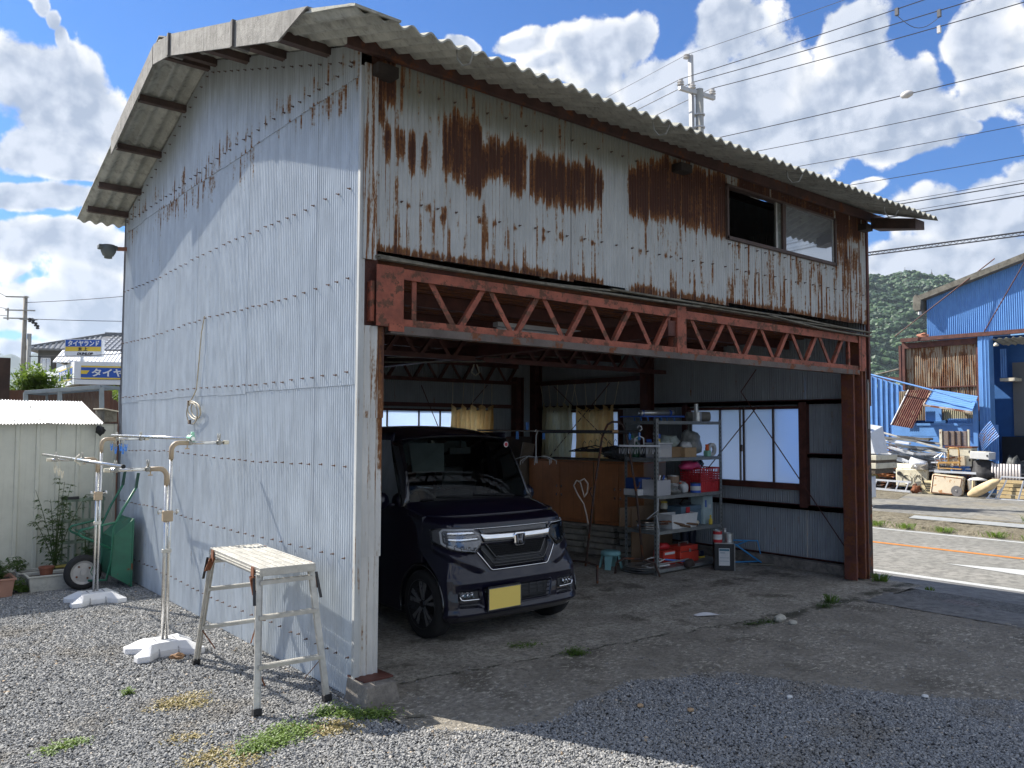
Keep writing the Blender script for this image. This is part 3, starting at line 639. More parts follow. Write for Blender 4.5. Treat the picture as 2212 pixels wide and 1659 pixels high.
# outer right edge trim at the front corner
mb = MB(); mb.lohi((6.80, -.02, 2.02), (6.84, .08, 4.25)); build(mb, 'corner_trim', DRED, G)
# hook bolts: too small to take singly
mb = MB()
def bolt(p, d):
    p, d = Vector(p), Vector(d); mb.tube([p, p+d*.006], .008, 7); mb.tube([p+d*.006, p+d*.024], .004, 5)
for z in (.25, .88, 1.48, 2.10, 2.74, 3.36, 4.20):
    y = .12 if z > .3 else .05
    while y < 5.75:
        zz = z+.012*sin(y*1.7+z)+random.uniform(-.006, .006); bolt((-.022, y, zz), (-1, 0, 0)); y += random.choice((.127, .159, .191, .159))
y = .1
while y < 5.8: bolt((-.026, y, zroof(y)-.13), (-1, 0, 0)); y += .16
for z, a, b in ((3.29, .1, 6.75), (4.10, .3, 6.7), (3.56, 4.05, 6.05), (4.2, 4.1, 6.1)):
    x = a
    while x < b:
        if not (z == 4.10 and 4.0 < x < 6.1): bolt((x, -.008, z+(.05*x/6.8 if z < 3.5 else 0)+random.uniform(-.008, .008)), (0, -1, 0))
        x += random.choice((.16, .2, .18, .14))
build(mb, 'hook_bolts', BOLT, G, kind='stuff')
# plinth and corner block
mb = MB(); mb.lohi((.012, .1, .0), (.10, 5.8, .10)); build(mb, 'plinth', CONC, G)
mb = MB(); mb.lohi((6.62, .25, .0), (6.78, 5.8, .12)); build(mb, 'plinth', CONC, G, bevel=.01)
mb = MB(); mb.lohi((.1, 5.75, .0), (6.7, 5.93, .12)); build(mb, 'plinth', CONC, G)
mb = MB(); mb.add([(-.055, -.235, -.02), (.235, -.185, -.02), (.225, .06, -.02), (-.045, .06, -.02), (-.035, -.215, .135), (.205, -.17, .125), (.20, .06, .13), (-.03, .06, .135)], [(0, 1, 5, 4), (1, 2, 6, 5), (2, 3, 7, 6), (3, 0, 4, 7), (4, 5, 6, 7), (0, 3, 2, 1)])
build(mb, 'footing_block', CONC, G, bevel=.012)
mb = MB(); mb.box((.10, -.02, .137), (.22, .20, .012), .05); build(mb, 'base_plate', DRED, G)
mb = MB(); mb.lohi((.02, .02, .14), (.14, .14, 4.2)); build(mb, 'column', DRED, G, bevel=.004)
# right column: channel with flanges, on a stub
mb = MB(); mb.lohi((6.36, -.05, .02), (6.38, .10, 2.40)); mb.lohi((6.38, .02, .02), (6.54, .035, 2.40)); mb.lohi((6.54, -.06, .02), (6.56, .10, 2.84)); mb.lohi((6.56, -.02, .02), (6.66, .0, 2.84)); mb.lohi((6.66, -.04, .0), (6.68, .1, 2.84))
build(mb, 'column', mat('red_oxide_column', (.13, .040, .027), .6, 0, .3, 5, .4, 60, rust=.5, dirt=.5), G, bevel=.003)
mb = MB(); mb.lohi((6.69, -.03, .0), (6.79, .06, 2.3)); build(mb, 'column_casing', mat('dark_casing', (.05, .035, .03), .8, 0, .4, 7, .3, rust=.3), G, bevel=.004)
mb = MB(); mb.beam((6.735, -.034, 2.33), (6.735, -.034, 1.75), .012, .006, (0, 1, 0)); build(mb, 'door_rail', ALU, G)
for x, y, zt in ((6.62, 3.28, 2.8), (6.25, 5.84, 2.6), (.12, 5.7, 4), (.10, 2.9, 4), (6.7, 5.88, 4)):
    mb = MB(); mb.lohi((x-.08, y-.07, 0), (x-.065, y+.07, zt)); mb.lohi((x+.065, y-.07, 0), (x+.08, y+.07, zt)); mb.lohi((x-.065, y-.01, 0), (x+.065, y+.01, zt)); build(mb, 'column', DRED, G)
# trusses
def truss(name, y, x0, x1, zb, zt, mid, segs, mtl, chord=.05, web=.042, vert=()):
    mb = MB()
    for a, b in segs:
        mb.lohi((a, y-.045, zt), (b, y-.035, zt+.075)); mb.lohi((a, y-.035, zt+.065), (b, y+.04, zt+.075))
        mb.lohi((a, y-.045, zb-.055), (b, y-.035, zb)); mb.lohi((a, y-.035, zb-.055), (b, y+.04, zb-.045))
    o = build(mb, name, mtl, G, bevel=.002)
    for a, b, n_, off in mid:
        per = (b-a)/n_
        for i in range(n_):
            xa = a+i*per; xm = xa+per/2
            for p, q in (((xa+.035, zt+.02), (xm-.02, zb-.02)), ((xm+.035, zb-.02), (xa+per-.02, zt+.02))):
                m_ = MB(); P, Q = Vector((p[0], y-.02, p[1])), Vector((q[0], y-.02, q[1])); dd = (Q-P).normalized(); sd = Vector((dd.z, 0, -dd.x))
                m_.beam(P, Q, .006, web, (0, 1, 0)) if False else m_.add(*lprofile(P, Q, web)); build(m_, 'web_bar', mtl, o)
    for xv in vert:
        m_ = MB(); m_.lohi((xv-.018, y-.03, zb-.02), (xv+.018, y-.018, zt+.02)); m_.lohi((xv+.012, y-.018, zb-.02), (xv+.018, y+.02, zt+.02)); build(m_, 'web_bar', mtl, o)
    return o
def lprofile(P, Q, w_):
    d = (Q-P).normalized(); s_ = Vector((d.z, 0, -d.x)); e = Vector((0, 1, 0)); t = .006; h = w_/2
    prof = [(-h, 0), (h, 0), (h, t), (-h+t, t), (-h+t, w_*.9), (-h, w_*.9)]
    vs = [p+s_*a+e*b for p in (P, Q) for a, b in prof]; k = 6
    return vs, [tuple(range(k)), tuple(range(k, 2*k))[::-1]]+[(i, i+k, (i+1) % k+k, (i+1) % k) for i in range(k)]
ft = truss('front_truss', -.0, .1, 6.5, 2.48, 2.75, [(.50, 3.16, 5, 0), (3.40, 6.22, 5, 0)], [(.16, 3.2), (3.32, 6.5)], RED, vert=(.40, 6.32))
mb = MB(); mb.lohi((3.20, -.052, 2.43), (3.33, -.03, 2.86)); mb.lohi((3.20, -.03, 2.43), (3.21, .06, 2.86)); mb.lohi((3.32, -.03, 2.43), (3.33, .06, 2.86)); build(mb, 'truss_post', RED, ft, bevel=.003)
mb = MB(); mb.lohi((.09, -.058, 2.42), (.30, -.046, 2.83)); mb.lohi((.06, -.03, 2.45), (.09, .05, 2.72)); build(mb, 'gusset_plate', RED, ft, bevel=.003)
mb = MB(); mb.lohi((6.50, -.058, 2.42), (6.66, -.046, 2.83)); build(mb, 'gusset_plate', RED, ft, bevel=.003)
mb = MB(); mb.lohi((.20, -.06, 2.375), (6.5, -.05, 2.43)); mb.lohi((.20, -.05, 2.375), (6.5, .02, 2.383)); mb.lohi((.2, .012, 2.383), (6.5, .02, 2.43)); build(mb, 'door_track', mat('grey_brown_track', (.13, .105, .09), .7, .2, .25, 5, .3, 60, rust=.3), G, bevel=.002)
mb = MB(); mb.lohi((.185, -.066, 2.39), (.30, -.05, 2.44)); build(mb, 'track_bracket', RED, G)
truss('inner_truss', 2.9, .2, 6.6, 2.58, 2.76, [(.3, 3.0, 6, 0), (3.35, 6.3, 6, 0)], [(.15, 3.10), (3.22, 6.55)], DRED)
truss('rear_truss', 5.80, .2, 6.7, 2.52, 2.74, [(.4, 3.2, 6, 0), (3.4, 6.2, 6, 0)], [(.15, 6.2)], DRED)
mb = MB(); mb.lohi((3.10, -.03, 2.58), (3.22, 5.8, 2.72)); build(mb, 'cross_beam', DRED, G, bevel=.003)
mb = MB(); mb.lohi((6.66, 3.35, 2.47), (6.76, 5.85, 2.54)); build(mb, 'cross_beam', DRED, G)
# loft deck: ribbed rusty panels
DECK = mat('rusty_deck', (.15, .05, .03), .7, 0, .35, 5, .4, 50, rust=.6, rs=5, dirt=.5)
for i in range(9):
    ya = .06+i*.64; mb = MB()
    mb.grid(60, 1, lambda u, v, ya=ya: (.1+6.6*v, ya+.64*u, 2.87+.022*(1 if (u*60 % 12) < 6 else 0))); build(mb, 'deck_panel', DECK, G, solid=.003)
for yy in (1.0, 2.0, 3.9, 4.9):
    mb = MB(); mb.lohi((.1, yy-.03, 2.76), (6.7, yy+.03, 2.865)); build(mb, 'joist', DRED, G)
# girts on right and rear walls
for (a, b, z, q) in ((.1, 3.2, .76, .06), (.1, .80, 1.41, .05), (.1, 6.0, 2.08, .05), (.1, 5.9, .10, .07), (3.4, 5.9, .76, .05)):
    mb = MB(); mb.lohi((6.73, a, z-q/2), (6.785, b, z+q/2)); mb.lohi((6.73, a, z-q/2), (6.736, b, z+q/2+.01)); build(mb, 'girt', DRED, G, bevel=.002)
for z in (.76, 2.10): mb = MB(); mb.lohi((.2, 5.86, z-.03), (6.2, 5.92, z+.03)); build(mb, 'girt', DRED, G)
mb = MB(); mb.lohi((6.70, .76, .76), (6.79, .86, 2.08)); build(mb, 'window_post', DRED, G, bevel=.003)
mb = MB(); mb.lohi((6.70, 2.62, .76), (6.79, 2.70, 2.08)); build(mb, 'window_post', DRED, G, bevel=.003)
# brace rods
for i, (a, b) in enumerate([((6.70, .19, .23), (6.70, 1.70, 2.24)), ((6.70, 1.70, 2.24), (6.70, 1.46, 2.53)), ((6.69, 1.46, 2.02), (6.69, 2.9, .5)), ((6.68, 5.8, 1.0), (6.68, 4.1, 2.45)), ((6.68, 3.4, 1.0), (6.68, 5.4, 2.45)), ((4.9, 5.84, 1.2), (4.3, 5.84, 2.4)), ((4.0, 5.84, .9), (5.6, 5.84, 2.45)), ((1.9, 2.85, 2.50), (5.3, 3.3, 2.73)), ((1.9, 2.9, 2.45), (3.2, 2.8, 2.52))]):
    mb = MB(); mb.tube([a, b], .007, 6); build(mb, 'brace_rod', DRED if i < 7 else WOODG, G)
# roof: fibre cement sheets in big waves, purlins, verge boards, hooks
XL, XR = -.5, 6.98; YF, YE = -.76, 6.12; TH = .012
PT, AM = .13, .019
def roof_sheet(x0, x1, ya, yb, lift):
    mb = MB(); n_ = int(round((x1-x0)/PT*8)); top = []
    for s_ in (0, 1):
        for j in range(3):
            y = ya+(yb-ya)*j/2
            for i in range(n_+1):
                x = x0+(x1-x0)*i/n_; mb.v.append(Vector((x, y, zroof(y)+.014+.009*max(0, x)+lift*(1-j/2)+AM*sin(2*pi*x/PT)+(TH if s_ else 0))))
    m_ = n_+1; K = 3*m_
    for j in range(2):
        for i in range(n_):
            a = j*m_+i; mb.f.append((a, a+m_, a+m_+1, a+1)); a += K; mb.f.append((a, a+1, a+m_+1, a+m_))
    for i in range(n_): mb.f.append((i, i+1, K+i+1, K+i)); e = 2*m_+i; mb.f.append((e, K+e, K+e+1, e+1))
    for j in range(2):
        a = j*m_; mb.f.append((a, K+a, K+a+m_, a+m_)); a += n_; mb.f.append((a, a+m_, K+a+m_, K+a))
    return build(mb, 'roof_sheet', SLATE, G, smooth=False)
xs = [XL+i*.935 for i in range(9)]; xs[-1] = XR
for i in range(8):
    l2 = .003*(i % 2)
    roof_sheet(xs[i], xs[i+1]+(.02 if i < 7 else 0), YF+random.uniform(-.012, .012), 1.15, l2); roof_sheet(xs[i], xs[i+1]+(.02 if i < 7 else 0), 1.05, YR, .014+l2)
    roof_sheet(xs[i], xs[i+1]+(.02 if i < 7 else 0), YE, 4.45, l2); roof_sheet(xs[i], xs[i+1]+(.02 if i < 7 else 0), 4.55, YR, .014+l2)
for i in range(8):
    mb = MB(); a, b = xs[i], xs[i+1]+.02
    for s_ in (-1, 1): mb.add([(a, YR, ZR+.08+.009*a), (b, YR, ZR+.08+.009*b), (b, YR+s_*.2, ZR+.0+.009*b), (a, YR+s_*.2, ZR+.0+.009*a)], [(0, 1, 2, 3) if s_ < 0 else (3, 2, 1, 0)])
    build(mb, 'ridge_cap', SLATEU, G, solid=.012)
for y in (5.74, 5.22, 4.46, 3.64, 2.98, 2.78, 2.0, 1.24, .48):
    mb = MB(); z = zroof(y)-.06
    mb.lohi((XL+.03, y-.035, z-.01), (6.9, y-.028, z+.055)); mb.lohi((XL+.03, y-.028, z-.01), (6.9, y+.03, z)); mb.lohi((XL+.03, y+.022, z), (6.9, y+.03, z+.022))
    build(mb, 'purlin', BRN, G)
# eave beam on the front with its rafter ends
mb = MB(); z = zroof(-.1)-.03; mb.lohi((-.16, -.075, z-.015), (7.28, -.065, z+.085)); mb.lohi((-.16, -.065, z-.015), (7.28, -.03, z-.005)); build(mb, 'eave_beam', mat('dark_eave_steel', (.075, .036, .027), .7, 0, .35, 4, .3, rust=.2), G, bevel=.002)
mb = MB(); mb.lohi((XL, -.62, zroof(-.62)-.07), (7.0, -.60, zroof(-.6)+.035)); 
mb = MB(); mb.add([(6.75, -.62, 4.03), (6.75, -.62, 4.15), (6.98, -.62, 4.15), (6.98, -.62, 4.05), (6.75, -.10, 4.13), (6.75, -.10, 4.26), (6.98, -.10, 4.26), (6.98, -.10, 4.13)], [(0, 3, 2, 1), (4, 5, 6, 7), (0, 1, 5, 4), (3, 7, 6, 2), (1, 2, 6, 5), (0, 4, 7, 3)]); build(mb, 'rafter_end', BRN, G, bevel=.004)
RFE = mat('black_brown_rafter', (.03, .022, .018), .8, 0, .3, 8, .2)
for x in (.13, 3.28, 6.7):
    mb = MB(); mb.lohi((x-.08, -.11, 4.10), (x+.08, .1, 4.175)); build(mb, 'rafter_end', RFE, G, bevel=.003)
# verge boards (bent fibre cement): outer face and top flange
def verge(y0, y1, h0=.13, cutf=0, cutb=0):
    mb = MB(); x = XL-.012
    def top(y): return zroof(y)+.062
    a, b = y0, y1
    mb.add([(x, a+cutf, top(a+cutf)-.19), (x, b-cutb, top(b-cutb)-.19), (x, b, top(b)), (x, a, top(a))], [(0, 1, 2, 3)])
    mb.add([(x, a, top(a)), (x, b, top(b)), (x+.13, b, top(b)+.005), (x+.13, a, top(a)+.005)], [(0, 1, 2, 3)])
    return build(mb, 'verge_board', SLATEU, G, solid=.012)
verge(-.22, .98, cutf=.42); verge(1.0, 2.52); verge(2.54, 3.02); verge(3.04, 4.5, cutb=0.02)
for y in (.99, 2.53): mb = MB(); mb.lohi((XL-.035, y-.018, zroof(y)-.13), (XL+.1, y+.018, zroof(y)+.068)); build(mb, 'joint_cover', mat('dark_slate_joint', (.13, .12, .11), .9, 0, .3, 8, .5), G)
mb = MB(); mb.add([(XL, -.80, zroof(-.8)+.03), (XL, -.22, zroof(-.22)+.05), (XL+.34, -.42, zroof(-.42)+.04), (XL+.30, -.80, zroof(-.8)+.03)], [(0, 1, 2, 3)]); build(mb, 'verge_corner', SLATE, G, solid=.014)
HK = mat('pale_gutter_hook', (.25, .25, .22), .5, .3, .2, 8, .1)
for i in range(0, 8, 2):
    x = .02+i*.93+.25; mb = MB(); pts = [(x, -.69, zroof(-.69)+.02), (x, -.70, zroof(-.69)-.05), (x+.02, -.73, zroof(-.7)-.095), (x+.03, -.79, zroof(-.7)-.10), (x+.03, -.83, zroof(-.7)-.04)]
    mb.tube(pts, .0055, 6); build(mb, 'gutter_hook', HK, G)
# front window: timber frame, left half open, one glazed sash
WFR = mat('dark_window_frame', (.085, .055, .045), .6, 0, .25, 8, .2, dirt=.4)
x0, x1, z0, z1 = 4.0, 6.08, 3.60, 4.15
wf = MB(); wf.lohi((x0, -.035, z0), (x1, .05, z0+.035)); wf.lohi((x0, -.035, z1-.02), (x1, .05, z1)); wf.lohi((x0, -.035, z0), (x0+.03, .05, z1)); wf.lohi((x1-.03, -.035, z0), (x1, .05, z1)); wf.lohi((5.0, -.02, z0), (5.06, .04, z1))
WN = build(wf, 'front_window', WFR, G, bevel=.003)
m, n, b = newmat('window_glass'); MATS['glass'] = m; b.inputs['Base Color'].default_value = (.50, .54, .58, 1); b.inputs['Metallic'].default_value = .75; b.inputs['Roughness'].default_value = .04; b.inputs['Specular IOR Level'].default_value = 1.0
mb = MB(); mb.add([(5.06, -.008, z0+.035), (x1-.045, -.010, z0+.035), (x1-.045, -.006, z1-.02), (5.06, -.004, z1-.02)], [(0, 1, 2, 3)]); build(mb, 'pane', m, WN)
mb = MB(); mb.lohi((x1-.05, -.014, z0+.03), (x1-.035, .0, z1-.02)); mb.lohi((4.90, .0, z0+.03), (4.925, .02, z1-.02)); build(mb, 'sash', ALU, WN)
mb = MB(); mb.lohi((4.925, .006, z0+.03), (5.0, .012, z1-.02)); build(mb, 'pane', mat('dirty_glass', (.14, .15, .13), .25, 0, .2, 8, 0, trans=.0), WN)
# frosted windows
m, n, b = newmat('frosted_glass'); MATS['frost'] = m
m.node_tree.nodes.remove(b); tl = n.new('ShaderNodeBsdfTranslucent'); tl.inputs[0].default_value = (.72, .82, .96, 1); rf = n.new('ShaderNodeBsdfRefraction'); rf.inputs['Roughness'].default_value = .45; rf.inputs['IOR'].default_value = 1.06; rf.inputs[0].default_value = (.72, .82, .96, 1)
gl = n.new('ShaderNodeBsdfGlossy'); gl.inputs['Roughness'].default_value = .3
ms = n.new('ShaderNodeMixShader'); n.put(ms.inputs[0], n.m('MULTIPLY_ADD', n.noise(wpos(n), 3, 3), .25, .45)); n.l.new(tl.outputs[0], ms.inputs[1]); n.l.new(rf.outputs[0], ms.inputs[2])
ms2 = n.new('ShaderNodeMixShader'); ms2.inputs[0].default_value = .04; n.l.new(ms.outputs[0], ms2.inputs[1]); n.l.new(gl.outputs[0], ms2.inputs[2]); n.l.new(ms2.outputs[0], m.node_tree.nodes['Material Output'].inputs[0])
def window(axis, at, lo, hi, z0, z1, splits, name='side_window'):
    def B(mb, a, b, c, d, t0, t1): mb.lohi((t0, a, c), (t1, b, d)) if axis == 'y' else mb.lohi((a, t0, c), (b, t1, d))
    mb = MB(); f = .035
    for a, b, c, d in ((lo-f, hi+f, z0-.08, z0), (lo-f, hi+f, z1, z1+f), (lo-f, lo, z0, z1), (hi, hi+f, z0, z1)): B(mb, a, b, c, d, at-.07, at+.03)
    wn = build(mb, name, DRED, G, bevel=.002)
    ed = [lo, *splits, hi]
    for a, b in zip(ed, ed[1:]):
        mb = MB(); B(mb, a+.001, b-.001, z0, z1, at-.002, at+.002); build(mb, 'pane', MATS['frost'], wn)
    for s_ in splits: mb = MB(); B(mb, s_-.011, s_+.011, z0, z1, at-.02, at+.02); build(mb, 'glazing_bar', WFR, wn)
    return wn
ww = window('y', 6.79, .84, 2.60, 1.05, 2.0, (1.27, 1.72, 2.10))
mb = MB(); mb.lohi((6.74, 1.735, 1.05), (6.75, 1.765, 2.0)); build(mb, 'sash_stile', ALU, ww)
mb = MB(); mb.lohi((6.72, .85, 1.5), (6.74, .862, 1.58)); mb.lohi((6.72, 1.715, 1.44), (6.745, 1.735, 1.53)); build(mb, 'window_catch', BOLT, ww)
window('y', 6.79, 3.97, 5.60, 1.22, 2.0, (4.4, 4.8, 5.2)); window('x', 5.94, 3.2, 5.64, 1.22, 2.0, (3.75, 4.32, 4.72, 5.2), 'rear_window')
# weathered planks on top of the truss
for i, (a, b, z, zz, dz) in enumerate([(.09, 2.4, 2.885, 2.90, .0), (.1, 3.5, 2.868, 2.875, .01), (2.3, 5.2, 2.905, 2.915, .0), (3.4, 6.6, 2.885, 2.895, .0), (5.0, 6.75, 2.925, 2.885, -.01), (4.6, 6.74, 2.90, 2.84, 0)]):
    mb = MB(); pts = [(a+(b-a)*t, -.05-.012*(i % 3), z+(zz-z)*t-.025*sin(pi*t)*(1 if i in (0, 5) else .3)) for t in [k/10 for k in range(11)]]
    for p, q in zip(pts, pts[1:]): mb.beam(p, q, .05, .014)
    build(mb, 'lintel_plank', WOODG, G)
# loft light: fluorescent tube in a white batten
t = thing('strip_light', 'long white fluorescent batten light under the loft of the garage', 'light', (2.62, 1.33, 2.75))
mb = MB(); mb.lohi((2.2, 1.30, 2.72), (3.3, 1.38, 2.76)); build(mb, 'batten', WHITEP, t); mb = MB(); mb.tube([(2.22, 1.34, 2.70), (3.28, 1.34, 2.70)], .014, 8); build(mb, 'tube', WHITEP, t)
# ------------------------------------------------------------------ left yard
# folding aluminium work platform
ST = thing('step_platform', 'low folding aluminium work platform standing in the gravel by the garage corner', 'step platform', (-.34, .74, 0))
ra = radians(-3.2); CX, CY = -.345, .745; ux, uy = Vector((cos(ra), sin(ra), 0)), Vector((-sin(ra), cos(ra), 0)); cc = Vector((CX, CY, 0))
def SP(a, b, z): return cc+ux*a+uy*b+Vector((0, 0, z))
for i in range(6):
    a = -.17+.0567*(i+.5); mb = MB(); mb.beam(SP(a, -.53, .855), SP(a, .53, .855), .048, .010); mb.beam(SP(a-.012, -.53, .8615), SP(a-.012, .53, .8615), .006, .003); mb.beam(SP(a+.012, -.53, .8615), SP(a+.012, .53, .8615), .006, .003)
    build(mb, 'deck_slat', ALU, ST, bevel=.0015)
mb = MB()
for s_ in (-1, 1): mb.beam(SP(s_*.176, -.54, .836), SP(s_*.176, .54, .836), .012, .054); mb.beam(SP(s_*.184, -.54, .838), SP(s_*.184, .54, .838), .004, .012); mb.beam(SP(s_*.184, -.54, .822), SP(s_*.184, .54, .822), .004, .010)
for s_ in (-1, 1): mb.beam(SP(-.17, s_*.535, .838), SP(.17, s_*.535, .838), .012, .05)
build(mb, 'deck_frame', ALU, ST, bevel=.002)
RB = mat('rusty_bracket', (.16, .075, .045), .7, .2, .3, 20, .2, rust=.7)
for sy in (-1, 1):
    legs = {}
    for sx in (-1, 1):
        top = SP(sx*.172, sy*.50, .80); bot = SP(sx*.225, sy*.655, .03); legs[sx] = (top, bot)
        mb = MB(); d = (bot-top).normalized(); w1 = uy.cross(d).normalized()
        mb.beam(top-d*.02, bot, .014, .042, ux); mb.beam(top-d*.02+uy*(-sy)*.014, bot+uy*(-sy)*.014, .016, .006, ux); mb.beam(top-d*.02-ux*sx*.018, bot-ux*sx*.018, .030, .005, ux)
        lg = build(mb, 'leg', ALU, ST, bevel=.002)
        mb = MB(); mb.beam(bot-d*.015, bot+d*.025, .046, .052, ux); build(mb, 'rubber_foot', BLACK, lg, bevel=.004)
        mb = MB(); mb.box(SP(sx*.192, sy*.43, .815), (.006, .05, .09), ra); mb.beam(SP(sx*.192, sy*.43, .80), SP(sx*.20, sy*.52, .70), .008, .04, ux); mb.tube([SP(sx*.185, sy*.45, .79), SP(sx*.21, sy*.45, .79)], .010, 8); mb.tube([SP(sx*.19, sy*.515, .72), SP(sx*.215, sy*.515, .72)], .008, 8)
        build(mb, 'hinge_bracket', RB, ST)
        mb = MB(); mb.beam(SP(sx*.205, sy*.50, .80), SP(sx*.218, sy*.555, .64), .007, .018, ux); build(mb, 'lock_bar', mat('black_plastic', (.018, .018, .02), .5, 0, .2, 20, .1), ST, bevel=.002)
    for t_ in (.04, .31, .68):
        a = legs[-1][0].lerp(legs[-1][1], t_); b_ = legs[1][0].lerp(legs[1][1], t_)
        mb = MB(); mb.beam(a, b_, .045, .024); mb.beam(a+Vector((0, 0, .013)), b_+Vector((0, 0, .013)), .03, .003); build(mb, 'rung', ALU, ST, bevel=.003)
    for sx in (-1, 1):
        mb = MB(); mb.beam(legs[sx][0].lerp(legs[sx][1], .69), SP(sx*.13, sy*.52, .13), .010, .004); build(mb, 'brace', RB, ST)

# laundry stands
ROPE = mat('black_white_rope', (.30, .30, .31), .9, 0, .6, 140, .2)
def laundry_stand(x, y, label, rz=0):
    t = thing('laundry_stand', label, 'laundry stand', (x, y, 0), 'steel laundry stands beside the left wall')
    def P(a, b, z): return Vector((x+a, y+b, z))
    mb = MB(); a0, b0 = .245, .20
    low = [(-.245, -.20), (-.16, -.215), (-.08, -.13), (.08, -.13), (.16, -.215), (.245, -.20), (.25, -.12), (.15, -.03), (.15, .03), (.25, .12), (.245, .20), (.16, .215), (.08, .13), (-.08, .13), (-.16, .215), (-.245, .20), (-.25, .12), (-.15, .03), (-.15, -.03), (-.25, -.12)]
    def ring(k, z): return [P(p*(k if abs(p) > .16 else .5+.5*k), q*(k if abs(q) > .14 else .5+.5*k), z) for p, q in low]
    rings = [ring(1, 0), ring(1, .045), ring(.93, .05), ring(.60, .098), ring(.54, .106)]; n_ = len(low); vs = sum(rings, [])
    fs = [(i*n_+k, i*n_+(k+1) % n_, (i+1)*n_+(k+1) % n_, (i+1)*n_+k) for i in range(4) for k in range(n_)]+[tuple(4*n_+k for k in range(n_)), tuple(range(n_))[::-1]]
    mb.add(vs, fs); build(mb, 'base', WHITEP, t, bevel=.006)
    for s_ in (-.07, .07):
        mb = MB(); mb.tube([P(s_, -.135, .01), P(s_, -.125, .05), P(s_, -.085, .100), P(s_, 0, .112), P(s_, .085, .100), P(s_, .13, .05)], .0055, 6); build(mb, 'tie_rope', ROPE, t)
    for s_, top in ((-.015, 1.34), (.017, 1.54)):
        mb = MB(); mb.tube([P(s_, 0, .10), P(s_, 0, top)], .0135, 12); build(mb, 'post', STEEL, t, smooth=True)
    mb = MB(); mb.box(P(0, 0, 1.05), (.075, .045, .085)); c_ = build(mb, 'clamp', BEIGEP, t, bevel=.006)
    for s_ in (-1, 1):
        mb = MB(); mb.tube([P(s_*.03, -.005, 1.075), P(s_*.062, -.012, 1.082)], .006, 6); mb.lathe([(.0, -.010), (.016, -.008), (.018, 0), (.016, .008), (0, .010)], P(s_*.068, -.013, 1.083), 8, 'x'); build(mb, 'clamp_knob', STEEL, c_)
    mb = MB(); mb.box(P(0, 0, .78), (.068, .034, .03)); build(mb, 'band', ALU, t, bevel=.004)
    for s_, zt, sx in ((-.015, 1.34, -1), (.017, 1.54, 1)):
        pts = [P(s_, 0, zt-.05), P(s_, 0, zt+.02)]+[P(s_+sx*(.055-.055*cos(a)), 0, zt+.02+.058*sin(a)) for a in (.4, .8, 1.2, 1.57)]+[P(s_+sx*.13, 0, zt+.078)]
        mb = MB(); mb.tube(pts, [.018, .019, .020, .020, .020, .019, .018], 10); build(mb, 'elbow', BEIGEP, t, smooth=True)
        mb = MB(); mb.tube([P(s_+sx*.10, 0, zt+.078), P(s_+sx*.42, 0, zt+.078)], .0145, 12); ar = build(mb, 'arm', STEEL, t, smooth=True)
        mb = MB(); mb.tube([P(s_+sx*.41, 0, zt+.078), P(s_+sx*.45, 0, zt+.078)], [.0175, .015], 10); build(mb, 'end_cap', CREAM, ar)
        mb = MB(); mb.tube([P(s_+sx*.12, 0, zt+.06), P(s_+sx*.12, 0, zt+.035)], .005, 6); mb.box(P(s_+sx*.12, 0, zt+.032), (.034, .008, .010)); build(mb, 'wing_screw', BEIGEP, ar)
        for hx in (.14, .37):
            mb = MB(); c = P(s_+sx*hx, 0, zt+.078); mb.tube([c+Vector((-.013, 0, 0)), c+Vector((.013, 0, 0))], .020, 10)
            mb.tube([c+Vector((0, -.026, .072)), c+Vector((0, -.024, .055)), c+Vector((0, -.019, .036)), c+Vector((0, 0, .021)), c+Vector((0, .019, .036)), c+Vector((0, .024, .055)), c+Vector((0, .026, .072))], [.003, .006, .006, .007, .006, .006, .003], 6)
            mb.v = [Matrix.Translation(c) @ Matrix.Rotation(pi/2, 4, 'Z') @ Matrix.Translation(-c) @ p if p.z > c.z+.0205 and False else p for p in mb.v]
            build(mb, 'pole_hook', mat('grey_hook', (.33, .32, .28), .6, 0, .2, 12, .1), ar, smooth=True)
    return t
laundry_stand(-.62, 1.89, 'nearer steel laundry stand on a white base beside the step platform')
laundry_stand(-.60, 4.20, 'further steel laundry stand on a white base in front of the wheelbarrow')
# the hooks carry the poles across the two stands
def pole(name, label, a, b, joint=None, cap=None):
    t = thing(name, label, 'laundry pole', a, 'laundry poles resting on the stands')
    mb = MB(); mb.tube([a, b], .0135, 12); build(mb, 'tube', STEEL, t, smooth=True)
    a, b = Vector(a), Vector(b); d = (b-a).normalized()
    mb = MB(); mb.tube([b-d*.004, b+d*.012], .0155, 12); build(mb, 'end_cap', BLACK if cap else STEEL, t)
    if joint: mb = MB(); q = a.lerp(b, joint); mb.tube([q-d*.01, q+d*.01], .0155, 12); build(mb, 'joint_ring', ALU, t)
pole('laundry_pole', 'lower laundry pole with a black end cap toward the viewer', (-1.0, 4.78, 1.452), (-1.0, 1.70, 1.452), None, True)
pole('laundry_pole', 'upper laundry pole holding blue pegs', (-.46, 4.32, 1.652), (-.46, 1.84, 1.652), .42)
BLUEP = mat('blue_plastic', (.05, .22, .62), .45, 0, .1, 10, 0); MINT = mat('mint_plastic', (.30, .58, .42), .45, 0, .1, 10, 0)
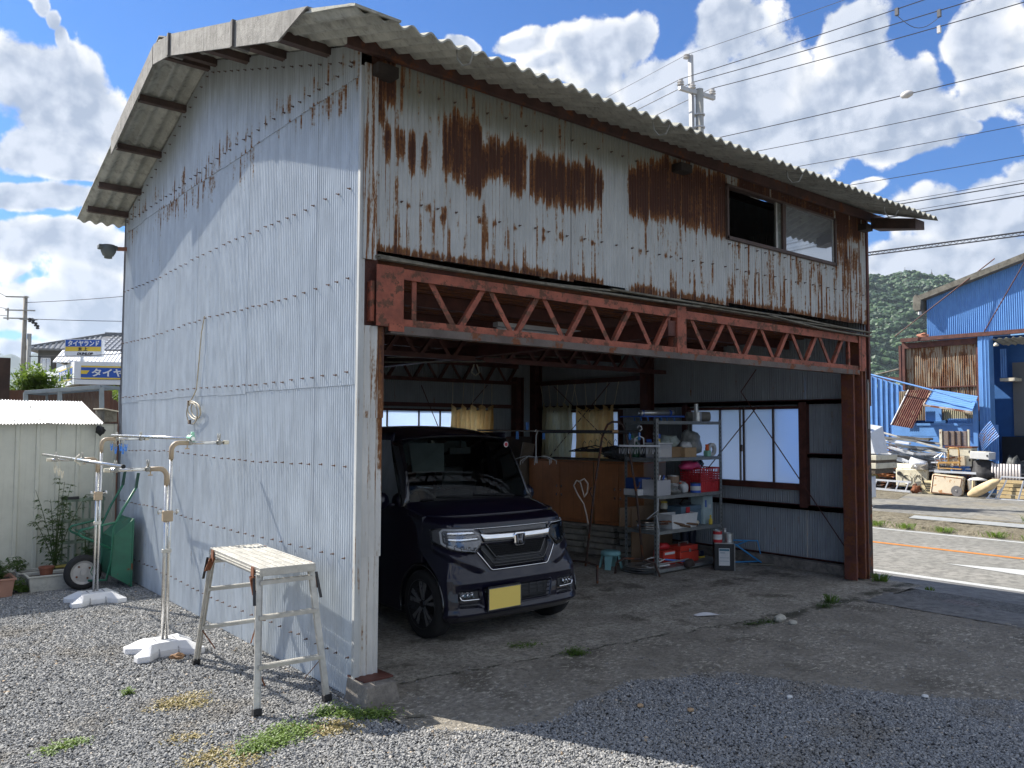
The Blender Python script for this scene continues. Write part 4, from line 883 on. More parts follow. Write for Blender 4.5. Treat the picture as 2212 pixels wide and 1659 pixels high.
def peg(label, p, m, loop=.07, tilt=0, col=None, cat='clothes peg', grp='pegs on the laundry poles'):
    t = thing('clothes_peg', label, cat, p, grp); p = Vector(p)
    mb = MB(); mb.tube([p+Vector((.018*sin(a), tilt*.2, -loop/2+loop/2*cos(a)+.012)) for a in [k*2*pi/12 for k in range(13)]], .0018, 5, False); build(mb, 'loop', CREAM, t)
    q = p+Vector((tilt*.1, 0, -loop)); mb = MB()
    mb.beam(q+Vector((-.010, 0, .0)), q+Vector((-.003, 0, -.07)), .010, .007, (1, 0, 0)); mb.beam(q+Vector((.010, 0, .0)), q+Vector((.003, 0, -.07)), .010, .007, (1, 0, 0)); mb.box(q+Vector((0, 0, -.03)), (.022, .014, .010)); build(mb, 'jaw', m, t, bevel=.001)
for k, y in enumerate((4.24, 4.12, 3.98, 3.93, 3.86)): peg(['blue peg nearest the beige elbow on the upper pole', 'second blue peg from the elbow on the upper pole', 'low hanging blue peg in the middle of the row', 'fourth blue peg from the elbow on the upper pole', 'blue peg nearest the joint of the upper pole'][k], (-.46, y, 1.64), BLUEP, .07+.03*(k % 2), (k-2)*.1)
for k, y in enumerate((4.15, 4.05, 3.97)): peg(['leftmost cream peg on the lower pole', 'cream peg in the middle of the lower pole row', 'tilted white peg at the end of the lower pole row'][k], (-1.0, y, 1.44), CREAM, .08+.02*k, k*.15)
t = thing('pole_clip', 'mint green clip holding the upper pole on its hook', 'clip', (-.46, 1.87, 1.66)); mb = MB(); mb.tube([(-.46, 1.93, 1.66), (-.46, 1.83, 1.66)], .021, 10); build(mb, 'body', MINT, t, bevel=.003); mb = MB(); mb.box((-.45, 1.87, 1.69), (.02, .04, .03)); build(mb, 'grip', MINT, t, bevel=.004)
t = thing('pole_tie', 'white cord tied round the lower pole beside the further stand', 'cord', (-1.0, 4.0, 1.4)); 
mb = MB(); mb.tube([(-.98, 3.2, 1.50), (-1.01, 3.2, 1.47), (-1.02, 3.2, 1.44), (-.99, 3.2, 1.42), (-.97, 3.2, 1.40)], .006, 6); build(mb, 'knot', CREAM, t)
# cable loop on the wall
CBL = mat('old_beige_cable', (.36, .31, .22), .6, 0, .2, 20, .1)
t = thing('hanging_cable', 'old beige cable hanging in a coil on the left metal wall', 'cable', (-.03, 3.0, 2.8))
mb = MB(); pts = [(-.025, 2.92, 2.78), (-.04, 2.95, 2.62), (-.04, 2.99, 2.40), (-.04, 3.03, 2.2), (-.04, 3.05, 2.10), (-.05, 3.12, 2.02), (-.05, 3.22, 1.98)]
mb.tube(pts, .0055, 6)
for cy, cz, ry, rz_, tl in ((3.08, 1.90, .17, .085, .35), (3.13, 1.87, .15, .10, -.2), (3.02, 1.90, .13, .07, .1)):
    mb.tube([(-.05-.01*sin(a), cy+ry*cos(a)+tl*rz_*sin(a), cz+rz_*sin(a)) for a in [k*2*pi/28 for k in range(29)]], .0055, 6, False)
build(mb, 'coil', CBL, t); mb = MB(); mb.box((-.055, 3.22, 1.97), (.02, .03, .05)); mb.box((-.055, 3.18, 1.79), (.02, .045, .04)); build(mb, 'plug', mat('brown_tape', (.10, .07, .05), .8), t, bevel=.003)
# flood lamp on the rear corner
t = thing('flood_lamp', 'grey outdoor lamp on a rusty arm at the rear corner of the garage', 'lamp', (-.2, 5.8, 3.85))
mb = MB(); mb.beam((-.14, 5.79, 3.885), (.0, 5.79, 3.90), .03, .045); build(mb, 'arm', mat('rust_arm', (.33, .14, .08), .7), t)
mb = MB(); mb.lathe([(.02, -.105), (.045, -.10), (.045, -.075), (.06, -.07), (.085, -.02), (.088, .05), (.07, .06), (0, .06)], (-.215, 5.79, 3.86), 16); build(mb, 'housing', mat('lamp_grey', (.13, .14, .13), .6, .3), t, smooth=True); mb = MB(); mb.lohi((-.33, 5.74, 3.86), (-.12, 5.84, 3.915)); build(mb, 'hood', MATS['lamp_grey'], t, bevel=.012)

# cream shed with a corrugated roof, and its wall running on to the garage
CRW = mat('cream_steel_siding', (.60, .59, .49), .55, 0, .06, 3, .05, 60, dirt=.12, streak=.12)
sh = thing('cream_shed', 'low cream ribbed metal shed with a bright corrugated roof', 'shed', (-1.6, 5.9, 0))
x = -.03
while x > -3.6:
    mb = MB(); w_ = .205
    prof = [(x, 5.90), (x-.030, 5.90), (x-.036, 5.917), (x-w_+.012, 5.917), (x-w_+.006, 5.90), (x-w_, 5.90)]
    mb.add([(a, b, .10) for a, b in prof]+[(a, b, 1.775) for a, b in prof], [(i, i+1, i+7, i+6) for i in range(5)]); build(mb, 'wall_panel', CRW, sh); x -= w_
mb = MB(); mb.lohi((-3.6, 5.895, .0), (-.03, 5.94, .11)); build(mb, 'plinth', CONC, sh)
mb = MB(); mb.lohi((-3.6, 5.93, .1), (-.3, 5.95, 1.76)); build(mb, 'backing_wall', CRW, sh)
mb = MB(); mb.lohi((-.23, 5.89, 1.775), (-.03, 5.94, 1.79)); build(mb, 'wall_cap', BRN, sh)
RW = corr_mat('bright_roof_steel', (.36, .36, .365), .3, .4, streakk=.4)
for k in range(6):
    a = -.23-.56*(k+1)
    for y0, y1, l0 in ((5.80, 7.0, 0),):
        mb = MB(); at = {'rust': [], 'grime': []}; corr((mb, at), (a, y0, 1.775), (1, 0, 0), Vector((0, 1.2, .29)).normalized(), Vector((0, -.29, 1.2)).normalized(), .58, 1.235, nz=2, amp=.0095); 
        sk = .0
        mb.v = [Vector((p.x, p.y, p.z+.012*noise.noise((p.x*2, p.y, 0)))) for p in mb.v]; build(mb, 'roof_sheet', RW, sh, smooth=True, attr=at)
mb = MB(); mb.grid(1, 1, lambda u, v: (-3.6+3.37*u, 7.0+1.2*v, 2.06-.29*v)); build(mb, 'roof_back', CRW, sh)
mb = MB()
for y, n_ in ((5.98, 12), (6.62, 12)):
    for i in range(n_): mb.lathe([(.017, 0), (.015, .008), (0, .012)], (-.33-.26*i, y, 1.775+.29/1.2*(y-5.8)+.006), 8)
build(mb, 'roof_screws', mat('pale_screw_cap', (.8, .78, .72), .5), sh, kind='stuff')
mb = MB(); mb.ico((-.24, 5.80, 1.70), .055, 2, .35, (1, .8, 1.1)); build(mb, 'torn_closer_strip', BLACK, label='ragged black scrap under the right eave corner of the cream shed', cat='scrap')
t = thing('broken_box', 'small grey wooden box on the cream wall beside the garage', 'box', (-.1, 6.3, 1.79)); mb = MB(); mb.box((-.09, 6.2, 1.87), (.16, .2, .14), .3); build(mb, 'body', WOODG, t); mb = MB(); mb.box((-.10, 6.17, 1.945), (.2, .22, .012), .3, Matrix.Rotation(.15, 3, 'Y')); build(mb, 'lid', CREAM, t); mb = MB(); mb.beam((-.09, 6.2, 0), (-.09, 6.2, 1.8), .1, .1); build(mb, 'post', WOODG, t)
# brown corrugated fence further back
BRF = corr_mat('brown_fence_steel', (.16, .075, .045), .0, .8, streakk=.5)
fe = thing('brown_fence', 'old brown corrugated fence with a ragged edge behind the cream shed', 'fence', (-.5, 11.7, 0))
A, Bp = Vector((-4.2, 14.6, 0)), Vector((1.9, 9.75, 0)); dv = (Bp-A).normalized(); L = (Bp-A).length; nn = Vector((dv.y, -dv.x, 0)); k = 0; u = 0
while u < L:
    w_ = .62; p0 = A+dv*u
    fx = p0.x
    if fx > .75: tp = lambda q, b=u: max(1.2, 2.36-.75*max(0, ((A+dv*(b+q)).x-.85))**1.0-.05*((q*17) % 1))
    else: tp = lambda q: 2.36
    sheet('fence_sheet', BRF, fe, p0+nn*.004*(k % 2), dv, (0, 0, 1), nn, w_, 2.36, nz=3, per=4, amp=.008, pitch=.075, rustf=lambda p: .3, top=tp); u += .6; k += 1
mb = MB(); mb.lohi((-1.15, 10.36, 0), (-.56, 10.5, 2.83)); build(mb, 'timber_stack', mat('dark_brown_board', (.045, .025, .018), .85, 0, .3, 5, .3), label='dark brown board standing at the left edge of the photo', cat='board')
# display case
t = thing('display_case', 'tilted grey framed glass display case behind the cream shed', 'display case', (0, 8.8, 0))
TL, TR, dn = Vector((-.52, 9.15, 2.24)), Vector((.34, 8.40, 2.33)), Vector((.045, .0, -1.0)); bk = Vector((.35, .42, .0)); FRG = mat('grey_case_frame', (.22, .25, .27), .5, .3, .12, 6, .1)
def bar(nm, a, b, w_, h, m=FRG): mb = MB(); mb.beam(a, b, w_, h); build(mb, nm, m, t, bevel=.004)
BL_, BR_ = TL+dn*.95, TR+dn*.92
bar('frame_rail', TL, TR, .06, .055); bar('frame_rail', BL_, BR_, .06, .05); bar('frame_rail', TL+bk, TR+bk, .03, .03); bar('frame_rail', TL, TL+bk, .05, .05); bar('frame_rail', TR, TR+bk, .05, .05)
for a, b in ((TL, BL_), (TR, BR_), (TL.lerp(TR, .45), BL_.lerp(BR_, .45))): bar('frame_post', a, b, .05, .06)
bar('frame_post', TL+bk, BL_+bk, .03, .03); bar('frame_post', TR+bk, BR_+bk, .03, .03); bar('shelf', TL.lerp(BL_, .62)+bk*.5, TR.lerp(BR_, .62)+bk*.5, .35, .015); bar('ledge', BL_+Vector((.02, -.05, -.06)), BR_+Vector((.12, -.05, -.06)), .2, .05, CRW)
m, n, b = newmat('dark_case_glass'); b.inputs['Base Color'].default_value = (.02, .03, .03, 1); b.inputs['Roughness'].default_value = .08; b.inputs['Alpha'].default_value = .45; MATS['caseglass'] = m
mb = MB(); mb.add([TL, TR, BR_, BL_], [(0, 1, 2, 3)]); build(mb, 'pane', m, t)
for q in (BL_, BR_): bar('leg', q+dn*.02, Vector((q.x, q.y, 0)), .06, .06)
# wheelbarrow standing on its nose
GRN = mat('green_paint', (.018, .13, .075), .45, 0, .15, 6, .1, dirt=.25, rust=.08)
t = thing('wheelbarrow', 'green wheelbarrow standing on end against the left wall', 'wheelbarrow', (-.4, 4.95, 0)); yb = 4.95
mb = MB(); o_, i_ = [(-.115, .035, .30), (-.115, .735, .30)], None
r0 = [(-.13, yb-.23, .02), (-.13, yb+.23, .02), (-.13, yb+.25, .74), (-.13, yb-.25, .74)]; r1 = [(-.33, yb-.2, .15), (-.33, yb+.2, .15), (-.33, yb+.2, .56), (-.33, yb-.2, .56)]
mb.add(r0+r1, [(4, 7, 6, 5), (0, 1, 5, 4), (1, 2, 6, 5), (2, 3, 7, 6), (3, 0, 4, 7)]); build(mb, 'tray', GRN, t, bevel=.02, solid=.004)
mb = MB(); mb.tube([r0[0], r0[1], r0[2], r0[3], r0[0]], .010, 6); build(mb, 'tray_rim', GRN, t)
for s_ in (-1, 1):
    mb = MB(); mb.tube([(-.52, yb+s_*.06, .10), (-.36, yb+s_*.14, .10), (-.335, yb+s_*.2, .3), (-.33, yb+s_*.24, .66), (-.24, yb+s_*.26, .86), (-.12, yb+s_*.27, 1.08)], .013, 8); build(mb, 'frame_tube', GRN, t, smooth=True)
    mb = MB(); mb.tube([(-.12, yb+s_*.27, 1.08), (-.10, yb+s_*.27, 1.24)], .017, 8); build(mb, 'handle_grip', mat('dark_green_grip', (.01, .05, .035), .6), t)
    mb = MB(); mb.tube([(-.30, yb+s_*.25, .72), (-.64, yb+s_*.22, .66), (-.66, yb+s_*.22, .63), (-.64, yb+s_*.22, .60), (-.34, yb+s_*.22, .44)], .012, 8); build(mb, 'stand_leg', GRN, t, smooth=True)
mb = MB(); mb.tube([(-.60, yb-.22, .62), (-.60, yb+.22, .62)], .010, 6); build(mb, 'crossbar', GRN, t)
mb = MB(); mb.beam((-.50, yb-.075, .19), (-.42, yb-.09, .03), .03, .006); mb.beam((-.50, yb-.075, .19), (-.46, yb-.08, .30), .03, .006); build(mb, 'fork', GRN, t)
mb = MB(); mb.lathe([(.125, -.035), (.16, -.04), (.182, -.025), (.187, 0), (.182, .025), (.16, .04), (.125, .035)], (-.56, yb, .185), 28, 'y', False); wh = build(mb, 'wheel', BLACK, t, smooth=True)
mb = MB(); mb.lathe([(.0, -.03), (.03, -.03), (.03, -.02), (.10, -.02), (.126, -.035), (.126, .035), (.10, .02), (0, .02)], (-.56, yb, .185), 24, 'y'); build(mb, 'rim', mat('grey_rim', (.42, .40, .38), .5, .2, .1, 8, .1, dirt=.3), wh)
for k in range(4): a = k*pi/2+.6; mb = MB(); mb.lathe([(.011, -.026), (.011, -.018)], (-.56+.075*cos(a), yb, .185+.075*sin(a)), 8, 'y'); build(mb, 'rim_bolt', RB, wh)
# planters
PL = mat('white_planter', (.46, .45, .40), .7, 0, .15, 5, .2, dirt=.5); SOIL = mat('soil', (.04, .03, .02), 1, 0, .3, 40, .8)
def planter(x0, x1, y0, y1, h, m, label, flare=.02):
    t = thing('planter', label, 'planter', ((x0+x1)/2, (y0+y1)/2, 0)); mb = MB()
    def rr(a, e, z): return [(x0-e, y0-e, z), (x1+e, y0-e, z), (x1+e, y1+e, z), (x0-e, y1+e, z)]
    R_s = [rr(0, 0, 0), rr(0, flare, h-.02), rr(0, flare+.015, h-.018), rr(0, flare+.015, h), rr(0, flare-.008, h), rr(0, flare-.012, h-.03)]
    vs = sum(R_s, []); mb.add(vs, [(i*4+k, i*4+(k+1) % 4, (i+1)*4+(k+1) % 4, (i+1)*4+k) for i in range(5) for k in range(4)]+[(3, 2, 1, 0)]); build(mb, 'trough', m, t, bevel=.004)
    mb = MB(); mb.add(rr(0, flare-.012, h-.03), [(0, 1, 2, 3)]); build(mb, 'soil', SOIL, t); return t
planter(-1.02, -.46, 5.1, 5.33, .17, PL, 'long dirty white planter box at the foot of the cream shed')
planter(-1.06, -.40, 5.42, 5.62, .17, PL, 'long grey white planter box tight against the cream shed wall')
planter(-1.50, -1.20, 5.0, 5.3, .19, mat('terracotta_plastic', (.36, .19, .13), .7, 0, .12, 5, .15, dirt=.3), 'square terracotta coloured planter at the left edge with leafy plants')
mb = MB(); mb.lathe([(.055, 0), (.07, .085), (.078, .087), (.078, .105), (.068, .105), (.06, .07), (0, .07)], (-.86, 5.2, .14), 16); build(mb, 'flowerpot', mat('brown_pot', (.20, .07, .04), .7), label='small brown flowerpot standing in the dirty white planter', cat='flowerpot')
mb = MB(); mb.lohi((-.72, 5.5, .165), (-.46, 5.6, .19)); build(mb, 'seed_tray', mat('faded_yellow', (.45, .35, .08), .7), label='flat faded yellow tray lying on the rear planter', cat='tray', bevel=.01)
# plants
STEM = mat('plant_stem', (.07, .10, .03), .7)
def leafy_plant(name, label, x, y, z, stems, spread, L, mtl=LEAFD, cat='plant', dens=26, grp=None):
    t = thing(name, label, cat, (x, y, z), grp); ms = MB(); ml = MB()
    for k in range(stems):
        a = random.uniform(0, 2*pi); hh = L*random.uniform(.5, 1)*(1 if k else 1.15); lean = random.uniform(.05, 1)*spread*(.2 if k == 0 else 1); pts = []
        for q in range(7): s_ = q/6; pts.append(Vector((x+cos(a)*lean*s_**1.4, y+.6*sin(a)*lean*s_**1.4, z+hh*s_*(1-.15*lean*s_))))
        ms.tube(pts, [.006*(1-.8*q/6)+.001 for q in range(7)], 5)
        for q in range(dens):
            s_ = random.uniform(.12, 1); i = min(int(s_*6), 5); p = pts[i].lerp(pts[i+1], s_*6-i); b_ = random.uniform(0, 2*pi); r = random.uniform(.04, .13)*(1.15-s_*.6); tip = p+Vector((cos(b_)*r, sin(b_)*r, r*.25)); ms.tube([p, tip], .0015, 3, False)
            for w_ in range(5): leafq(ml, p.lerp(tip, .35+.15*w_), Vector((cos(b_+(w_-2)*.6), sin(b_+(w_-2)*.6), random.uniform(-.4, .2))), random.uniform(.03, .06), .018, .5)
    build(ms, 'stems', STEM, t); build(ml, 'leaves', mtl, t); return t
leafy_plant('tall_weed', 'tall feathery green plant growing behind the white planter', -.72, 5.55, .12, 8, .38, 1.02)
leafy_plant('tall_weed', 'leafy shoots beside the wheelbarrow wheel in front of the mesh board', -.42, 5.5, .10, 4, .25, .55, dens=16)
leafy_plant('potted_plant', 'bushy green herb spilling from the terracotta planter', -1.36, 5.15, .16, 9, .24, .22, LEAFD, dens=22)
leafy_plant('potted_plant', 'low green weed on the ground between the planters', -1.10, 5.2, .0, 6, .10, .14, LEAFG, dens=14)
leafy_plant('potted_plant', 'small dark seedling above the left end of the white planter', -1.08, 5.5, .16, 3, .12, .24, LEAFD, dens=14)
t = thing('mesh_board', 'mossy translucent lattice board leaning on the cream shed behind the weed', 'lattice board', (-.42, 5.75, 0)); MOSS = mat('mossy_plastic', (.22, .27, .20), .8, 0, .4, 8, .3, dirt=.5)
for i in range(7): mb = MB(); mb.lohi((-.62+i*.07, 5.78, .1), (-.60+i*.07, 5.79, .92)); build(mb, 'lattice_bar', MOSS, t)
for i in range(4): mb = MB(); mb.lohi((-.63, 5.77, .15+i*.24), (-.17, 5.78, .19+i*.24)); build(mb, 'lattice_bar', MOSS, t)
mb = MB(); mb.lohi((-.63, 5.76, .90), (-.45, 5.80, .93)); mb.lohi((-.3, 5.7, .95), (-.17, 5.76, .98)); build(mb, 'top_rail', mat('black_plastic', (.018, .018, .02)), t)

# ------------------------------------------------------------------ left background
def text_mesh(s, size, m, org, U, V, parent, name='lettering', ext=.01, sx=1, shear=0, bold=0, align='LEFT'):
    cu = bpy.data.curves.new('t', 'FONT'); cu.body = s; cu.size = size; cu.extrude = ext; cu.offset = bold; cu.shear = shear; cu.align_x = align
    o = bpy.data.objects.new('t', cu); COL.objects.link(o); dg = bpy.context.evaluated_depsgraph_get(); me = bpy.data.meshes.new_from_object(o.evaluated_get(dg))
    U, V, org = Vector(U).normalized(), Vector(V).normalized(), Vector(org); N = U.cross(V); mb = MB()
    mb.add([org+U*v.co.x*sx+V*v.co.y+N*v.co.z for v in me.vertices], [tuple(p.vertices) for p in me.polygons]); bpy.data.objects.remove(o); bpy.data.meshes.remove(me)
    return build(mb, name, m, parent)
SBLUE = mat('sign_blue', (.012, .085, .42), .4, 0, .03, 3, 0); SYEL = mat('sign_yellow', (.72, .52, .05), .4, 0, .03, 3, 0); SWH = mat('sign_white', (.74, .76, .78), .5, 0, .04, 2, 0); SBLK = mat('sign_black', (.02, .02, .03), .5)
sh = thing('tyre_shop', 'white tyre shop with blue and yellow signs behind the brown fence', 'shop', (8, 38, 0))
C0 = Vector((5.26, 35.38, 0)); r1 = Vector((.905, -.425, 0)); l1 = Vector((.055, .998, 0)); q3 = (C0+r1*9+l1*12.4)
def pl(a): return (a.x, a.y)
mb = MB(); mb.prism([pl(C0), pl(C0+r1*9), pl(q3), pl(C0+l1*12.4)], 'z', 3.60, 4.62); build(mb, 'fascia', SWH, sh)
e = (r1+l1)*.25; mb = MB(); mb.prism([pl(C0+e), pl(C0+r1*8.7+l1*.2), pl(q3-e), pl(C0+l1*12+r1*.3)], 'z', -.1, 3.60); build(mb, 'wall', mat('brown_shop_wall', (.16, .13, .09), .8, 0, .2, 2, .1), sh)
def signface(A0, U, x0, x1, N, txt, ts, tx, sx=1):
    o = A0+N*.02
    def q(nm, a, b, c, d, m, k=0): mb = MB(); P = [o+U*a+N*k, o+U*b+N*k, o+U*b+N*k+Vector((0, 0, 0)), o+U*a+N*k]; mb.add([P[0]+Vector((0, 0, c)), P[1]+Vector((0, 0, c)), P[1]+Vector((0, 0, d)), P[0]+Vector((0, 0, d))], [(0, 1, 2, 3)]); build(mb, nm, m, sh)
    q('sign_stripe', x0, x1, 4.36, 4.43, SYEL); q('sign_stripe', x0, x1, 3.82, 3.90, SYEL); q('sign_board', x0, x1, 3.91, 4.35, SBLUE)
    mb = MB(); mb.add([o+U*x0+N*.01+Vector((0, 0, 4.22)), o+U*x0+N*.01+Vector((0, 0, 4.06)), o+U*(x0+.2*sx)+N*.01+Vector((0, 0, 4.06)), o+U*(x0+.3*sx)+N*.01+Vector((0, 0, 4.22))], [(0, 1, 2, 3)]); build(mb, 'sign_arrow', SYEL, sh)
    text_mesh(txt, ts, SWH, o+N*.015+U*tx+Vector((0, 0, 3.985)), U, (0, 0, 1), sh, bold=.012, sx=sx)
signface(C0, r1, .28, 6, (-l1+r1*.0).normalized() if False else Vector((-.425, -.905, 0)), 'タイヤランド氷上', .38, .70, 1.18)
Ul = -l1; signface(C0, Ul, -4.6, -.5, Vector((-.998, .055, 0)), 'タイヤランド氷上', .40, -4.1, 1.05)
# gabled white roof and the sign on its post
g0 = Vector((5.30, 38.2, 0)); mb = MB(); RWH = mat('white_roof', (.82, .83, .84), .5, 0, .04, 2, .05)
rA, rB = g0+Vector((0, 0, 5.28)), g0+r1*9+Vector((0, 0, 5.28)); eA, eB = g0-Vector((-.425, -.905, 0))*-1.5+Vector((0, 0, 4.62)), g0+r1*9+Vector((-.425, -.905, 0))*1.5+Vector((0, 0, 4.62))
bA, bB = g0-Vector((-.425, -.905, 0))*1.5+Vector((0, 0, 4.62)), g0+r1*9-Vector((-.425, -.905, 0))*1.5+Vector((0, 0, 4.62))
eA = g0+Vector((-.425, -.905, 0))*1.5+Vector((0, 0, 4.62))
nr = 56
for i in range(nr):
    a, b = i/nr, (i+.62)/nr; up = Vector((0, 0, .035)); mb.add([eA.lerp(eB, a)+up, eA.lerp(eB, b)+up, rA.lerp(rB, b)+up, rA.lerp(rB, a)+up], [(0, 1, 2, 3)])
mb.add([eA, eB, rB, rA, bA, bB], [(0, 1, 2, 3), (3, 2, 5, 4)]); build(mb, 'roof', RWH, sh, solid=.02)
mb = MB(); mb.add([eA+r1*.15, rA+r1*.15-Vector((0, 0, .06)), bA+r1*.15], [(0, 1, 2)]); build(mb, 'gable', CREAM, sh)
sg = thing('shop_sign', 'blue, yellow and white lightbox sign on a post above the tyre shop roof', 'sign', (5.75, 36.2, 0)); U = Vector((6.42-5.10, 35.65-36.71, 0)).normalized(); N = Vector((U.y, -U.x, 0)); O = Vector((5.10, 36.71, 0)); WD = 1.69
mb = MB(); mb.add([O+N*.0+Vector((0, 0, 4.90)), O+U*WD+Vector((0, 0, 4.90)), O+U*WD+Vector((0, 0, 5.70)), O+Vector((0, 0, 5.70))]+[O-N*.25+Vector((0, 0, 4.9)), O+U*WD-N*.25+Vector((0, 0, 4.9)), O+U*WD-N*.25+Vector((0, 0, 5.7)), O-N*.25+Vector((0, 0, 5.7))], [(0, 1, 2, 3), (7, 6, 5, 4), (0, 4, 5, 1), (3, 2, 6, 7), (0, 3, 7, 4), (1, 5, 6, 2)]); build(mb, 'case', SWH, sg)
for nm, a, b, m in (('upper_panel', 5.36, 5.67, SBLUE), ('middle_panel', 5.15, 5.36, SYEL), ('lower_panel', 4.93, 5.15, SWH)):
    mb = MB(); p = O+N*.012; mb.add([p+U*.04+Vector((0, 0, a)), p+U*(WD-.04)+Vector((0, 0, a)), p+U*(WD-.04)+Vector((0, 0, b)), p+U*.04+Vector((0, 0, b))], [(0, 1, 2, 3)]); build(mb, nm, m, sg)
text_mesh('タイヤランド', .27, SWH, O+N*.02+U*.14+Vector((0, 0, 5.415)), U, (0, 0, 1), sg, bold=.008, sx=.90)
text_mesh('氷 上', .19, SBLK, O+N*.02+U*.62+Vector((0, 0, 5.18)), U, (0, 0, 1), sg, bold=.004)
text_mesh('DUNLOP', .15, SBLK, O+N*.02+U*.58+Vector((0, 0, 4.985)), U, (0, 0, 1), sg, bold=.007, sx=1.15, shear=.25)
mb = MB(); mb.tube([O+U*.75-N*.12+Vector((0, 0, 0)), O+U*.75-N*.12+Vector((0, 0, 4.9))], .08, 12); build(mb, 'post', SWH, sg)
# house with a tiled roof
hs = thing('tiled_house', 'dark walled house with a grey tiled hip roof behind the tyre shop', 'house', (10, 52, 0)); TILE = mat('grey_roof_tile', (.16, .165, .17), .42, 0, .2, 3, .2)
h0 = Vector((6.55, 52.3, 0)); W_, D_ = 12, 7; N2 = Vector((-.425, -.905, 0))
mb = MB(); mb.prism([pl(h0), pl(h0+r1*W_), pl(h0+r1*W_-N2*D_), pl(h0-N2*D_)], 'z', -.1, 6.45); build(mb, 'wall', mat('house_wall', (.10, .10, .09), .8, 0, .15, 1, .1), hs)
e0, e1, e2, e3 = h0+N2*.6-r1*.6, h0+N2*.6+r1*(W_+.6), h0-N2*(D_+.6)+r1*(W_+.6), h0-N2*(D_+.6)-r1*.6; up = Vector((0, 0, 6.42)); t0, t1 = h0+r1*3.0-N2*3.5+Vector((0, 0, 7.75)), h0+r1*(W_-3)-N2*3.5+Vector((0, 0, 7.75))
e0, e1, e2, e3 = [q+up for q in (e0, e1, e2, e3)]; mb = MB(); mb.add([e0, e1, e2, e3, t0, t1], [(0, 1, 5, 4), (1, 2, 5), (2, 3, 4, 5), (3, 0, 4)]); rf_ = build(mb, 'roof', TILE, hs, solid=.12)
RTB = mat('bright_tile_ridge', (.42, .43, .44), .35, 0, .1, 3, 0)
mb = MB(); nt_ = 46
for i in range(nt_):
    f = (i+.5)/nt_; a = e0.lerp(e1, f); u_ = min(1, f*(W_+1.2)/4.1, (1-f)*(W_+1.2)/4.1)
    tp_ = t0.lerp(t1, (f*(W_+1.2)-3.6)/(W_-6)) if u_ >= 1 else e0.lerp(t0, u_) if f < .5 else e1.lerp(t1, u_)
    tp_ = a+(tp_-a)
    for j in range(7):
        p, q = a.lerp(tp_, j/7), a.lerp(tp_, (j+.86)/7); mb.beam(p+Vector((0, 0, .10)), q+Vector((0, 0, .06)), .10, .06)
build(mb, 'tile_rows', RTB, rf_, kind='stuff')
mb = MB(); mb.beam(t0+Vector((0, 0, .12)), t1+Vector((0, 0, .12)), .3, .25); mb.beam(e0+Vector((0, 0, .08)), t0+Vector((0, 0, .1)), .22, .18); build(mb, 'ridge', TILE, rf_)
for a, b, z0, z1 in ((1.0, 3.6, 4.6, 6.0), (4.2, 8, 5.5, 6.2), (.2, .7, 4.6, 5.9)):
    mb = MB(); p = h0+N2*.03; mb.add([p+r1*a+Vector((0, 0, z0)), p+r1*b+Vector((0, 0, z0)), p+r1*b+Vector((0, 0, z1)), p+r1*a+Vector((0, 0, z1))], [(0, 1, 2, 3)]); wn = build(mb, 'window', MATS['window_glass'] if 'window_glass' in MATS else MATS['glass'], hs)
    mb = MB()
    for x_ in (a, (a+b)/2, b): mb.beam(p+r1*x_+N2*.03+Vector((0, 0, z0)), p+r1*x_+N2*.03+Vector((0, 0, z1)), .07, .06)
    mb.beam(p+r1*a+N2*.03+Vector((0, 0, z1)), p+r1*b+N2*.03+Vector((0, 0, z1)), .06, .07); build(mb, 'frame', SWH if a < .5 else BRN, wn)
# satellite dishes / outdoor units on the shop roof edge
for k, (f, rr) in enumerate(((.6, .22), (1.1, .26))):
    c = C0+l1*(2.0+k*1.2)+Vector((.1, 0, 4.85)); mb = MB(); mb.lathe([(rr, .05), (rr*.6, .01), (0, 0)], c, 14, 'y'); build(mb, 'dish_aerial', SWH, label=['smaller white dish aerial on the tyre shop roof edge', 'larger white dish aerial further back on the tyre shop roof edge'][k], cat='aerial', solid=.01)
# utility pole, left
PCON = mat('pole_concrete', (.42, .41, .37), .85, 0, .15, 3, .2); 
t = thing('utility_pole', 'tall grey utility pole with crossarms left of the tyre shop', 'utility pole', (2.47, 29.8, 0))
mb = MB(); mb.tube([(2.47, 29.8, 0), (2.47, 29.8, 6.55)], [.11, .07], 12); build(mb, 'pole', mat('timber_pole', (.33, .30, .25), .85), t, smooth=True); mb = MB(); mb.tube([(2.62, 29.7, 0), (2.62, 29.7, 5.15)], .075, 12); build(mb, 'pole', PCON, t, smooth=True)
UU = Vector((.77, -.64, 0))
for z, a, b in ((6.52, -.75, .1), (6.02, -.75, .35), (5.72, -.8, .3), (5.68, -.2, .45)): mb = MB(); mb.beam(Vector((2.47, 29.7, z))+UU*a, Vector((2.47, 29.7, z-.02))+UU*b, .04, .045); build(mb, 'crossarm', PCON, t)
mb = MB(); mb.beam(Vector((2.47, 29.7, 5.65))-UU*.65, Vector((2.47, 29.7, 6.1))-UU*.65, .05, .05); build(mb, 'arm_stay', PCON, t)
for q, z in ((.28, 5.5), (.38, 5.4), (.45, 5.3), (.15, 5.56)): mb = MB(); mb.lathe([(.04, 0), (.07, .04), (.04, .08), (.07, .12), (.03, .16)], Vector((2.47, 29.6, z))+UU*q, 8); build(mb, 'insulator', mat('dark_insulator', (.06, .06, .06), .4), t)
WIRE = mat('power_cable', (.03, .03, .035), .6, 0, .1, 3, 0); WIRET = mat('thin_cable', (.10, .10, .11), .6, 0, .1, 3, 0)
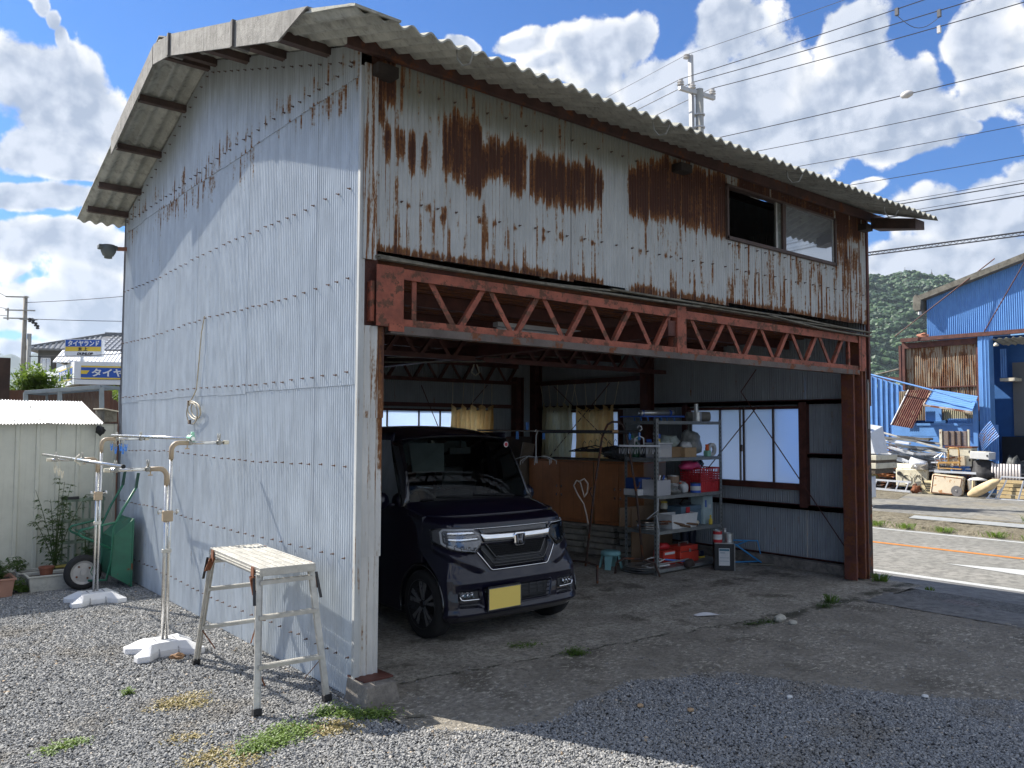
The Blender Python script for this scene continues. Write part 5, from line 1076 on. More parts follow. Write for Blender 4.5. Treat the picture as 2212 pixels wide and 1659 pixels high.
def wire(label, a, b, sag, r, m=WIRE, grp='overhead lines', name='overhead_wire'):
    a, b = Vector(a), Vector(b); n_ = 24; mb = MB(); mb.tube([a.lerp(b, k/n_)-Vector((0, 0, sag*4*(k/n_)*(1-k/n_))) for k in range(n_+1)], r, 5)
    return build(mb, name, m, label=label, cat='wire', group=grp)
PQ = Vector((2.47, 29.7, 0))
wire('thin wire from the left utility pole top toward upper left', PQ-UU*.7+Vector((0, 0, 6.5)), (-6, 18, 9.3), .3, .010, WIRET, 'thin wires at the left utility pole')
wire('thin wire from the lower crossarm of the left pole, upper of the pair', PQ-UU*.65+Vector((0, 0, 6.05)), (-6, 17, 6.6), .3, .010, WIRET, 'thin wires at the left utility pole')
wire('thin wire from the lower crossarm of the left pole, lower of the pair', PQ-UU*.65+Vector((0, 0, 5.8)), (-6, 17, 5.4), .3, .010, WIRET, 'thin wires at the left utility pole')
wire('faint wire from the left pole rising to the right behind the garage', PQ+Vector((0, 0, 6.3)), (12, 22, 8), .3, .012, WIRET, 'thin wires at the left utility pole')
wire('wire from the left pole passing above the house roof', PQ+Vector((.2, 0, 5.7)), (30, 30, 9.5), .6, .012, WIRET, 'thin wires at the left utility pole')
wire('upper wire crossing in front of the tyre shop fascia', (2.62, 29.5, 4.3), (12, 20, 6.2), .55, .016, WIRE, 'cables crossing the tyre shop')
wire('lower wire crossing in front of the tyre shop fascia', (2.62, 29.5, 3.6), (12, 20, 5.0), .7, .016, WIRE, 'cables crossing the tyre shop')
# shrubs
BARK = mat('bark', (.10, .075, .05), .9, 0, .25, 12, .6)
def shrub(name, label, c, rad, n_, leaf=.05, mtl=LEAFG, trunk=True, cat='shrub', flat=1):
    t = thing(name, label, cat, (c[0], c[1], 0)); ml = MB(); cl = []
    for _ in range(max(8, n_//90)):
        v = Vector([random.gauss(0, .45) for _ in range(3)]); v.x *= rad[0]; v.y *= rad[1]; v.z *= rad[2]; cl.append((Vector(c)+v, random.uniform(.14, .3)*max(rad)))
    for _ in range(n_):
        o_, r = random.choice(cl); v = Vector([random.gauss(0, .5) for _ in range(3)])*r; p = o_+v; leafq(ml, p, Vector((v.x, v.y, v.z+.3*r)) if v.length > .01 else rdir(), leaf*random.uniform(.6, 1.3), leaf*.55)
    build(ml, 'crown', mtl, t)
    mb = MB()
    for k in range(3 if trunk else 1): mb.tube([(c[0]+.05*k, c[1], 0), (c[0]+.03*k, c[1], c[2]*.6), cl[k][0]], [.05, .035, .015], 7)
    build(mb, 'trunk', BARK, t)
shrub('garden_tree', 'round green garden tree above the brown fence beside the pole', (.27, 13.65, 2.62), (.50, .4, .28), 5200, .07)
shrub('garden_shrub', 'dark green conifer shrub between the shop sign and the garage', (2.62, 14.1, 2.65), (.22, .3, .34), 2200, .06, LEAFD)
shrub('garden_shrub', 'low yellow green hedge along the brown fence under the shop', (2.0, 14.6, 2.42), (.55, .3, .13), 2600, .05, LEAFB)
shrub('garden_shrub', 'leafy branch tips at the left edge above the dark board', (-.85, 11.3, 2.92), (.25, .25, .14), 900, .05, LEAFB)
# distant clutter: small roofs and a far pole
t = thing('far_pole', 'thin far utility pole with transformers near the left edge', 'utility pole', (1.5, 38, 0)); 
mb = MB(); mb.tube([(1.75, 38.4, 0), (1.75, 38.4, 5.2)], [.12, .08], 8); build(mb, 'pole', PCON, t)
for z, q in ((4.55, .8), (4.15, .9)): mb = MB(); mb.beam((1.75-q*.7, 38.4+q*.5, z), (1.75+q*.9, 38.4-q*.7, z-.08), .06, .08); build(mb, 'crossarm', BLACK, t)
for q in (-.5, .55): mb = MB(); mb.lathe([(.0, 0), (.14, .02), (.14, .22), (0, .24)], (1.75+q, 38.4-q*.7, 4.25), 10); build(mb, 'transformer', BLACK, t)
for k, (x, y, w_, h, lb) in enumerate(((1.2, 44, 3.6, 3.0, 'low pale roofed building at the left edge behind the fence'), (-3.2, 48, 3, 2.9, 'small far building with a tilted roof left of the pole'))):
    t = thing('far_building', lb, 'building', (x, y, 0)); mb = MB(); mb.lohi((x-w_/2, y, 0), (x+w_/2, y+4, h-.4)); build(mb, 'wall', mat('far_wall', (.28, .27, .25), .9), t); mb = MB(); mb.prism([(y-.3, h-.45), (y+2, h+.35), (y+4.3, h-.45)], 'x', x-w_/2-.2, x+w_/2+.2); build(mb, 'roof', RWH, t)
# ------------------------------------------------------------------ the car
XC, YF = 1.89, .57
PLAN = [(0, 0), (.25, .006), (.42, .025), (.55, .06), (.63, .115), (.69, .20), (.72, .30), (.7375, .42)]
YPR = [(.1, .12), (.17, .08), (.20, .03), (.24, 0), (.32, 0), (.45, .02), (.60, .03), (.70, .05), (.80, .07), (.90, .09), (.95, .125), (.985, .18), (1.0, .235)]
PA = np.array(PLAN); PY = np.array(YPR); ARC = np.concatenate([[0], np.cumsum(np.hypot(*np.diff(PA, axis=0).T))]); SM = float(ARC[-1])
from numpy import interp
def chaik(p, n_=2):
    for _ in range(n_):
        q = [p[0]]
        for a, b in zip(p, p[1:]): q += [tuple(np.array(a)*.75+np.array(b)*.25), tuple(np.array(a)*.25+np.array(b)*.75)]
        p = q+[p[-1]]
    return np.array(p)
PS = chaik([(a, x, y) for a, (x, y) in zip(ARC, PLAN)], 2); PZ = chaik(YPR, 2)
def S(s, z, d=0):
    a = abs(s); X = interp(a, PS[:, 0], PS[:, 1]); zf = float(interp(z, [.52, .74], [.36, 1])); o = interp(a, PS[:, 0], PS[:, 2])*zf; e = .01
    X2 = interp(a+e, PS[:, 0], PS[:, 1])-interp(a-e, PS[:, 0], PS[:, 1]); O2 = zf*(interp(a+e, PS[:, 0], PS[:, 2])-interp(a-e, PS[:, 0], PS[:, 2]))
    L = math.hypot(X2, O2) or 1; nx_, ny_ = O2/L, -X2/L; sg_ = 1 if s >= 0 else -1
    return Vector((XC+sg_*(X+nx_*d), YF+o+interp(z, PZ[:, 0], PZ[:, 1])+ny_*d, z))
def inpoly(x, y, P):
    c = False; n_ = len(P)
    for i in range(n_):
        (a, b), (p, q) = P[i], P[(i+1) % n_]
        if (b > y) != (q > y) and x < (p-a)*(y-b)/(q-b)+a: c = not c
    return c
def sdist(x, y, P):
    d = 9; n_ = len(P)
    for i in range(n_):
        a, b = np.array(P[i]), np.array(P[(i+1) % n_]); ab = b-a; t = max(0, min(1, np.dot(np.array((x, y))-a, ab)/np.dot(ab, ab))); d = min(d, np.hypot(*(np.array((x, y))-a-ab*t)))
    return d if inpoly(x, y, P) else -d
GRL = [(-.41, .78), (-.41, .71), (-.30, .568), (.30, .568), (.41, .71), (.41, .78)]
INT = [(-.40, .435), (.35, .435), (.31, .285), (-.37, .285)]
FBL = [(-.66, .435), (-.43, .43), (-.40, .28), (-.65, .285)]; FBR = [(-a, b) for a, b in FBL][::-1]
def relief(s, z):
    d = 0
    for P, dep in ((GRL, .03), (INT, .03), (FBL, .028), (FBR, .028)):
        if abs(z-.5) < .4: d -= dep*max(0, min(1, sdist(s, z, P)/.018))
    a = abs(s)
    d += .022*max(0, 1-abs(z-.485)/.07)*(1 if a < .62 else max(0, 1-(a-.62)/.1))        # shelf under the grille
    w_ = .60+(a-.38)*.45                                                                 # ridge running out to the lamps
    if .36 < a < .80: d += .028*max(0, 1-abs(z-w_+.02)/.06)*min(1, (a-.36)/.08)
    d += .022*max(0, 1-abs(z-.235)/.045)*(1 if a < .66 else .6)                          # lower lip
    d += .022*max(0, 1-abs(z-.950)/.04)*(1 if a < .6 else .4)
    return d
m, n, b = newmat('dark_blue_car_paint'); MATS['carpaint'] = m
b.inputs['Base Color'].default_value = (.004, .0035, .014, 1); b.inputs['Metallic'].default_value = 0; b.inputs['Roughness'].default_value = .35; b.inputs['Coat Weight'].default_value = .85; b.inputs['Coat Roughness'].default_value = .02
b.inputs['Coat IOR'].default_value = 1.5; b.inputs['Specular IOR Level'].default_value = .2
CP = m; CBK = mat('car_black_trim', (.012, .012, .014), .45, 0, .1, 10, 0); GBK = mat('gloss_black_trim', (.008, .008, .010), .06, 0, .1, 10, 0, coat=1)
car = thing('car', 'dark blue black boxy small car with a chrome grille and yellow number plate', 'car', (XC, 2.2, 0))
WY, WZ, WR = 1.0, .283, .285
mb = MB(); NU, NV = 150, 84; keep = {}
vs = []
for j in range(NV+1):
    z = .165+(1.0-.165)*j/NV
    for i in range(NU+1):
        s = -SM+2*SM*i/NU; vs.append(S(s, z, relief(s, z)))
fs = []
for j in range(NV):
    for i in range(NU):
        a = j*(NU+1)+i; c = (vs[a]+vs[a+NU+2])/2
        if math.hypot(c.y-WY, c.z-WZ) < .318: continue
        fs.append((a, a+1, a+NU+2, a+NU+1))
mb.add(vs, fs); body = build(mb, 'body', CP, car, smooth=True, solid=.004)
# bonnet
def cowl(u, k=1): x = -.70+1.40*u; q = abs(x)/.70; return Vector((XC+x*k, 1.12+.17*q**2.2, 1.115-.022*q**2))
def noseedge(u): s = -SM+2*SM*u; return S(s, 1.0, relief(s, 1.0))
mb = MB(); mb.grid(60, 14, lambda u, v: noseedge(u).lerp(cowl(u), v)+Vector((0, 0, .022*sin(pi*v)*(1-abs(2*u-1)**4)))); build(mb, 'bonnet', CP, car, smooth=True, solid=.004)
# windscreen, pillars, roof, sides
def wtop(u): x = -.60+1.20*u; q = abs(x)/.60; return Vector((XC+x, 1.46+.09*q**2, 1.665-.035*q**2))
def wbot(u): x = -.67+1.34*u; q = abs(x)/.67; return Vector((XC+x, 1.135+.155*q**2.2, 1.115-.015*q**2))
m, n, b = newmat('car_glass'); MATS['carglass'] = m; m.node_tree.nodes.remove(b); tr_ = n.new('ShaderNodeBsdfTransparent'); tr_.inputs[0].default_value = (.62, .68, .64, 1); gl = n.new('ShaderNodeBsdfGlossy'); gl.inputs['Roughness'].default_value = .02
fr = n.new('ShaderNodeFresnel'); fr.inputs[0].default_value = 1.33; ms = n.new('ShaderNodeMixShader'); n.l.new(fr.outputs[0], ms.inputs[0]); n.l.new(tr_.outputs[0], ms.inputs[1]); n.l.new(gl.outputs[0], ms.inputs[2]); n.l.new(ms.outputs[0], m.node_tree.nodes['Material Output'].inputs[0])
CG = m
mb = MB(); mb.grid(30, 14, lambda u, v: wbot(u).lerp(wtop(u), v)+Vector((0, -.03*sin(pi*v), 0))); build(mb, 'windscreen', CG, car, smooth=True)
for s_ in (-1, 1):
    u0 = 0 if s_ < 0 else 1; mb = MB()
    a, b_ = wbot(u0), wtop(u0); A2 = Vector((XC+s_*.7375, 1.30, 1.05)); B2 = Vector((XC+s_*.655, 1.62, 1.62))
    mb.grid(4, 10, lambda u, v: (a.lerp(b_, v)+Vector((0, -.03*sin(pi*v), 0))).lerp(A2.lerp(B2, v), u)+Vector((s_*.01, -.01, 0))*sin(pi*u)); build(mb, 'pillar', GBK, car, smooth=True, solid=.01)
    # side shell: lower panel with arches
    X_ = XC+s_*.7375; poly = [(1.02, 1.03), (1.02, .72)]
    def arch(yc, a0, a1, n_=12): return [(yc+.335*cos(radians(a0+(a1-a0)*k/n_)), WZ+.335*sin(radians(a0+(a1-a0)*k/n_))) for k in range(n_+1)]
    poly = [(1.0, .62)]+arch(WY, 82, -18)+arch(3.52, 198, -18)+[(3.93, .25), (3.94, 1.05), (1.30, 1.06), (1.0, 1.0)]
    mb = MB(); mb.prism(poly, 'x', X_-s_*.006, X_-s_*.10); build(mb, 'side_panel', CP, car, bevel=.005)
    mb = MB(); mb.grid(20, 6, lambda u, v: (X_-s_*(.002+.075*v**1.5), 1.32+.32*v*(1-u)+u*2.58, 1.055+.575*v)); build(mb, 'side_window', CG, car, smooth=True)
    for y_ in (1.95, 2.95, 3.85): mb = MB(); mb.beam((X_-s_*.01, y_, 1.05), (X_-s_*.085, y_+.02, 1.64), .07, .02, (1, 0, 0)); build(mb, 'pillar', GBK, car)
    mb = MB(); mb.tube([(X_-s_*.012, p, q) for p, q in arch(WY, 182, -18, 20)], -.0, 6) if False else mb.tube([(X_-s_*.004, WY+.322*cos(radians(182-200*k/30)), WZ+.322*sin(radians(182-200*k/30))) for k in range(31)], .009, 6); build(mb, 'wheel_arch', GBK, car, smooth=True)
    mb = MB(); mb.grid(14, 4, lambda u, v: (X_-s_*(.03+.2*v), WY+.33*cos(pi*u), WZ+.33*sin(pi*u))); build(mb, 'arch_liner', CBK, car)
    # mirror
    mb = MB(); mb.lathe([(0, -.055), (.06, -.05), (.082, -.01), (.082, .03), (.07, .05), (0, .055)], (XC+s_*.84, 1.50, 1.10), 12, 'y'); mb.beam((XC+s_*.70, 1.50, 1.06), (XC+s_*.82, 1.50, 1.07), .03, .03); build(mb, 'mirror', CP, car, smooth=True)
def roofp(u, v):
    x = -1+2*u; y = 1.47+2.45*v; e = wtop(u); q = abs(x)
    hw = .60+.055*min(1, v*8); zc = 1.665+.10*(1-(1-min(1, v*3.2))**2)-.02*v
    y = e.y+(3.92-e.y)*v; return Vector((XC+x*hw, y, zc-.035*q**2-.05*q**8))
mb = MB(); mb.grid(30, 30, roofp); build(mb, 'roof', CP, car, smooth=True, solid=.01)
mb = MB(); pts = [wtop(k/16)+Vector((0, -.012, .008)) for k in range(17)]; mb.tube(pts, .007, 6); build(mb, 'visor_strip', GBK, car)
for s_ in (-1, 1):
    mb = MB(); mb.grid(16, 3, lambda u, v: (XC+s_*(.655+.005*v-.02*v), 1.6+2.3*u, 1.60+.10*v)); build(mb, 'roof_rail', CP, car, smooth=True, solid=.01)
mb = MB(); mb.lohi((XC-.72, 3.90, .25), (XC+.72, 3.945, 1.06)); build(mb, 'tailgate', CP, car, bevel=.01); mb = MB(); mb.add([(XC-.70, 3.93, 1.06), (XC+.70, 3.93, 1.06), (XC+.62, 3.90, 1.62), (XC-.62, 3.90, 1.62)], [(0, 1, 2, 3)]); build(mb, 'rear_window', CG, car)
mb = MB(); mb.lohi((XC-.72, .85, .16), (XC+.72, 3.9, .22)); build(mb, 'floor_pan', CBK, car)
mb = MB(); mb.lohi((XC-.62, .78, .20), (XC+.62, 1.1, .92)); build(mb, 'engine_bay', CBK, car)
# cabin
SEAT = mat('dark_seat', (.02, .02, .022), .8, 0, .2, 20, .2)
mb = MB(); mb.grid(20, 8, lambda u, v: (XC-.68+1.36*u, 1.16+.40*v, 1.06+.03*sin(pi*u)-.12*v**3)); build(mb, 'dashboard', SEAT, car, smooth=True)
for sx in (-.33, .33):
    for y_ in (2.05, 3.1):
        mb = MB(); mb.box((XC+sx, y_, .80), (.5, .14, .62), 0, Matrix.Rotation(-.15, 3, 'X')); mb.box((XC+sx, y_-.24, .55), (.5, .5, .14)); st = build(mb, 'seat', SEAT, car, bevel=.04)
        mb = MB(); mb.box((XC+sx, y_+.06, 1.24), (.26, .10, .20)); mb.tube([(XC+sx-.06, y_+.05, 1.05), (XC+sx-.06, y_+.06, 1.2)], .006, 5); mb.tube([(XC+sx+.06, y_+.05, 1.05), (XC+sx+.06, y_+.06, 1.2)], .006, 5); build(mb, 'headrest', SEAT, st, bevel=.03)
mb = MB(); c = Vector((XC+.33-.66, 1.62, 1.0)); mb.tube([c+Vector((.18*cos(a), .06*sin(a), .17*sin(a))) for a in [k*2*pi/24 for k in range(25)]], .014, 6, False); mb.beam(c-Vector((.17, 0, 0)), c+Vector((.17, 0, 0)), .05, .02); build(mb, 'steering_wheel', CBK, car)
mb = MB(); mb.box((XC-.02, 1.46, 1.53), (.24, .03, .065)); mb.tube([(XC-.02, 1.45, 1.55), (XC-.02, 1.44, 1.63)], .01, 6); build(mb, 'inner_mirror', CBK, car, bevel=.008)
mb = MB(); mb.add([(XC-.50, 1.52, 1.34), (XC-.18, 1.48, 1.34), (XC-.16, 1.52, 1.60), (XC-.52, 1.55, 1.60)], [(0, 1, 2, 3)]); build(mb, 'sun_visor', mat('grey_visor', (.10, .11, .11), .8), car, solid=.012)
mb = MB(); q = wbot(.96).lerp(wtop(.96), .90)+Vector((0, -.03, 0)); mb.lathe([(0, -.001), (.028, 0), (0, .001)], q, 16, 'y'); build(mb, 'sticker', WHITEP, car); mb = MB(); mb.lathe([(0, -.001), (.020, 0), (0, .001)], q+Vector((0, -.002, 0)), 14, 'y'); build(mb, 'sticker', mat('red_sticker', (.5, .03, .04), .5), car)
for (u0, v0, u1, v1, u2, v2) in ((.52, .0, .30, .02, .16, .05), (.80, .0, .62, .02, .42, .045)):
    P_ = lambda u, v: wbot(u).lerp(wtop(u), v)+Vector((0, -.03*sin(pi*v)-.018, .008)); mb = MB(); mb.tube([P_(u0, v0), P_(u1, v1+.01), P_(u2, v2)], [.009, .007, .005], 6); mb.tube([P_(u0-.1, -.01), P_(u2-.1, v2-.035), ], .006, 6); build(mb, 'wiper', CBK, car)
# patches on the nose ----
def patch(name, top, bot, d, m_, th=.006, nu=24, nv=5, smooth=True, parent=None, dz=None):
    """top and bot: polylines in (arc, height); projected on the nose at distance d"""
    def pl_(P, t):
        L = [0]
        for a, b_ in zip(P, P[1:]): L.append(L[-1]+math.hypot(b_[0]-a[0], b_[1]-a[1]))
        q = t*L[-1]; i = 0
        while i < len(P)-2 and L[i+1] < q: i += 1
        k = (q-L[i])/(L[i+1]-L[i]); return P[i][0]+(P[i+1][0]-P[i][0])*k, P[i][1]+(P[i+1][1]-P[i][1])*k
    mb = MB()
    def f(u, v):
        a, b_ = pl_(bot, u), pl_(top, u); s_, z_ = a[0]+(b_[0]-a[0])*v, a[1]+(b_[1]-a[1])*v; return S(s_, z_, d+(dz(u, v) if dz else 0))
    mb.grid(nu, nv, f); return build(mb, name, m_, parent or car, smooth=smooth, solid=th)
def stube(name, pts, d, r, m_, parent=None, sub=8, n_=6):
    P = []
    for a, b_ in zip(pts, pts[1:]): P += [S(a[0]+(b_[0]-a[0])*k/sub, a[1]+(b_[1]-a[1])*k/sub, d) for k in range(sub)]
    P.append(S(*pts[-1], d)); mb = MB(); mb.tube(P, r, n_); return build(mb, name, m_, parent or car, smooth=True)
DRLM = mat('lamp_light_guide', (.93, .94, .95), .15, 0, .02, 4, 0, coat=1); LHS = mat('lamp_reflector', (.85, .86, .88), .15, 1, .1, 8, 0); LDK = mat('lamp_housing', (.16, .16, .17), .2, 0, .1, 8, 0, coat=1)
m, n, b = newmat('lamp_lens'); MATS['lens'] = m; m.node_tree.nodes.remove(b); tr_ = n.new('ShaderNodeBsdfTransparent'); gl = n.new('ShaderNodeBsdfGlossy'); gl.inputs['Roughness'].default_value = .02; fr = n.new('ShaderNodeFresnel'); fr.inputs[0].default_value = 1.5; ms = n.new('ShaderNodeMixShader'); n.l.new(fr.outputs[0], ms.inputs[0]); n.l.new(tr_.outputs[0], ms.inputs[1]); n.l.new(gl.outputs[0], ms.inputs[2]); n.l.new(ms.outputs[0], m.node_tree.nodes['Material Output'].inputs[0])
for sg_ in (-1, 1):
    F2 = lambda P: [(sg_*a, b_) for a, b_ in P]
    top = F2([(.80, .905), (.70, .918), (.55, .917), (.44, .912), (.375, .872)]); bot = F2([(.80, .79), (.70, .762), (.55, .728), (.44, .710), (.365, .80)])
    hl_ = patch('headlight', top, bot, .004, LDK, .006)
    stube('light_guide', F2([(.43, .902), (.55, .905), (.69, .904), (.715, .885), (.712, .80), (.69, .782), (.56, .742), (.445, .722)]), .013, .0105, DRLM, hl_)
    patch('upper_reflector', F2([(.695, .892), (.55, .894), (.45, .892)]), F2([(.695, .862), (.55, .860), (.42, .862)]), .010, LHS, .003, 12, 2, parent=hl_, dz=lambda u, v: .004*sin(40*u))
    patch('reflector', F2([(.690, .845), (.55, .842), (.40, .845)]), F2([(.69, .81), (.55, .806), (.385, .815)]), .010, LHS, .003, 16, 2, parent=hl_)
    for k in range(5):
        s0 = .66-.055*k; c = S(sg_*s0, .775-.008*k, .012); mb = MB(); mb.lathe([(.004, .004), (.015, -.004), (.021, -.009)], c, 12, 'y'); build(mb, 'lamp_unit', LHS, hl_, smooth=True)
        mb = MB(); mb.box(c+Vector((0, .002, 0)), (.036, .004, .036)); build(mb, 'lamp_unit', LHS if k % 2 else LDK, hl_)
    patch('lens', top, bot, .024, MATS['lens'], .001, parent=hl_)
    # fog lamp pod
    patch('fog_housing', F2([(.65, .425), (.44, .42)]), F2([(.64, .35), (.44, .345)]), -.012, CBK, .004)
    for k in range(3): mb = MB(); mb.lathe([(0, .006), (.014, -.002), (.018, -.008)], S(sg_*(.60-.045*k), .392, -.004), 10, 'y'); build(mb, 'fog_lamp', LHS, car, smooth=True)
    patch('fog_lens', F2([(.63, .418), (.49, .414)]), F2([(.63, .372), (.49, .368)]), .002, MATS['lens'], .001)
    stube('fog_chrome', F2([(.64, .385), (.625, .362), (.60, .356), (.44, .354)]), .010, .0065, CHROME)
    for k in range(3): stube('fog_slat', F2([(.63, .325-.014*k), (.46, .322-.014*k)]), -.010, .003, CBK, sub=3)
patch('grille_surround', [(-.38, .905), (0, .905), (.38, .905)], [(-.37, .862), (0, .862), (.37, .862)], .010, GBK, .006)
stube('grille_line', [(-.435, .909), (0, .909), (.435, .909)], .014, .004, CHROME)
m, n, b = newmat('grille_chrome'); b.inputs['Base Color'].default_value = (.92, .92, .92, 1); b.inputs['Metallic'].default_value = 1; b.inputs['Roughness'].default_value = .06; MATS['gchrome'] = m
patch('chrome_bar', [(-.385, .872), (-.30, .862), (0, .858), (.30, .862), (.385, .872)], [(-.352, .802), (-.25, .802), (0, .80), (.25, .802), (.352, .802)], .020, m, .008, 40, 6, dz=lambda u, v: .010*sin(pi*v))
patch('grille_panel', [(-.40, .80), (0, .80), (.40, .80)], [(-.305, .572), (0, .572), (.305, .572)], -.020, CBK, .004)
mb = MB()
for j in range(7):
    z_ = .785-.0165*j; hw = .345-.014*j; k_ = int(hw/.021)
    for i in range(-k_, k_+1):
        s_ = i*.042/2*2/2+(.0105 if j % 2 else 0)*1; 
        if abs(s_) > hw: continue
        c = S(s_, z_, -.006); mb.lathe([(.0088, 0), (.0088, -.006), (.0066, -.006), (.0066, 0)], c, 6, 'y')
build(mb, 'grille_mesh', CBK, car)
for P in ([(-.335, .785), (-.245, .667), (.245, .667), (.335, .785)], [(-.385, .75), (-.28, .622), (.28, .622), (.385, .75)], [(-.25, .645), (.25, .645)], [(-.27, .60), (.27, .60)]): stube('grille_rib', P, .0, .0055, GBK)
stube('chrome_outline', [(-.425, .722), (-.40, .69), (-.315, .582), (-.295, .572), (.295, .572), (.315, .582), (.40, .69), (.425, .722)], .010, .0055, CHROME)
em = MB(); c = S(0, .803, .034)
def rr(w_, h_, r, k=5): return [(sx*(w_-r)+r*cos(a), sz*(h_-r)+r*sin(a)) for sx, sz, a0 in ((1, 1, 0), (-1, 1, 90), (-1, -1, 180), (1, -1, 270)) for a in [radians(a0+90*q/k) for q in range(k+1)]]
o_, i_ = rr(.058, .055, .022), rr(.048, .046, .017); n_ = len(o_)
em.add([c+Vector((x*(1+.06*(z/.055)), -.004, z)) for x, z in o_]+[c+Vector((x*(1+.06*(z/.055)), -.010, z)) for x, z in i_]+[c+Vector((x, .010, z)) for x, z in o_], [(k, (k+1) % n_, n_+(k+1) % n_, n_+k) for k in range(n_)]+[(k, 2*n_+k, 2*n_+(k+1) % n_, (k+1) % n_) for k in range(n_)])
eb = build(em, 'emblem', CHROME, car, smooth=False)
mb = MB(); mb.add([c+Vector((x, .004, z)) for x, z in o_], [tuple(range(n_))]); build(mb, 'emblem_field', GBK, eb)
mb = MB()
for sx in (-1, 1): mb.add([c+Vector((sx*a, d_, z)) for d_ in (-.008, .003) for a, z in ((.038, .038), (.024, .038), (.017, .0), (.016, -.036), (.028, -.036), (.030, .0))], [(0, 1, 2, 5), (5, 2, 3, 4), (0, 5, 11, 6), (5, 4, 10, 11), (1, 7, 8, 2), (2, 8, 9, 3)])
mb.box(c+Vector((0, -.003, -.006)), (.04, .008, .016)); build(mb, 'emblem_letter', CHROME, eb)
# intake and plate
patch('intake_panel', [(-.40, .435), (.35, .435)], [(-.37, .285), (.31, .285)], -.024, CBK, .004)
for z_ in (.40, .365, .33, .30): stube('intake_slat', [(-.38, z_), (.33, z_)], -.006, .0045, CBK, sub=12)
for s_ in (.02, .11, .20, .28): stube('intake_slat', [(s_, .43), (s_-.01, .29)], -.014, .003, CBK)
stube('intake_rim', [(-.05, .440), (.34, .440), (.355, .42), (.315, .285), (-.05, .283)], .004, .006, CP)
pc = Vector((XC-.215, YF-.034, .348)); mb = MB(); mb.box(pc, (.332, .004, .166)); pt_ = build(mb, 'number_plate', mat('yellow_plate', (.90, .66, .15), .5, 0, .01, 3, 0), car, bevel=.001)
mb = MB()
for a, b_ in (((-.172, -.088), (.172, -.083)), ((-.172, .083), (.172, .088)), ((-.172, -.083), (-.166, .083)), ((.166, -.083), (.172, .083))): mb.lohi(pc+Vector((a[0], -.005, a[1])), pc+Vector((b_[0], .004, b_[1])))
build(mb, 'plate_frame', CHROME, pt_); mb = MB(); mb.lohi(pc+Vector((-.172, .003, -.10)), pc+Vector((.172, .02, .10))); build(mb, 'plate_backing', CBK, pt_)
# wheels
RIMD = mat('dark_rim', (.03, .03, .034), .3, .6, .1, 10, 0); RIMC = mat('cut_rim_face', (.28, .28, .29), .3, .6, .1, 10, 0)
def wheel(x, y, sg_):
    mb = MB(); X0 = x; mb.lathe([(.19, -.075*sg_), (.25, -.08*sg_), (.278, -.06*sg_), (.285, 0), (.278, .06*sg_), (.25, .08*sg_), (.19, .075*sg_)], (X0, y, WZ), 40, 'x', False); w_ = build(mb, 'wheel', BLACK, car, smooth=True)
    mb = MB(); mb.lathe([(0, .0), (.19, .0), (.197, .055*sg_), (.203, .076*sg_), (.195, .078*sg_), (.188, .05*sg_)], (X0, y, WZ), 40, 'x'); build(mb, 'rim', RIMD, w_, smooth=True)
    for k in range(5):
        for q in (-.17, .17):
            a = k*2*pi/5+.3; a1 = a+q; a0 = a+q*.55; mb = MB(); P = lambda r, t, h: Vector((X0+sg_*h, y+r*cos(t), WZ+r*sin(t)))
            mb.add([P(.035, a0-.35, .06), P(.035, a0+.35, .06), P(.10, a1+.10, .066), P(.188, a1+.085+.05*(q > 0), .062), P(.188, a1-.085-.05*(q < 0), .062), P(.10, a1-.10, .066)]+[P(.035, a0, .02), P(.188, a1, .02)], [(0, 1, 2, 5), (5, 2, 3, 4), (1, 6, 7, 3, 2), (0, 5, 4, 7, 6)]); build(mb, 'spoke', RIMC, w_)
    mb = MB(); mb.lathe([(0, .072*sg_), (.028, .070*sg_), (.034, .055*sg_), (.034, .02*sg_)], (X0, y, WZ), 16, 'x'); build(mb, 'hub_cap', RIMD, w_)
for y_ in (WY, 3.52):
    wheel(XC-.66, y_, -1); wheel(XC+.66, y_, 1)
# ------------------------------------------------------------------ inside the garage
def pm(name, c, r=.5, **k): return mat(name, c, r, 0, .08, 8, .05, **k)
WHT = pm('ivory_plastic', (.62, .62, .60)); BLU = pm('strong_blue_plastic', (.03, .10, .42)); GRNP = pm('green_plastic', (.05, .28, .10)); CARD = mat('cardboard', (.30, .19, .10), .9, 0, .12, 6, .2); REDP = pm('red_plastic', (.50, .025, .03)); REDT = pm('red_tool_paint', (.55, .05, .03), .35)
SILV = mat('dull_tin', (.55, .55, .53), .35, .8, .12, 9, .05); DRK = pm('dark_plastic', (.02, .02, .025)); ORG = pm('orange_plastic', (.75, .12, .02)); YEL = pm('yellow_plastic', (.70, .50, .05)); PINK = pm('pink_film', (.62, .05, .16), .35); GRYB = mat('grey_bag', (.22, .22, .20), .35, 0, .35, 14, .3); TEAL = pm('pale_teal_plastic', (.25, .50, .50), .45)
m, n, b = newmat('clear_plastic'); b.inputs['Base Color'].default_value = (.62, .62, .64, 1); b.inputs['Roughness'].default_value = .25; b.inputs['Alpha'].default_value = .6; CLR = m
RACK = mat('grey_angle_steel', (.25, .26, .25), .5, .4, .15, 8, .1, 60, dirt=.35)
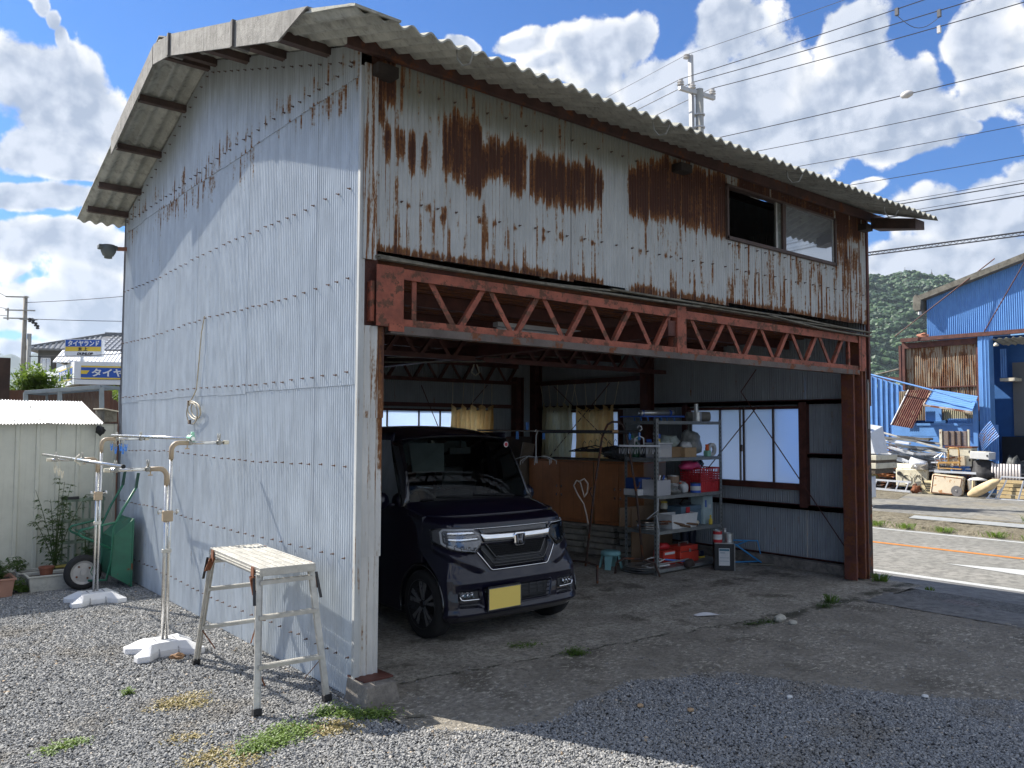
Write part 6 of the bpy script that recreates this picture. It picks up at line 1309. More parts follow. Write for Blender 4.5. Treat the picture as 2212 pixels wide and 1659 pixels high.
# steel shelf
SHZ = [1.835, 1.385, .935, .515, .065]
def Q(u, v, z=0): return Vector((4.89+u+.06*v, 1.64+.037*u+v*1.05, z))
sf = thing('steel_shelf', 'grey slotted steel shelf with five levels full of household odds and ends', 'shelf', (5.5, 1.9, 0))
for k, z in enumerate(SHZ):
    mb = MB(); P = [Q(0, 0, z), Q(1.34, 0, z), Q(1.34, .5, z), Q(0, .5, z)]; Vd = Vector((0, 0, -.038)); mb.add(P+[p+Vd for p in P], [(0, 1, 2, 3), (0, 4, 5, 1), (1, 5, 6, 2), (2, 6, 7, 3), (3, 7, 4, 0)]); build(mb, 'shelf_board', RACK, sf, solid=.002)
SLOT = mat('slot_shadow', (.03, .03, .03), .9)
for u, v, su, sv in ((0, 0, 1, 1), (1.34, 0, -1, 1), (0, .5, 1, -1), (1.34, .5, -1, -1)):
    mb = MB(); p = Q(u, v); mb.lohi(p+Vector((-.003*su, -.003*sv, 0)), p+Vector((.036*su, -.006*sv, 1.86))); mb.lohi(p+Vector((-.006*su, -.006*sv, 0)), p+Vector((-.003*su, .036*sv, 1.86))); po = build(mb, 'post', RACK, sf)
    mb = MB()
    for k in range(36): z = .04+k*.05; mb.lohi(p+Vector((.012*su, -.0065*sv, z)), p+Vector((.022*su, -.0075*sv, z+.022))); mb.lohi(p+Vector((-.0065*su, .012*sv, z)), p+Vector((-.0075*su, .022*sv, z+.022)))
    build(mb, 'slots', SLOT, po, kind='stuff')
def tb(name, label, cat, p, d, m_, rz=0, bev=.004, parts=(), grp=None):
    t = thing(name, label, cat, p, grp) if parts else None
    mb = MB(); mb.box(Vector(p)+Vector((0, 0, d[2]/2)), d, rz); o = build(mb, 'body' if parts else name, m_, t, bevel=bev, **({} if parts else dict(label=label, cat=cat, group=grp)))
    for nm, c, dd, mm in parts: mb = MB(); mb.box(Vector(p)+Matrix.Rotation(rz, 3, 'Z') @ Vector(c), dd, rz); build(mb, nm, mm, t, bevel=.003)
    return t or o
def bottle(name, label, cat, p, r, h, m_, capm, caph=.03, neck=.4, spray=False):
    t = thing(name, label, cat, p); mb = MB(); mb.lathe([(r*.9, 0), (r, .01), (r, h*.6), (r*.85, h*.78), (r*neck, h*.86), (r*neck, h)], p, 14); build(mb, 'body', m_, t, smooth=True)
    mb = MB(); mb.lathe([(r*neck*1.15, h*.98), (r*neck*1.15, h+caph), (0, h+caph)], p, 12); build(mb, 'cap', capm, t)
    if spray: mb = MB(); q = Vector(p)+Vector((0, 0, h+caph)); mb.box(q+Vector((-.02, 0, .012)), (.075, .022, .028)); mb.beam(q+Vector((-.045, 0, 0)), q+Vector((-.055, 0, -.05)), .012, .01); build(mb, 'trigger', capm, t, bevel=.003)
    return t
def tin(name, label, cat, p, r, h, m_, lid=SILV, band=None):
    t = thing(name, label, cat, p); mb = MB(); mb.lathe([(r, 0), (r, h)], p, 20); build(mb, 'body', m_, t, smooth=False)
    mb = MB(); mb.lathe([(r*1.03, h-.004), (r*1.03, h+.006), (r*.92, h+.006), (r*.9, h), (0, h)], p, 20); build(mb, 'lid', lid, t)
    if band: mb = MB(); mb.lathe([(r*1.01, h*.25), (r*1.01, h*.7)], p, 20); build(mb, 'label_band', band, t)
    return t
def lump(name, label, cat, p, d, m_, sub=3, amp=.35, seed=0, grp=None):
    bm_ = bmesh.new(); bmesh.ops.create_icosphere(bm_, subdivisions=sub, radius=1); c = Vector(p)+Vector((0, 0, d[2]*.45)); vs = []
    for v in [q.co.copy() for q in bm_.verts]:
        k = 1+amp*noise.fractal(v*1.6+Vector((seed, 0, 0)), 1, 2, 3)+.06*abs(noise.noise(v*7+Vector((seed, 3, 0)))); q = Vector((v.x*d[0]/2*k, v.y*d[1]/2*k, v.z*d[2]/2*k)); vs.append(c+Vector((q.x, q.y, max(q.z, -d[2]*.45))))
    mb = MB(); mb.add(vs, [tuple(v.index for v in f.verts) for f in bm_.faces]); bm_.free()
    return build(mb, name, m_, smooth=True, label=label, cat=cat, group=grp, loc=p)
Z1, Z2, Z3, Z4, Z5 = [z+.001 for z in SHZ]
# top level
t = thing('peg_hanger', 'blue folding clothes peg hanger lying on top of the steel shelf', 'peg hanger', Q(.2, .25, Z1)); mb = MB()
for u in (-.18, .62): mb.beam(Q(u, .05, Z1+.05), Q(u, .42, Z1+.05), .014, .014)
for v in (.05, .23, .42): mb.beam(Q(-.18, v, Z1+.05), Q(.62, v, Z1+.06), .014, .014)
build(mb, 'frame', BLU, t, bevel=.002)
for k in range(9): mb = MB(); c = Q(-.1+.085*k, .05+.18*(k % 3), Z1+.045); mb.beam(c, c+Vector((.012, 0, -.045)), .012, .006); build(mb, 'peg', YEL if k == 5 else BLUEP, t)
t = thing('foil_roll', 'white and silver roll lying on the blue peg hanger', 'roll', Q(.28, .25, Z1+.09)); mb = MB(); mb.tube([Q(.0, .25, Z1+.095), Q(.60, .22, Z1+.105)], .036, 12); build(mb, 'roll', SILV, t, smooth=True); mb = MB(); mb.tube([Q(.52, .22, Z1+.103), Q(.55, .22, Z1+.104)], .038, 12); mb.tube([Q(.02, .25, Z1+.095), Q(.06, .25, Z1+.096)], .038, 12); build(mb, 'band', BLU, t)
t = thing('cardboard_tube', 'short wide grey cardboard tube lying at the right end of the shelf top', 'tube', Q(1.1, .2, Z1)); mb = MB()
mb.lathe([(.062, -.15), (.062, .15), (.040, .15), (.040, -.15), (.062, -.15)], Q(1.12, .2, Z1+.064), 20, 'x'); mb.v = [Matrix.Translation(Q(1.12, .2, 0)) @ Matrix.Rotation(-.6, 4, 'Z') @ Matrix.Translation(-Q(1.12, .2, 0)) @ p for p in mb.v]; build(mb, 'tube', mat('grey_card', (.26, .25, .22), .8), t, smooth=False)
tin('tape_roll', 'silver film roll standing beside the cardboard tube', 'roll', Q(.96, .1, Z1), .055, .11, SILV); tin('spray_can', 'slim silver can standing on the film roll', 'can', Q(.97, .12, Z1+.12), .028, .10, SILV)
# second level
bottle('detergent_bottle', 'dark green pump bottle behind the white peg hanger', 'bottle', Q(.06, .38, Z2), .045, .20, pm('dark_green_plastic', (.02, .10, .05)), WHT)
bottle('detergent_bottle', 'pale bottle with a green cap at the left of the second shelf', 'bottle', Q(.16, .45, Z2), .05, .22, pm('pale_plastic', (.45, .50, .48)), GRNP); bottle('detergent_bottle', 'narrow bottle with a green cap next to the blue trigger bottle', 'bottle', Q(.10, .47, Z2), .04, .24, CLR, GRNP)
bottle('spray_bottle', 'blue trigger spray bottle behind the front shelf post', 'bottle', Q(.10, .18, Z2), .05, .17, BLU, BLU, spray=True); bottle('spray_bottle', 'white trigger spray bottle at the front of the second shelf', 'bottle', Q(.12, .09, Z2), .045, .25, WHT, WHT, spray=True)
bottle('cleaner_bottle', 'tall white and yellow can with a blue cap on the second shelf', 'bottle', Q(.22, .16, Z2), .042, .24, YEL, BLU, .05, .8)
tb('storage_box', 'translucent lidded storage box on the second shelf', 'storage box', Q(.17, .10, Z2), (.27, .2, .17), CLR, .04, .012, [('lid', (0, 0, .178), (.29, .22, .014), WHT), ('contents', (0, 0, .07), (.24, .17, .10), CREAM)])
tb('cardboard_box', 'longer open brown cardboard box under the crumpled bag', 'cardboard box', Q(.47, .18, Z2), (.30, .2, .13), CARD, .04, .003); lump('plastic_bag', 'crumpled pale plastic bag on the longer cardboard box', 'plastic bag', Q(.46, .18, Z2+.12), (.32, .2, .17), mat('pale_film', (.30, .34, .30), .3, 0, .3, 12, .3), seed=2)
tb('cardboard_box', 'smaller brown cardboard box left of the dark bag', 'cardboard box', Q(.71, .10, Z2), (.24, .16, .12), mat('tan_card', (.42, .28, .15), .9, 0, .1, 5, .1), .03, .003); lump('plastic_bag', 'small clear bag on the smaller cardboard box', 'plastic bag', Q(.74, .12, Z2+.10), (.16, .12, .1), WHT, seed=5)
lump('rubbish_bag', 'big dark grey plastic bag at the right of the second shelf', 'plastic bag', Q(.95, .20, Z2), (.32, .24, .36), GRYB, seed=9, amp=.3)
tb('plastic_pot', 'small mint green pot at the front of the second shelf', 'pot', Q(1.12, .06, Z2), (.07, .07, .075), MINT, 0, .006); bottle('small_bottle', 'orange capped bottle standing in the mint green pot', 'bottle', Q(1.115, .06, Z2+.075), .024, .06, ORG, ORG, .02, .8)
t = thing('tape_reel', 'pale round tape reel standing at the right end of the second shelf', 'tape reel', Q(1.24, .08, Z2)); mb = MB(); mb.lathe([(.085, -.02), (.085, .02), (.045, .02), (.045, -.02), (.085, -.02)], Q(1.24, .08, Z2+.087), 20, 'y'); build(mb, 'reel', WHT, t)
tb('sheet_stack', 'white papers on the cabinet below the second shelf', 'papers', (5.66, 2.52, 1.302), (.3, .2, .05), WHT, .2)
# third level
tb('blue_box', 'blue printed carton with a white panel on the flat white box', 'carton', Q(.04, .32, Z3+.075), (.24, .2, .13), pm('dark_blue_card', (.02, .06, .22)), .05, .002, [('print', (-.02, -.102, .065), (.07, .003, .10), WHT)])
tb('flat_box', 'flat white box under the blue carton', 'box', Q(.02, .30, Z3), (.30, .22, .075), WHT, .05, .004)
tb('tool_bin', 'clear plastic bin crammed with small tools', 'bin', Q(.12, .10, Z3), (.26, .24, .19), CLR, .04, .01)
for k in range(9): mb = MB(); c = Q(.05+.022*k, .06+.03*(k % 3), Z3+.12); mb.tube([c, c+Vector((random.uniform(-.05, .05), random.uniform(-.03, .03), random.uniform(.08, .13)))], random.uniform(.006, .013), 6); build(mb, 'hand_tool', [REDT, BLU, DRK, SILV, ORG][k % 5], label=['red handled tool at the left of the clear bin', 'blue handled tool in the clear bin, second from the left', 'black handled tool in the clear bin', 'steel tool shank in the clear bin', 'orange handled tool in the clear bin', 'red screwdriver handle in the middle of the clear bin', 'blue grip tool right of the middle of the clear bin', 'black tool at the right of the clear bin', 'steel rod at the right edge of the clear bin'][k], cat='tool', group='hand tools in the clear bin')
lump('tool_heap', 'low heap of rags and rusty tools in the middle of the third shelf', 'rags', Q(.44, .14, Z3), (.34, .2, .10), GRYB, seed=12, amp=.6)
bottle('small_bottle', 'white and blue bottle at the back of the third shelf', 'bottle', Q(.50, .40, Z3), .035, .2, pm('white_blue', (.25, .38, .55)), BLU); tin('paint_tin', 'cream tin beside the white and blue bottle', 'tin', Q(.60, .38, Z3), .05, .17, CREAM); tin('paint_tin', 'brown and white tin stacked at the back of the third shelf', 'tin', Q(.76, .34, Z3), .075, .10, WHT, band=BRN); tin('paint_tin', 'wide brown lidded tin on top of another tin', 'tin', Q(.76, .34, Z3+.11), .078, .09, mat('kraft', (.33, .22, .14), .7)); tin('paint_tin', 'orange striped tin behind the red basket', 'tin', Q(.88, .30, Z3), .06, .12, ORG, band=WHT)
tin('paint_tin', 'dark blue tin with white print at the front of the third shelf', 'tin', Q(.86, .06, Z3), .065, .12, BLU, DRK, WHT); lump('paper_scrap', 'crumpled white paper beside the dark blue tin', 'paper', Q(.70, .12, Z3), (.14, .1, .14), WHT, 2, .6, 3)
t = thing('red_basket', 'red perforated plastic laundry basket on the third shelf', 'basket', Q(1.12, .16, Z3)); bx, by = 1.12, .17
def bk(u, v, z): return Q(bx+u*(1+.15*z/.3), by+v*(1+.15*z/.3), Z3+z)
for a0, b0, a1, b1 in ((-.2, -.14, .2, -.14), (.2, -.14, .2, .14), (.2, .14, -.2, .14), (-.2, .14, -.2, -.14)):
    mb = MB(); n_ = 10 if abs(a1-a0) > .3 else 7
    for z in (.0, .05, .15, .18, .21, .24, .30): mb.beam(bk(a0, b0, z), bk(a1, b1, z), .006, .016 if z not in (0, .05) else .03)
    for k in range(n_+1): f = k/n_; mb.beam(bk(a0+(a1-a0)*f, b0+(b1-b0)*f, .0), bk(a0+(a1-a0)*f, b0+(b1-b0)*f, .30), .014, .006)
    mb.add([bk(a0, b0, 0), bk(a1, b1, 0), bk(a1, b1, .13), bk(a0, b0, .13)], [(0, 1, 2, 3)])
    build(mb, 'basket_side', REDP, t)
mb = MB(); mb.add([bk(-.2, -.14, .005), bk(.2, -.14, .005), bk(.2, .14, .005), bk(-.2, .14, .005)], [(0, 1, 2, 3)]); build(mb, 'basket_base', REDP, t)
lump('red_cloth', 'red cloth bundle inside the red basket', 'cloth', bk(0, 0, .02), (.32, .22, .22), REDP, seed=21); lump('pink_bag', 'bright pink plastic bag on the rim of the red basket', 'plastic bag', Q(.92, .2, Z3+.27), (.34, .2, .13), PINK, seed=4); lump('black_bag', 'glossy black bag draped over the red basket', 'plastic bag', Q(1.08, .26, Z3+.28), (.30, .2, .16), pm('black_film', (.015, .015, .017), .25), seed=7)
# fourth level
for k, (r, z) in enumerate(((.14, 0), (.13, .025), (.12, .05), (.15, .078))): mb = MB(); mb.lathe([(0, .004), (r*.9, .004), (r, .016), (r, .022), (r*.9, .010), (0, .010)], Q(.10, .22, Z4+z), 24); build(mb, 'pan_lid', CHROME if k % 2 else SILV, label=['lowest steel plate of the stack on the fourth shelf', 'second steel plate of the stack on the fourth shelf', 'third steel plate of the stack on the fourth shelf', 'wide steel lid on top of the plate stack'][k], cat='plate', group='steel plates on the fourth shelf')
t = thing('white_bin', 'long white slotted plastic tray on the fourth shelf', 'tray', Q(.58, .14, Z4)); mb = MB(); L_ = .23
P = [(-L_, -.10, .0), (L_, -.10, .0), (L_, .10, .0), (-L_, .10, .0)]; T_ = [(x*1.08, y*1.12, .17) for x, y, z in P]; c = Q(.58, .13, Z4); mb.add([c+Vector(p) for p in P+T_], [(3, 2, 1, 0), (0, 1, 5, 4), (1, 2, 6, 5), (2, 3, 7, 6), (3, 0, 4, 7)]); build(mb, 'tray', WHT, t, solid=.004); mb = MB(); mb.tube([c+Vector(p) for p in T_+[T_[0]]], .007, 5); build(mb, 'rim', WHT, t)
mb = MB(); [mb.beam(c+Vector((L_*1.04+.004, -.06+.04*k, .03)), c+Vector((L_*1.09+.004, -.06+.04*k, .13)), .003, .012) for k in range(4)]; build(mb, 'slots', SLOT, t)
t = tb('toolbox', 'blue grey plastic toolbox with a red latch on the fourth shelf', 'toolbox', Q(.90, .25, Z4), (.48, .22, .19), pm('blue_grey_plastic', (.10, .16, .21)), .03, .012, [('lid', (0, 0, .215), (.50, .24, .06), MATS['blue_grey_plastic']), ('latch', (-.12, -.125, .2), (.07, .012, .07), REDP), ('handle', (0, 0, .26), (.2, .03, .03), DRK)])
tb('carton', 'pale blue and white carton at the right end of the fourth shelf', 'carton', Q(1.18, .20, Z4), (.20, .2, .36), pm('pale_blue_card', (.40, .50, .50)), .03, .003, [('print', (-.05, -.102, .26), (.03, .003, .09), BLU), ('print', (.03, -.102, .22), (.06, .003, .05), WHT)])
bottle('small_bottle', 'yellow capped jar on the toolbox lid at the back of the fourth shelf', 'jar', Q(.62, .38, Z4+.20), .045, .08, CREAM, YEL, .02, .8); bottle('small_bottle', 'small yellow bottle at the right front of the fourth shelf', 'bottle', Q(1.15, .04, Z4), .025, .09, YEL, YEL); lump('yellow_glove', 'crumpled yellow glove at the front of the fourth shelf', 'glove', Q(.83, .05, Z4), (.12, .07, .09), CREAM, 2, .5, 8)
for k, (a, b_, lb) in enumerate(((.36, .62, 'wooden handled trowel lying on the fourth shelf'), (.44, .80, 'long wooden tool handle sticking off the fourth shelf'), (.30, .55, 'rusty hatchet with a worn handle on the fourth shelf'))):
    t = thing('garden_tool', lb, 'garden tool', Q(a, .1, Z4), 'hand tools lying on the fourth shelf'); mb = MB(); p, q = Q(a, .12-.03*k, Z4+.06+.02*k), Q(b_, -.03+.02*k, Z4+.02+.01*k); mb.tube([p, q], [.011, .015], 8); build(mb, 'handle', mat('old_tool_wood', (.16, .09, .05), .8), t); mb = MB(); mb.box(p+Vector((-.05, .01, 0)), (.13, .05, .012), -.3); build(mb, 'blade', RB, t)
# bottom level
tb('red_box', 'red box with a white label at the back left of the bottom shelf', 'box', Q(.42, .22, Z5), (.24, .16, .17), REDT, .04, .006, [('label', (.0, -.082, .14), (.2, .003, .03), WHT)])
t = tb('toolbox', 'bright red metal toolbox on the bottom shelf', 'toolbox', Q(.78, .20, Z5), (.38, .2, .14), REDT, .03, .012, [('lid', (0, 0, .175), (.36, .18, .065), REDT), ('latch', (0, -.104, .15), (.035, .01, .04), SILV), ('seam', (0, -.101, .14), (.37, .004, .006), DRK)])
mb = MB(); c = Q(.78, .2, Z5+.21); mb.tube([c+Vector((-.09, 0, 0)), c+Vector((-.09, 0, .03)), c+Vector((.09, 0, .03)), c+Vector((.09, 0, 0))], .006, 6); build(mb, 'handle', SILV, t)
lump('red_bundle', 'small red bundle on top of the back red box', 'bundle', Q(.40, .22, Z5+.18), (.18, .1, .09), REDP, 2, .6, 5)
for k, (a, b_, z, mm, lb) in enumerate(((.0, .62, .06, SILV, 'long grey pipe lying along the bottom shelf'), (.02, .24, .03, WHT, 'short white pipe at the front of the bottom shelf'), (.30, .56, .08, BLUEP, 'blue handled brush stick on the bottom shelf'))): mb = MB(); mb.tube([Q(a, .02+.05*k, Z5+z), Q(b_, .0, Z5+z+.01-.04*(k == 2))], .011, 8); build(mb, 'pipe', mm, label=lb, cat='pipe', group='sticks on the bottom shelf')
for k in range(2): mb = MB(); mb.tube([Q(.12+.2*sin(a)*(1-.2*k), .14+.10*cos(a), Z5+.03+.06*k+.01*sin(3*a)) for a in [q*2*pi/20 for q in range(21)]], .007, 6, False); build(mb, 'cable_coil', WHT if k else SILV, label=['grey cable coil on the bottom shelf', 'white cable coil above the grey one on the bottom shelf'][k], cat='cable')
lump('brush_head', 'dark bristle brush head hanging over the edge of the bottom shelf', 'brush', Q(.60, -.02, Z5-.03), (.2, .1, .11), mat('bristle', (.05, .035, .03), .9), 2, .5, 6)
for k, (r, z) in enumerate(((.26, .006), (.24, .03), (.22, .052))): mb = MB(); mb.lathe([(0, .0), (r*.8, 0), (r, .012), (r*.98, .018), (0, .010)], (5.02, 1.98, z), 26); build(mb, 'steel_basin', SILV, label=['lowest grey steel basin under the shelf end', 'middle grey steel basin under the shelf end', 'top grey steel basin under the shelf end'][k], cat='basin', group='steel basins under the shelf')
# board, boots, cabinets, blocks
mb = MB(); mb.beam((5.22, 2.34, .36), (6.12, 2.42, .36), .015, .70); build(mb, 'plywood_board', mat('plywood', (.30, .19, .11), .8, 0, .15, 2, .1), label='brown plywood board leaning behind the lower shelves', cat='board')
mb = MB(); mb.beam((5.02, 2.36, .62), (5.70, 2.37, .62), .02, .24); build(mb, 'plywood_board', MATS['plywood'], label='narrow plywood offcut behind the fourth shelf', cat='board')
WC = mat('reddish_cabinet_wood', (.50, .19, .07), .45, 0, .18, 2.2, .08, 40, streak=.35); WCS = mat('cabinet_side_wood', (.34, .20, .105), .55, 0, .12, 2, .08)
def cabinet(a, b_, label, side=False):
    A_, B_ = Vector((*a, 0)), Vector((*b_, 0)); U = (B_-A_).normalized(); L = (B_-A_).length; N = Vector((-U.y, U.x, 0)); N = N if N.x > 0 else -N; dp = .60
    t = thing('wooden_cabinet', label, 'cabinet', (A_+B_)/2, 'reddish cabinets on stacked blocks')
    t.location.z = .43; z0, z1 = .43, 1.29
    def slab(nm, p, q, zz0, zz1, w_, m_): mb = MB(); mb.beam(p+Vector((0, 0, (zz0+zz1)/2)), q+Vector((0, 0, (zz0+zz1)/2)), w_, zz1-zz0); return build(mb, nm, m_, t, bevel=.003)
    slab('top_panel', A_+N*dp/2, B_+N*dp/2, z1-.02, z1, dp+.02, WC); slab('bottom_panel', A_+N*dp/2, B_+N*dp/2, z0, z0+.04, dp, WC)
    slab('side_panel', A_+U*.01, A_+U*.01+N*dp, z0, z1-.02, .02, WCS); slab('side_panel', B_-U*.01, B_-U*.01+N*dp, z0, z1-.02, .02, WCS); slab('back_panel', A_+N*dp, B_+N*dp, z0, z1-.02, .01, WCS)
    for k in range(2):
        p, q = A_+U*(.004+k*L/2), A_+U*((k+1)*L/2-.004); d_ = slab('door', p, q, z0+.045, z1-.025, .02, WC)
        for h in (0, 1): mb = MB(); c = A_+U*(L/2+(-.045 if k == 0 else .045))-N*.022+Vector((0, 0, .80+.12*h)); mb.box(c, (.02, .02, .03)); mb.beam(c-Vector((0, 0, .0)), c+Vector((0, 0, .0))+U*.01, .03, .04); build(mb, 'handle', CHROME, d_, bevel=.003)
cabinet((5.26, 4.38), (5.42, 3.22), 'left reddish brown wooden cabinet behind the car'); cabinet((5.425, 3.20), (5.585, 2.44), 'right reddish brown wooden cabinet beside the steel shelf')
BLK = mat('stacked_block', (.40, .37, .31), .95, 0, .2, 6, .7, 60, dirt=.5)
bt = thing('block_stack', 'stacked grey concrete slabs carrying the wooden cabinets', 'blocks', (5.6, 3.3, 0))
for row in range(5):
    for k in range(3):
        f0 = k/3; A_ = Vector((5.33, 3.95, 0)).lerp(Vector((5.60, 2.42, 0)), f0+.01+random.uniform(-.01, .02)); B_ = Vector((5.33, 3.95, 0)).lerp(Vector((5.60, 2.42, 0)), f0+.31); mb = MB(); z = .042+.083*row; o_ = Vector((random.uniform(-.02, .03)+.22, 0, 0))
        mb.beam(A_+o_+Vector((0, 0, z)), B_+o_+Vector((0, 0, z)), .44, .072); build(mb, 'block', BLK, bt, bevel=.012)
mb = MB(); mb.grid(30, 3, lambda u, v: (5.20+.33*u+.03*v+.01*sin(9*u), 4.2-1.85*u, .432-.05*(1-v)*(.5+.5*noise.noise((u*6, 0, 0)))-.012)); build(mb, 'paper_liner', mat('crumpled_liner', (.40, .36, .29), .85, 0, .2, 8, .5), label='crumpled grey liner sheet hanging out under the wooden cabinets', cat='sheet', solid=.004)
mb = MB(); mb.lathe([(.09, 0), (.10, .24), (.08, .27), (.04, .28), (.04, .31), (0, .31)], (4.9, 3.72, 0), 14); build(mb, 'white_canister', WHT, label='white plastic canister at the left of the stacked slabs', cat='canister'); tin('yellow_can', 'slim yellow can with a red lid beside the white canister', 'can', (4.97, 3.55, 0), .036, .27, YEL, REDP)
for k, lb in enumerate(('left dark blue rubber boot under the shelf', 'right dark blue rubber boot under the shelf')):
    t = thing('rubber_boot', lb, 'boot', (5.92+.13*k, 2.0, 0), 'rubber boots'); mb = MB(); x = 5.93+.14*k; y = 2.05; mb.lathe([(.058, .03), (.052, .12), (.055, .25), (.066, .37)], (x, y, .06), 12); mb.box((x, y-.06, .115), (.10, .22, .085)); build(mb, 'shaft', pm('navy_rubber', (.012, .016, .035), .35), t, bevel=.02)
    mb = MB(); mb.lathe([(.068, .37), (.068, .39), (.060, .39)], (x, y, .06), 12); build(mb, 'cuff', WHT, t); mb = MB(); mb.box((x, y-.06, .078), (.105, .235, .025)); build(mb, 'sole', YEL, t, bevel=.01)
# dark square tin drum with cans
dc = Vector((5.90, 1.43, 0)); t = thing('tin_drum', 'dark square tin drum with a paper label beside the shelf', 'drum', dc); ra = .72
mb = MB(); mb.box(dc+Vector((0, 0, .165)), (.24, .24, .33), ra); build(mb, 'body', mat('dark_tin', (.035, .035, .036), .45, .4, .15, 8, .05), t, bevel=.010); mb = MB(); mb.box(dc+Vector((0, 0, .333)), (.23, .23, .006), ra); build(mb, 'lid', SILV, t)
Rz = Matrix.Rotation(ra, 3, 'Z'); mb = MB(); mb.box(dc+Rz @ Vector((-.1215, -.0, .17)), (.003, .13, .21), ra); lb_ = build(mb, 'label', WHT, t); mb = MB(); mb.box(dc+Rz @ Vector((-.1235, .0, .255)), (.002, .12, .025), ra); mb.box(dc+Rz @ Vector((-.1235, .02, .22)), (.002, .06, .006), ra); mb.box(dc+Rz @ Vector((-.1235, .0, .16)), (.002, .11, .003), ra); mb.box(dc+Rz @ Vector((-.1235, .0, .12)), (.002, .11, .003), ra); build(mb, 'print', pm('label_print', (.05, .16, .22)), lb_)
mb = MB(); mb.tube([dc+Rz @ Vector((-.122, -.122, .0)), dc+Rz @ Vector((-.122, -.122, .33))], .008, 6); build(mb, 'seam', SILV, t)
tin('paint_tin', 'red paint can on top of the dark tin drum', 'can', dc+Vector((-.06, .04, .337)), .055, .14, REDP, SILV, WHT); tin('paint_tin', 'dull silver can on top of the dark tin drum', 'can', dc+Vector((.075, -.03, .337)), .052, .10, SILV); bottle('small_bottle', 'silver screw cap neck on the dull silver can', 'can neck', dc+Vector((.06, .02, .44)), .02, .05, SILV, SILV, .01, .9)
# blue frame and basin on the far floor
t = thing('blue_seat_frame', 'bright blue folding frame with pale cloth on the floor by the right wall', 'folding frame', (6.45, 1.6, 0)); BF = pm('bright_blue_frame', (.05, .30, .62))
for pts in ([(6.28, 1.75, .01), (6.36, 1.62, .30), (6.62, 1.42, .29), (6.66, 1.38, .03), (6.30, 1.70, .01)], [(6.20, 1.78, .28), (6.40, 1.60, .24), (6.60, 1.35, .02)], [(6.25, 1.85, .10), (6.60, 1.55, .28)]): mb = MB(); mb.tube(pts, .011, 6); build(mb, 'tube', BF, t, smooth=True)
mb = MB(); mb.grid(6, 6, lambda u, v: (6.24+.2*u, 1.78-.12*u, .02+.22*v+.02*sin(6*u))); build(mb, 'cloth', TEAL, t, solid=.004)
mb = MB(); mb.beam((6.38, 1.40, .02), (6.62, 1.18, .02), .06, .02); build(mb, 'plank_offcut', WOODG, label='short grey plank on the floor by the right wall', cat='plank')
# teal stool
t = thing('bath_stool', 'small pale teal plastic stool on the garage floor', 'stool', (4.82, 2.32, 0)); cx, cy = 4.84, 2.34
mb = MB(); mb.lathe([(0, .225), (.09, .226), (.115, .215), (.125, .20), (.128, .17), (.120, .17)], (cx, cy, 0), 24); build(mb, 'seat', TEAL, t, smooth=True)
for k in range(4): a = k*pi/2+.5; mb = MB(); mb.add([Vector((cx+r*cos(a+d_), cy+r*sin(a+d_), z)) for r, d_, z in ((.115, -.5, .19), (.115, .5, .19), (.155, .26, 0), (.155, -.26, 0), (.095, -.4, .19), (.095, .4, .19), (.135, .22, 0), (.135, -.22, 0))], [(0, 1, 2, 3), (7, 6, 5, 4), (0, 3, 7, 4), (1, 5, 6, 2), (2, 6, 7, 3)]); build(mb, 'leg', TEAL, t, bevel=.006)
# old brown laundry stand (two A frames) with a pole across
OB = mat('rusty_brown_tube', (.075, .045, .035), .6, .2, .3, 14, .2, rust=.3)
t = thing('a_frame_stand', 'rusty brown tube laundry frame standing in front of the cabinets', 'laundry frame', (4.4, 2.2, 0))
mb = MB(); mb.tube([(4.30, 2.24, .10), (4.38, 2.18, .95), (4.46, 2.12, 1.62), (4.49, 2.10, 1.72), (4.52, 2.08, 1.79), (4.57, 2.05, 1.82), (4.63, 2.0, 1.82), (4.67, 1.97, 1.78), (4.69, 1.94, 1.66), (4.72, 1.90, 1.4), (4.76, 1.84, .95), (4.80, 1.78, .18)], .014, 10); build(mb, 'main_tube', OB, t, smooth=True)
mb = MB(); mb.tube([(4.02, 2.66, .16), (4.30, 2.24, .15), (4.12, 1.86, .17), (4.03, 1.78, .13), (3.99, 1.74, .0)], .014, 8); build(mb, 'foot_tube', OB, t, smooth=True)
mb = MB(); mb.tube([(4.62, 2.06, .0), (4.60, 2.02, .14), (4.66, 1.96, .19), (4.80, 1.80, .19), (4.86, 1.64, .15), (4.87, 1.58, .0)], .014, 8); build(mb, 'foot_tube', OB, t, smooth=True)
mb = MB(); mb.tube([(4.37, 2.18, .9), (4.31, 2.18, .99), (4.32, 2.16, 1.04)], .008, 6); mb.tube([(4.74, 1.86, 1.02), (4.80, 1.84, 1.04), (4.82, 1.84, 1.10)], .008, 6); build(mb, 'hook', OB, t)
t = thing('drying_pole', 'long black and silver drying pole across the garage above the car', 'pole', (4, 2.3, 1.7)); mb = MB(); mb.tube([(3.15, 2.88, 1.715), (3.75, 2.46, 1.71)], .010, 8); build(mb, 'silver_end', STEEL, t); mb = MB(); mb.tube([(3.75, 2.46, 1.71), (4.80, 1.80, 1.705)], .014, 8); build(mb, 'tube', DRK, t); mb = MB(); mb.tube([(4.50, 1.99, 1.708), (4.56, 1.95, 1.708)], .018, 8); build(mb, 'joint', mat('tan_joint', (.45, .28, .15), .6), t)
mb = MB(); mb.tube([(3.78, 2.44, 1.69), (4.70, 1.86, 1.685)], .006, 6); build(mb, 'chain', BLACK, t)
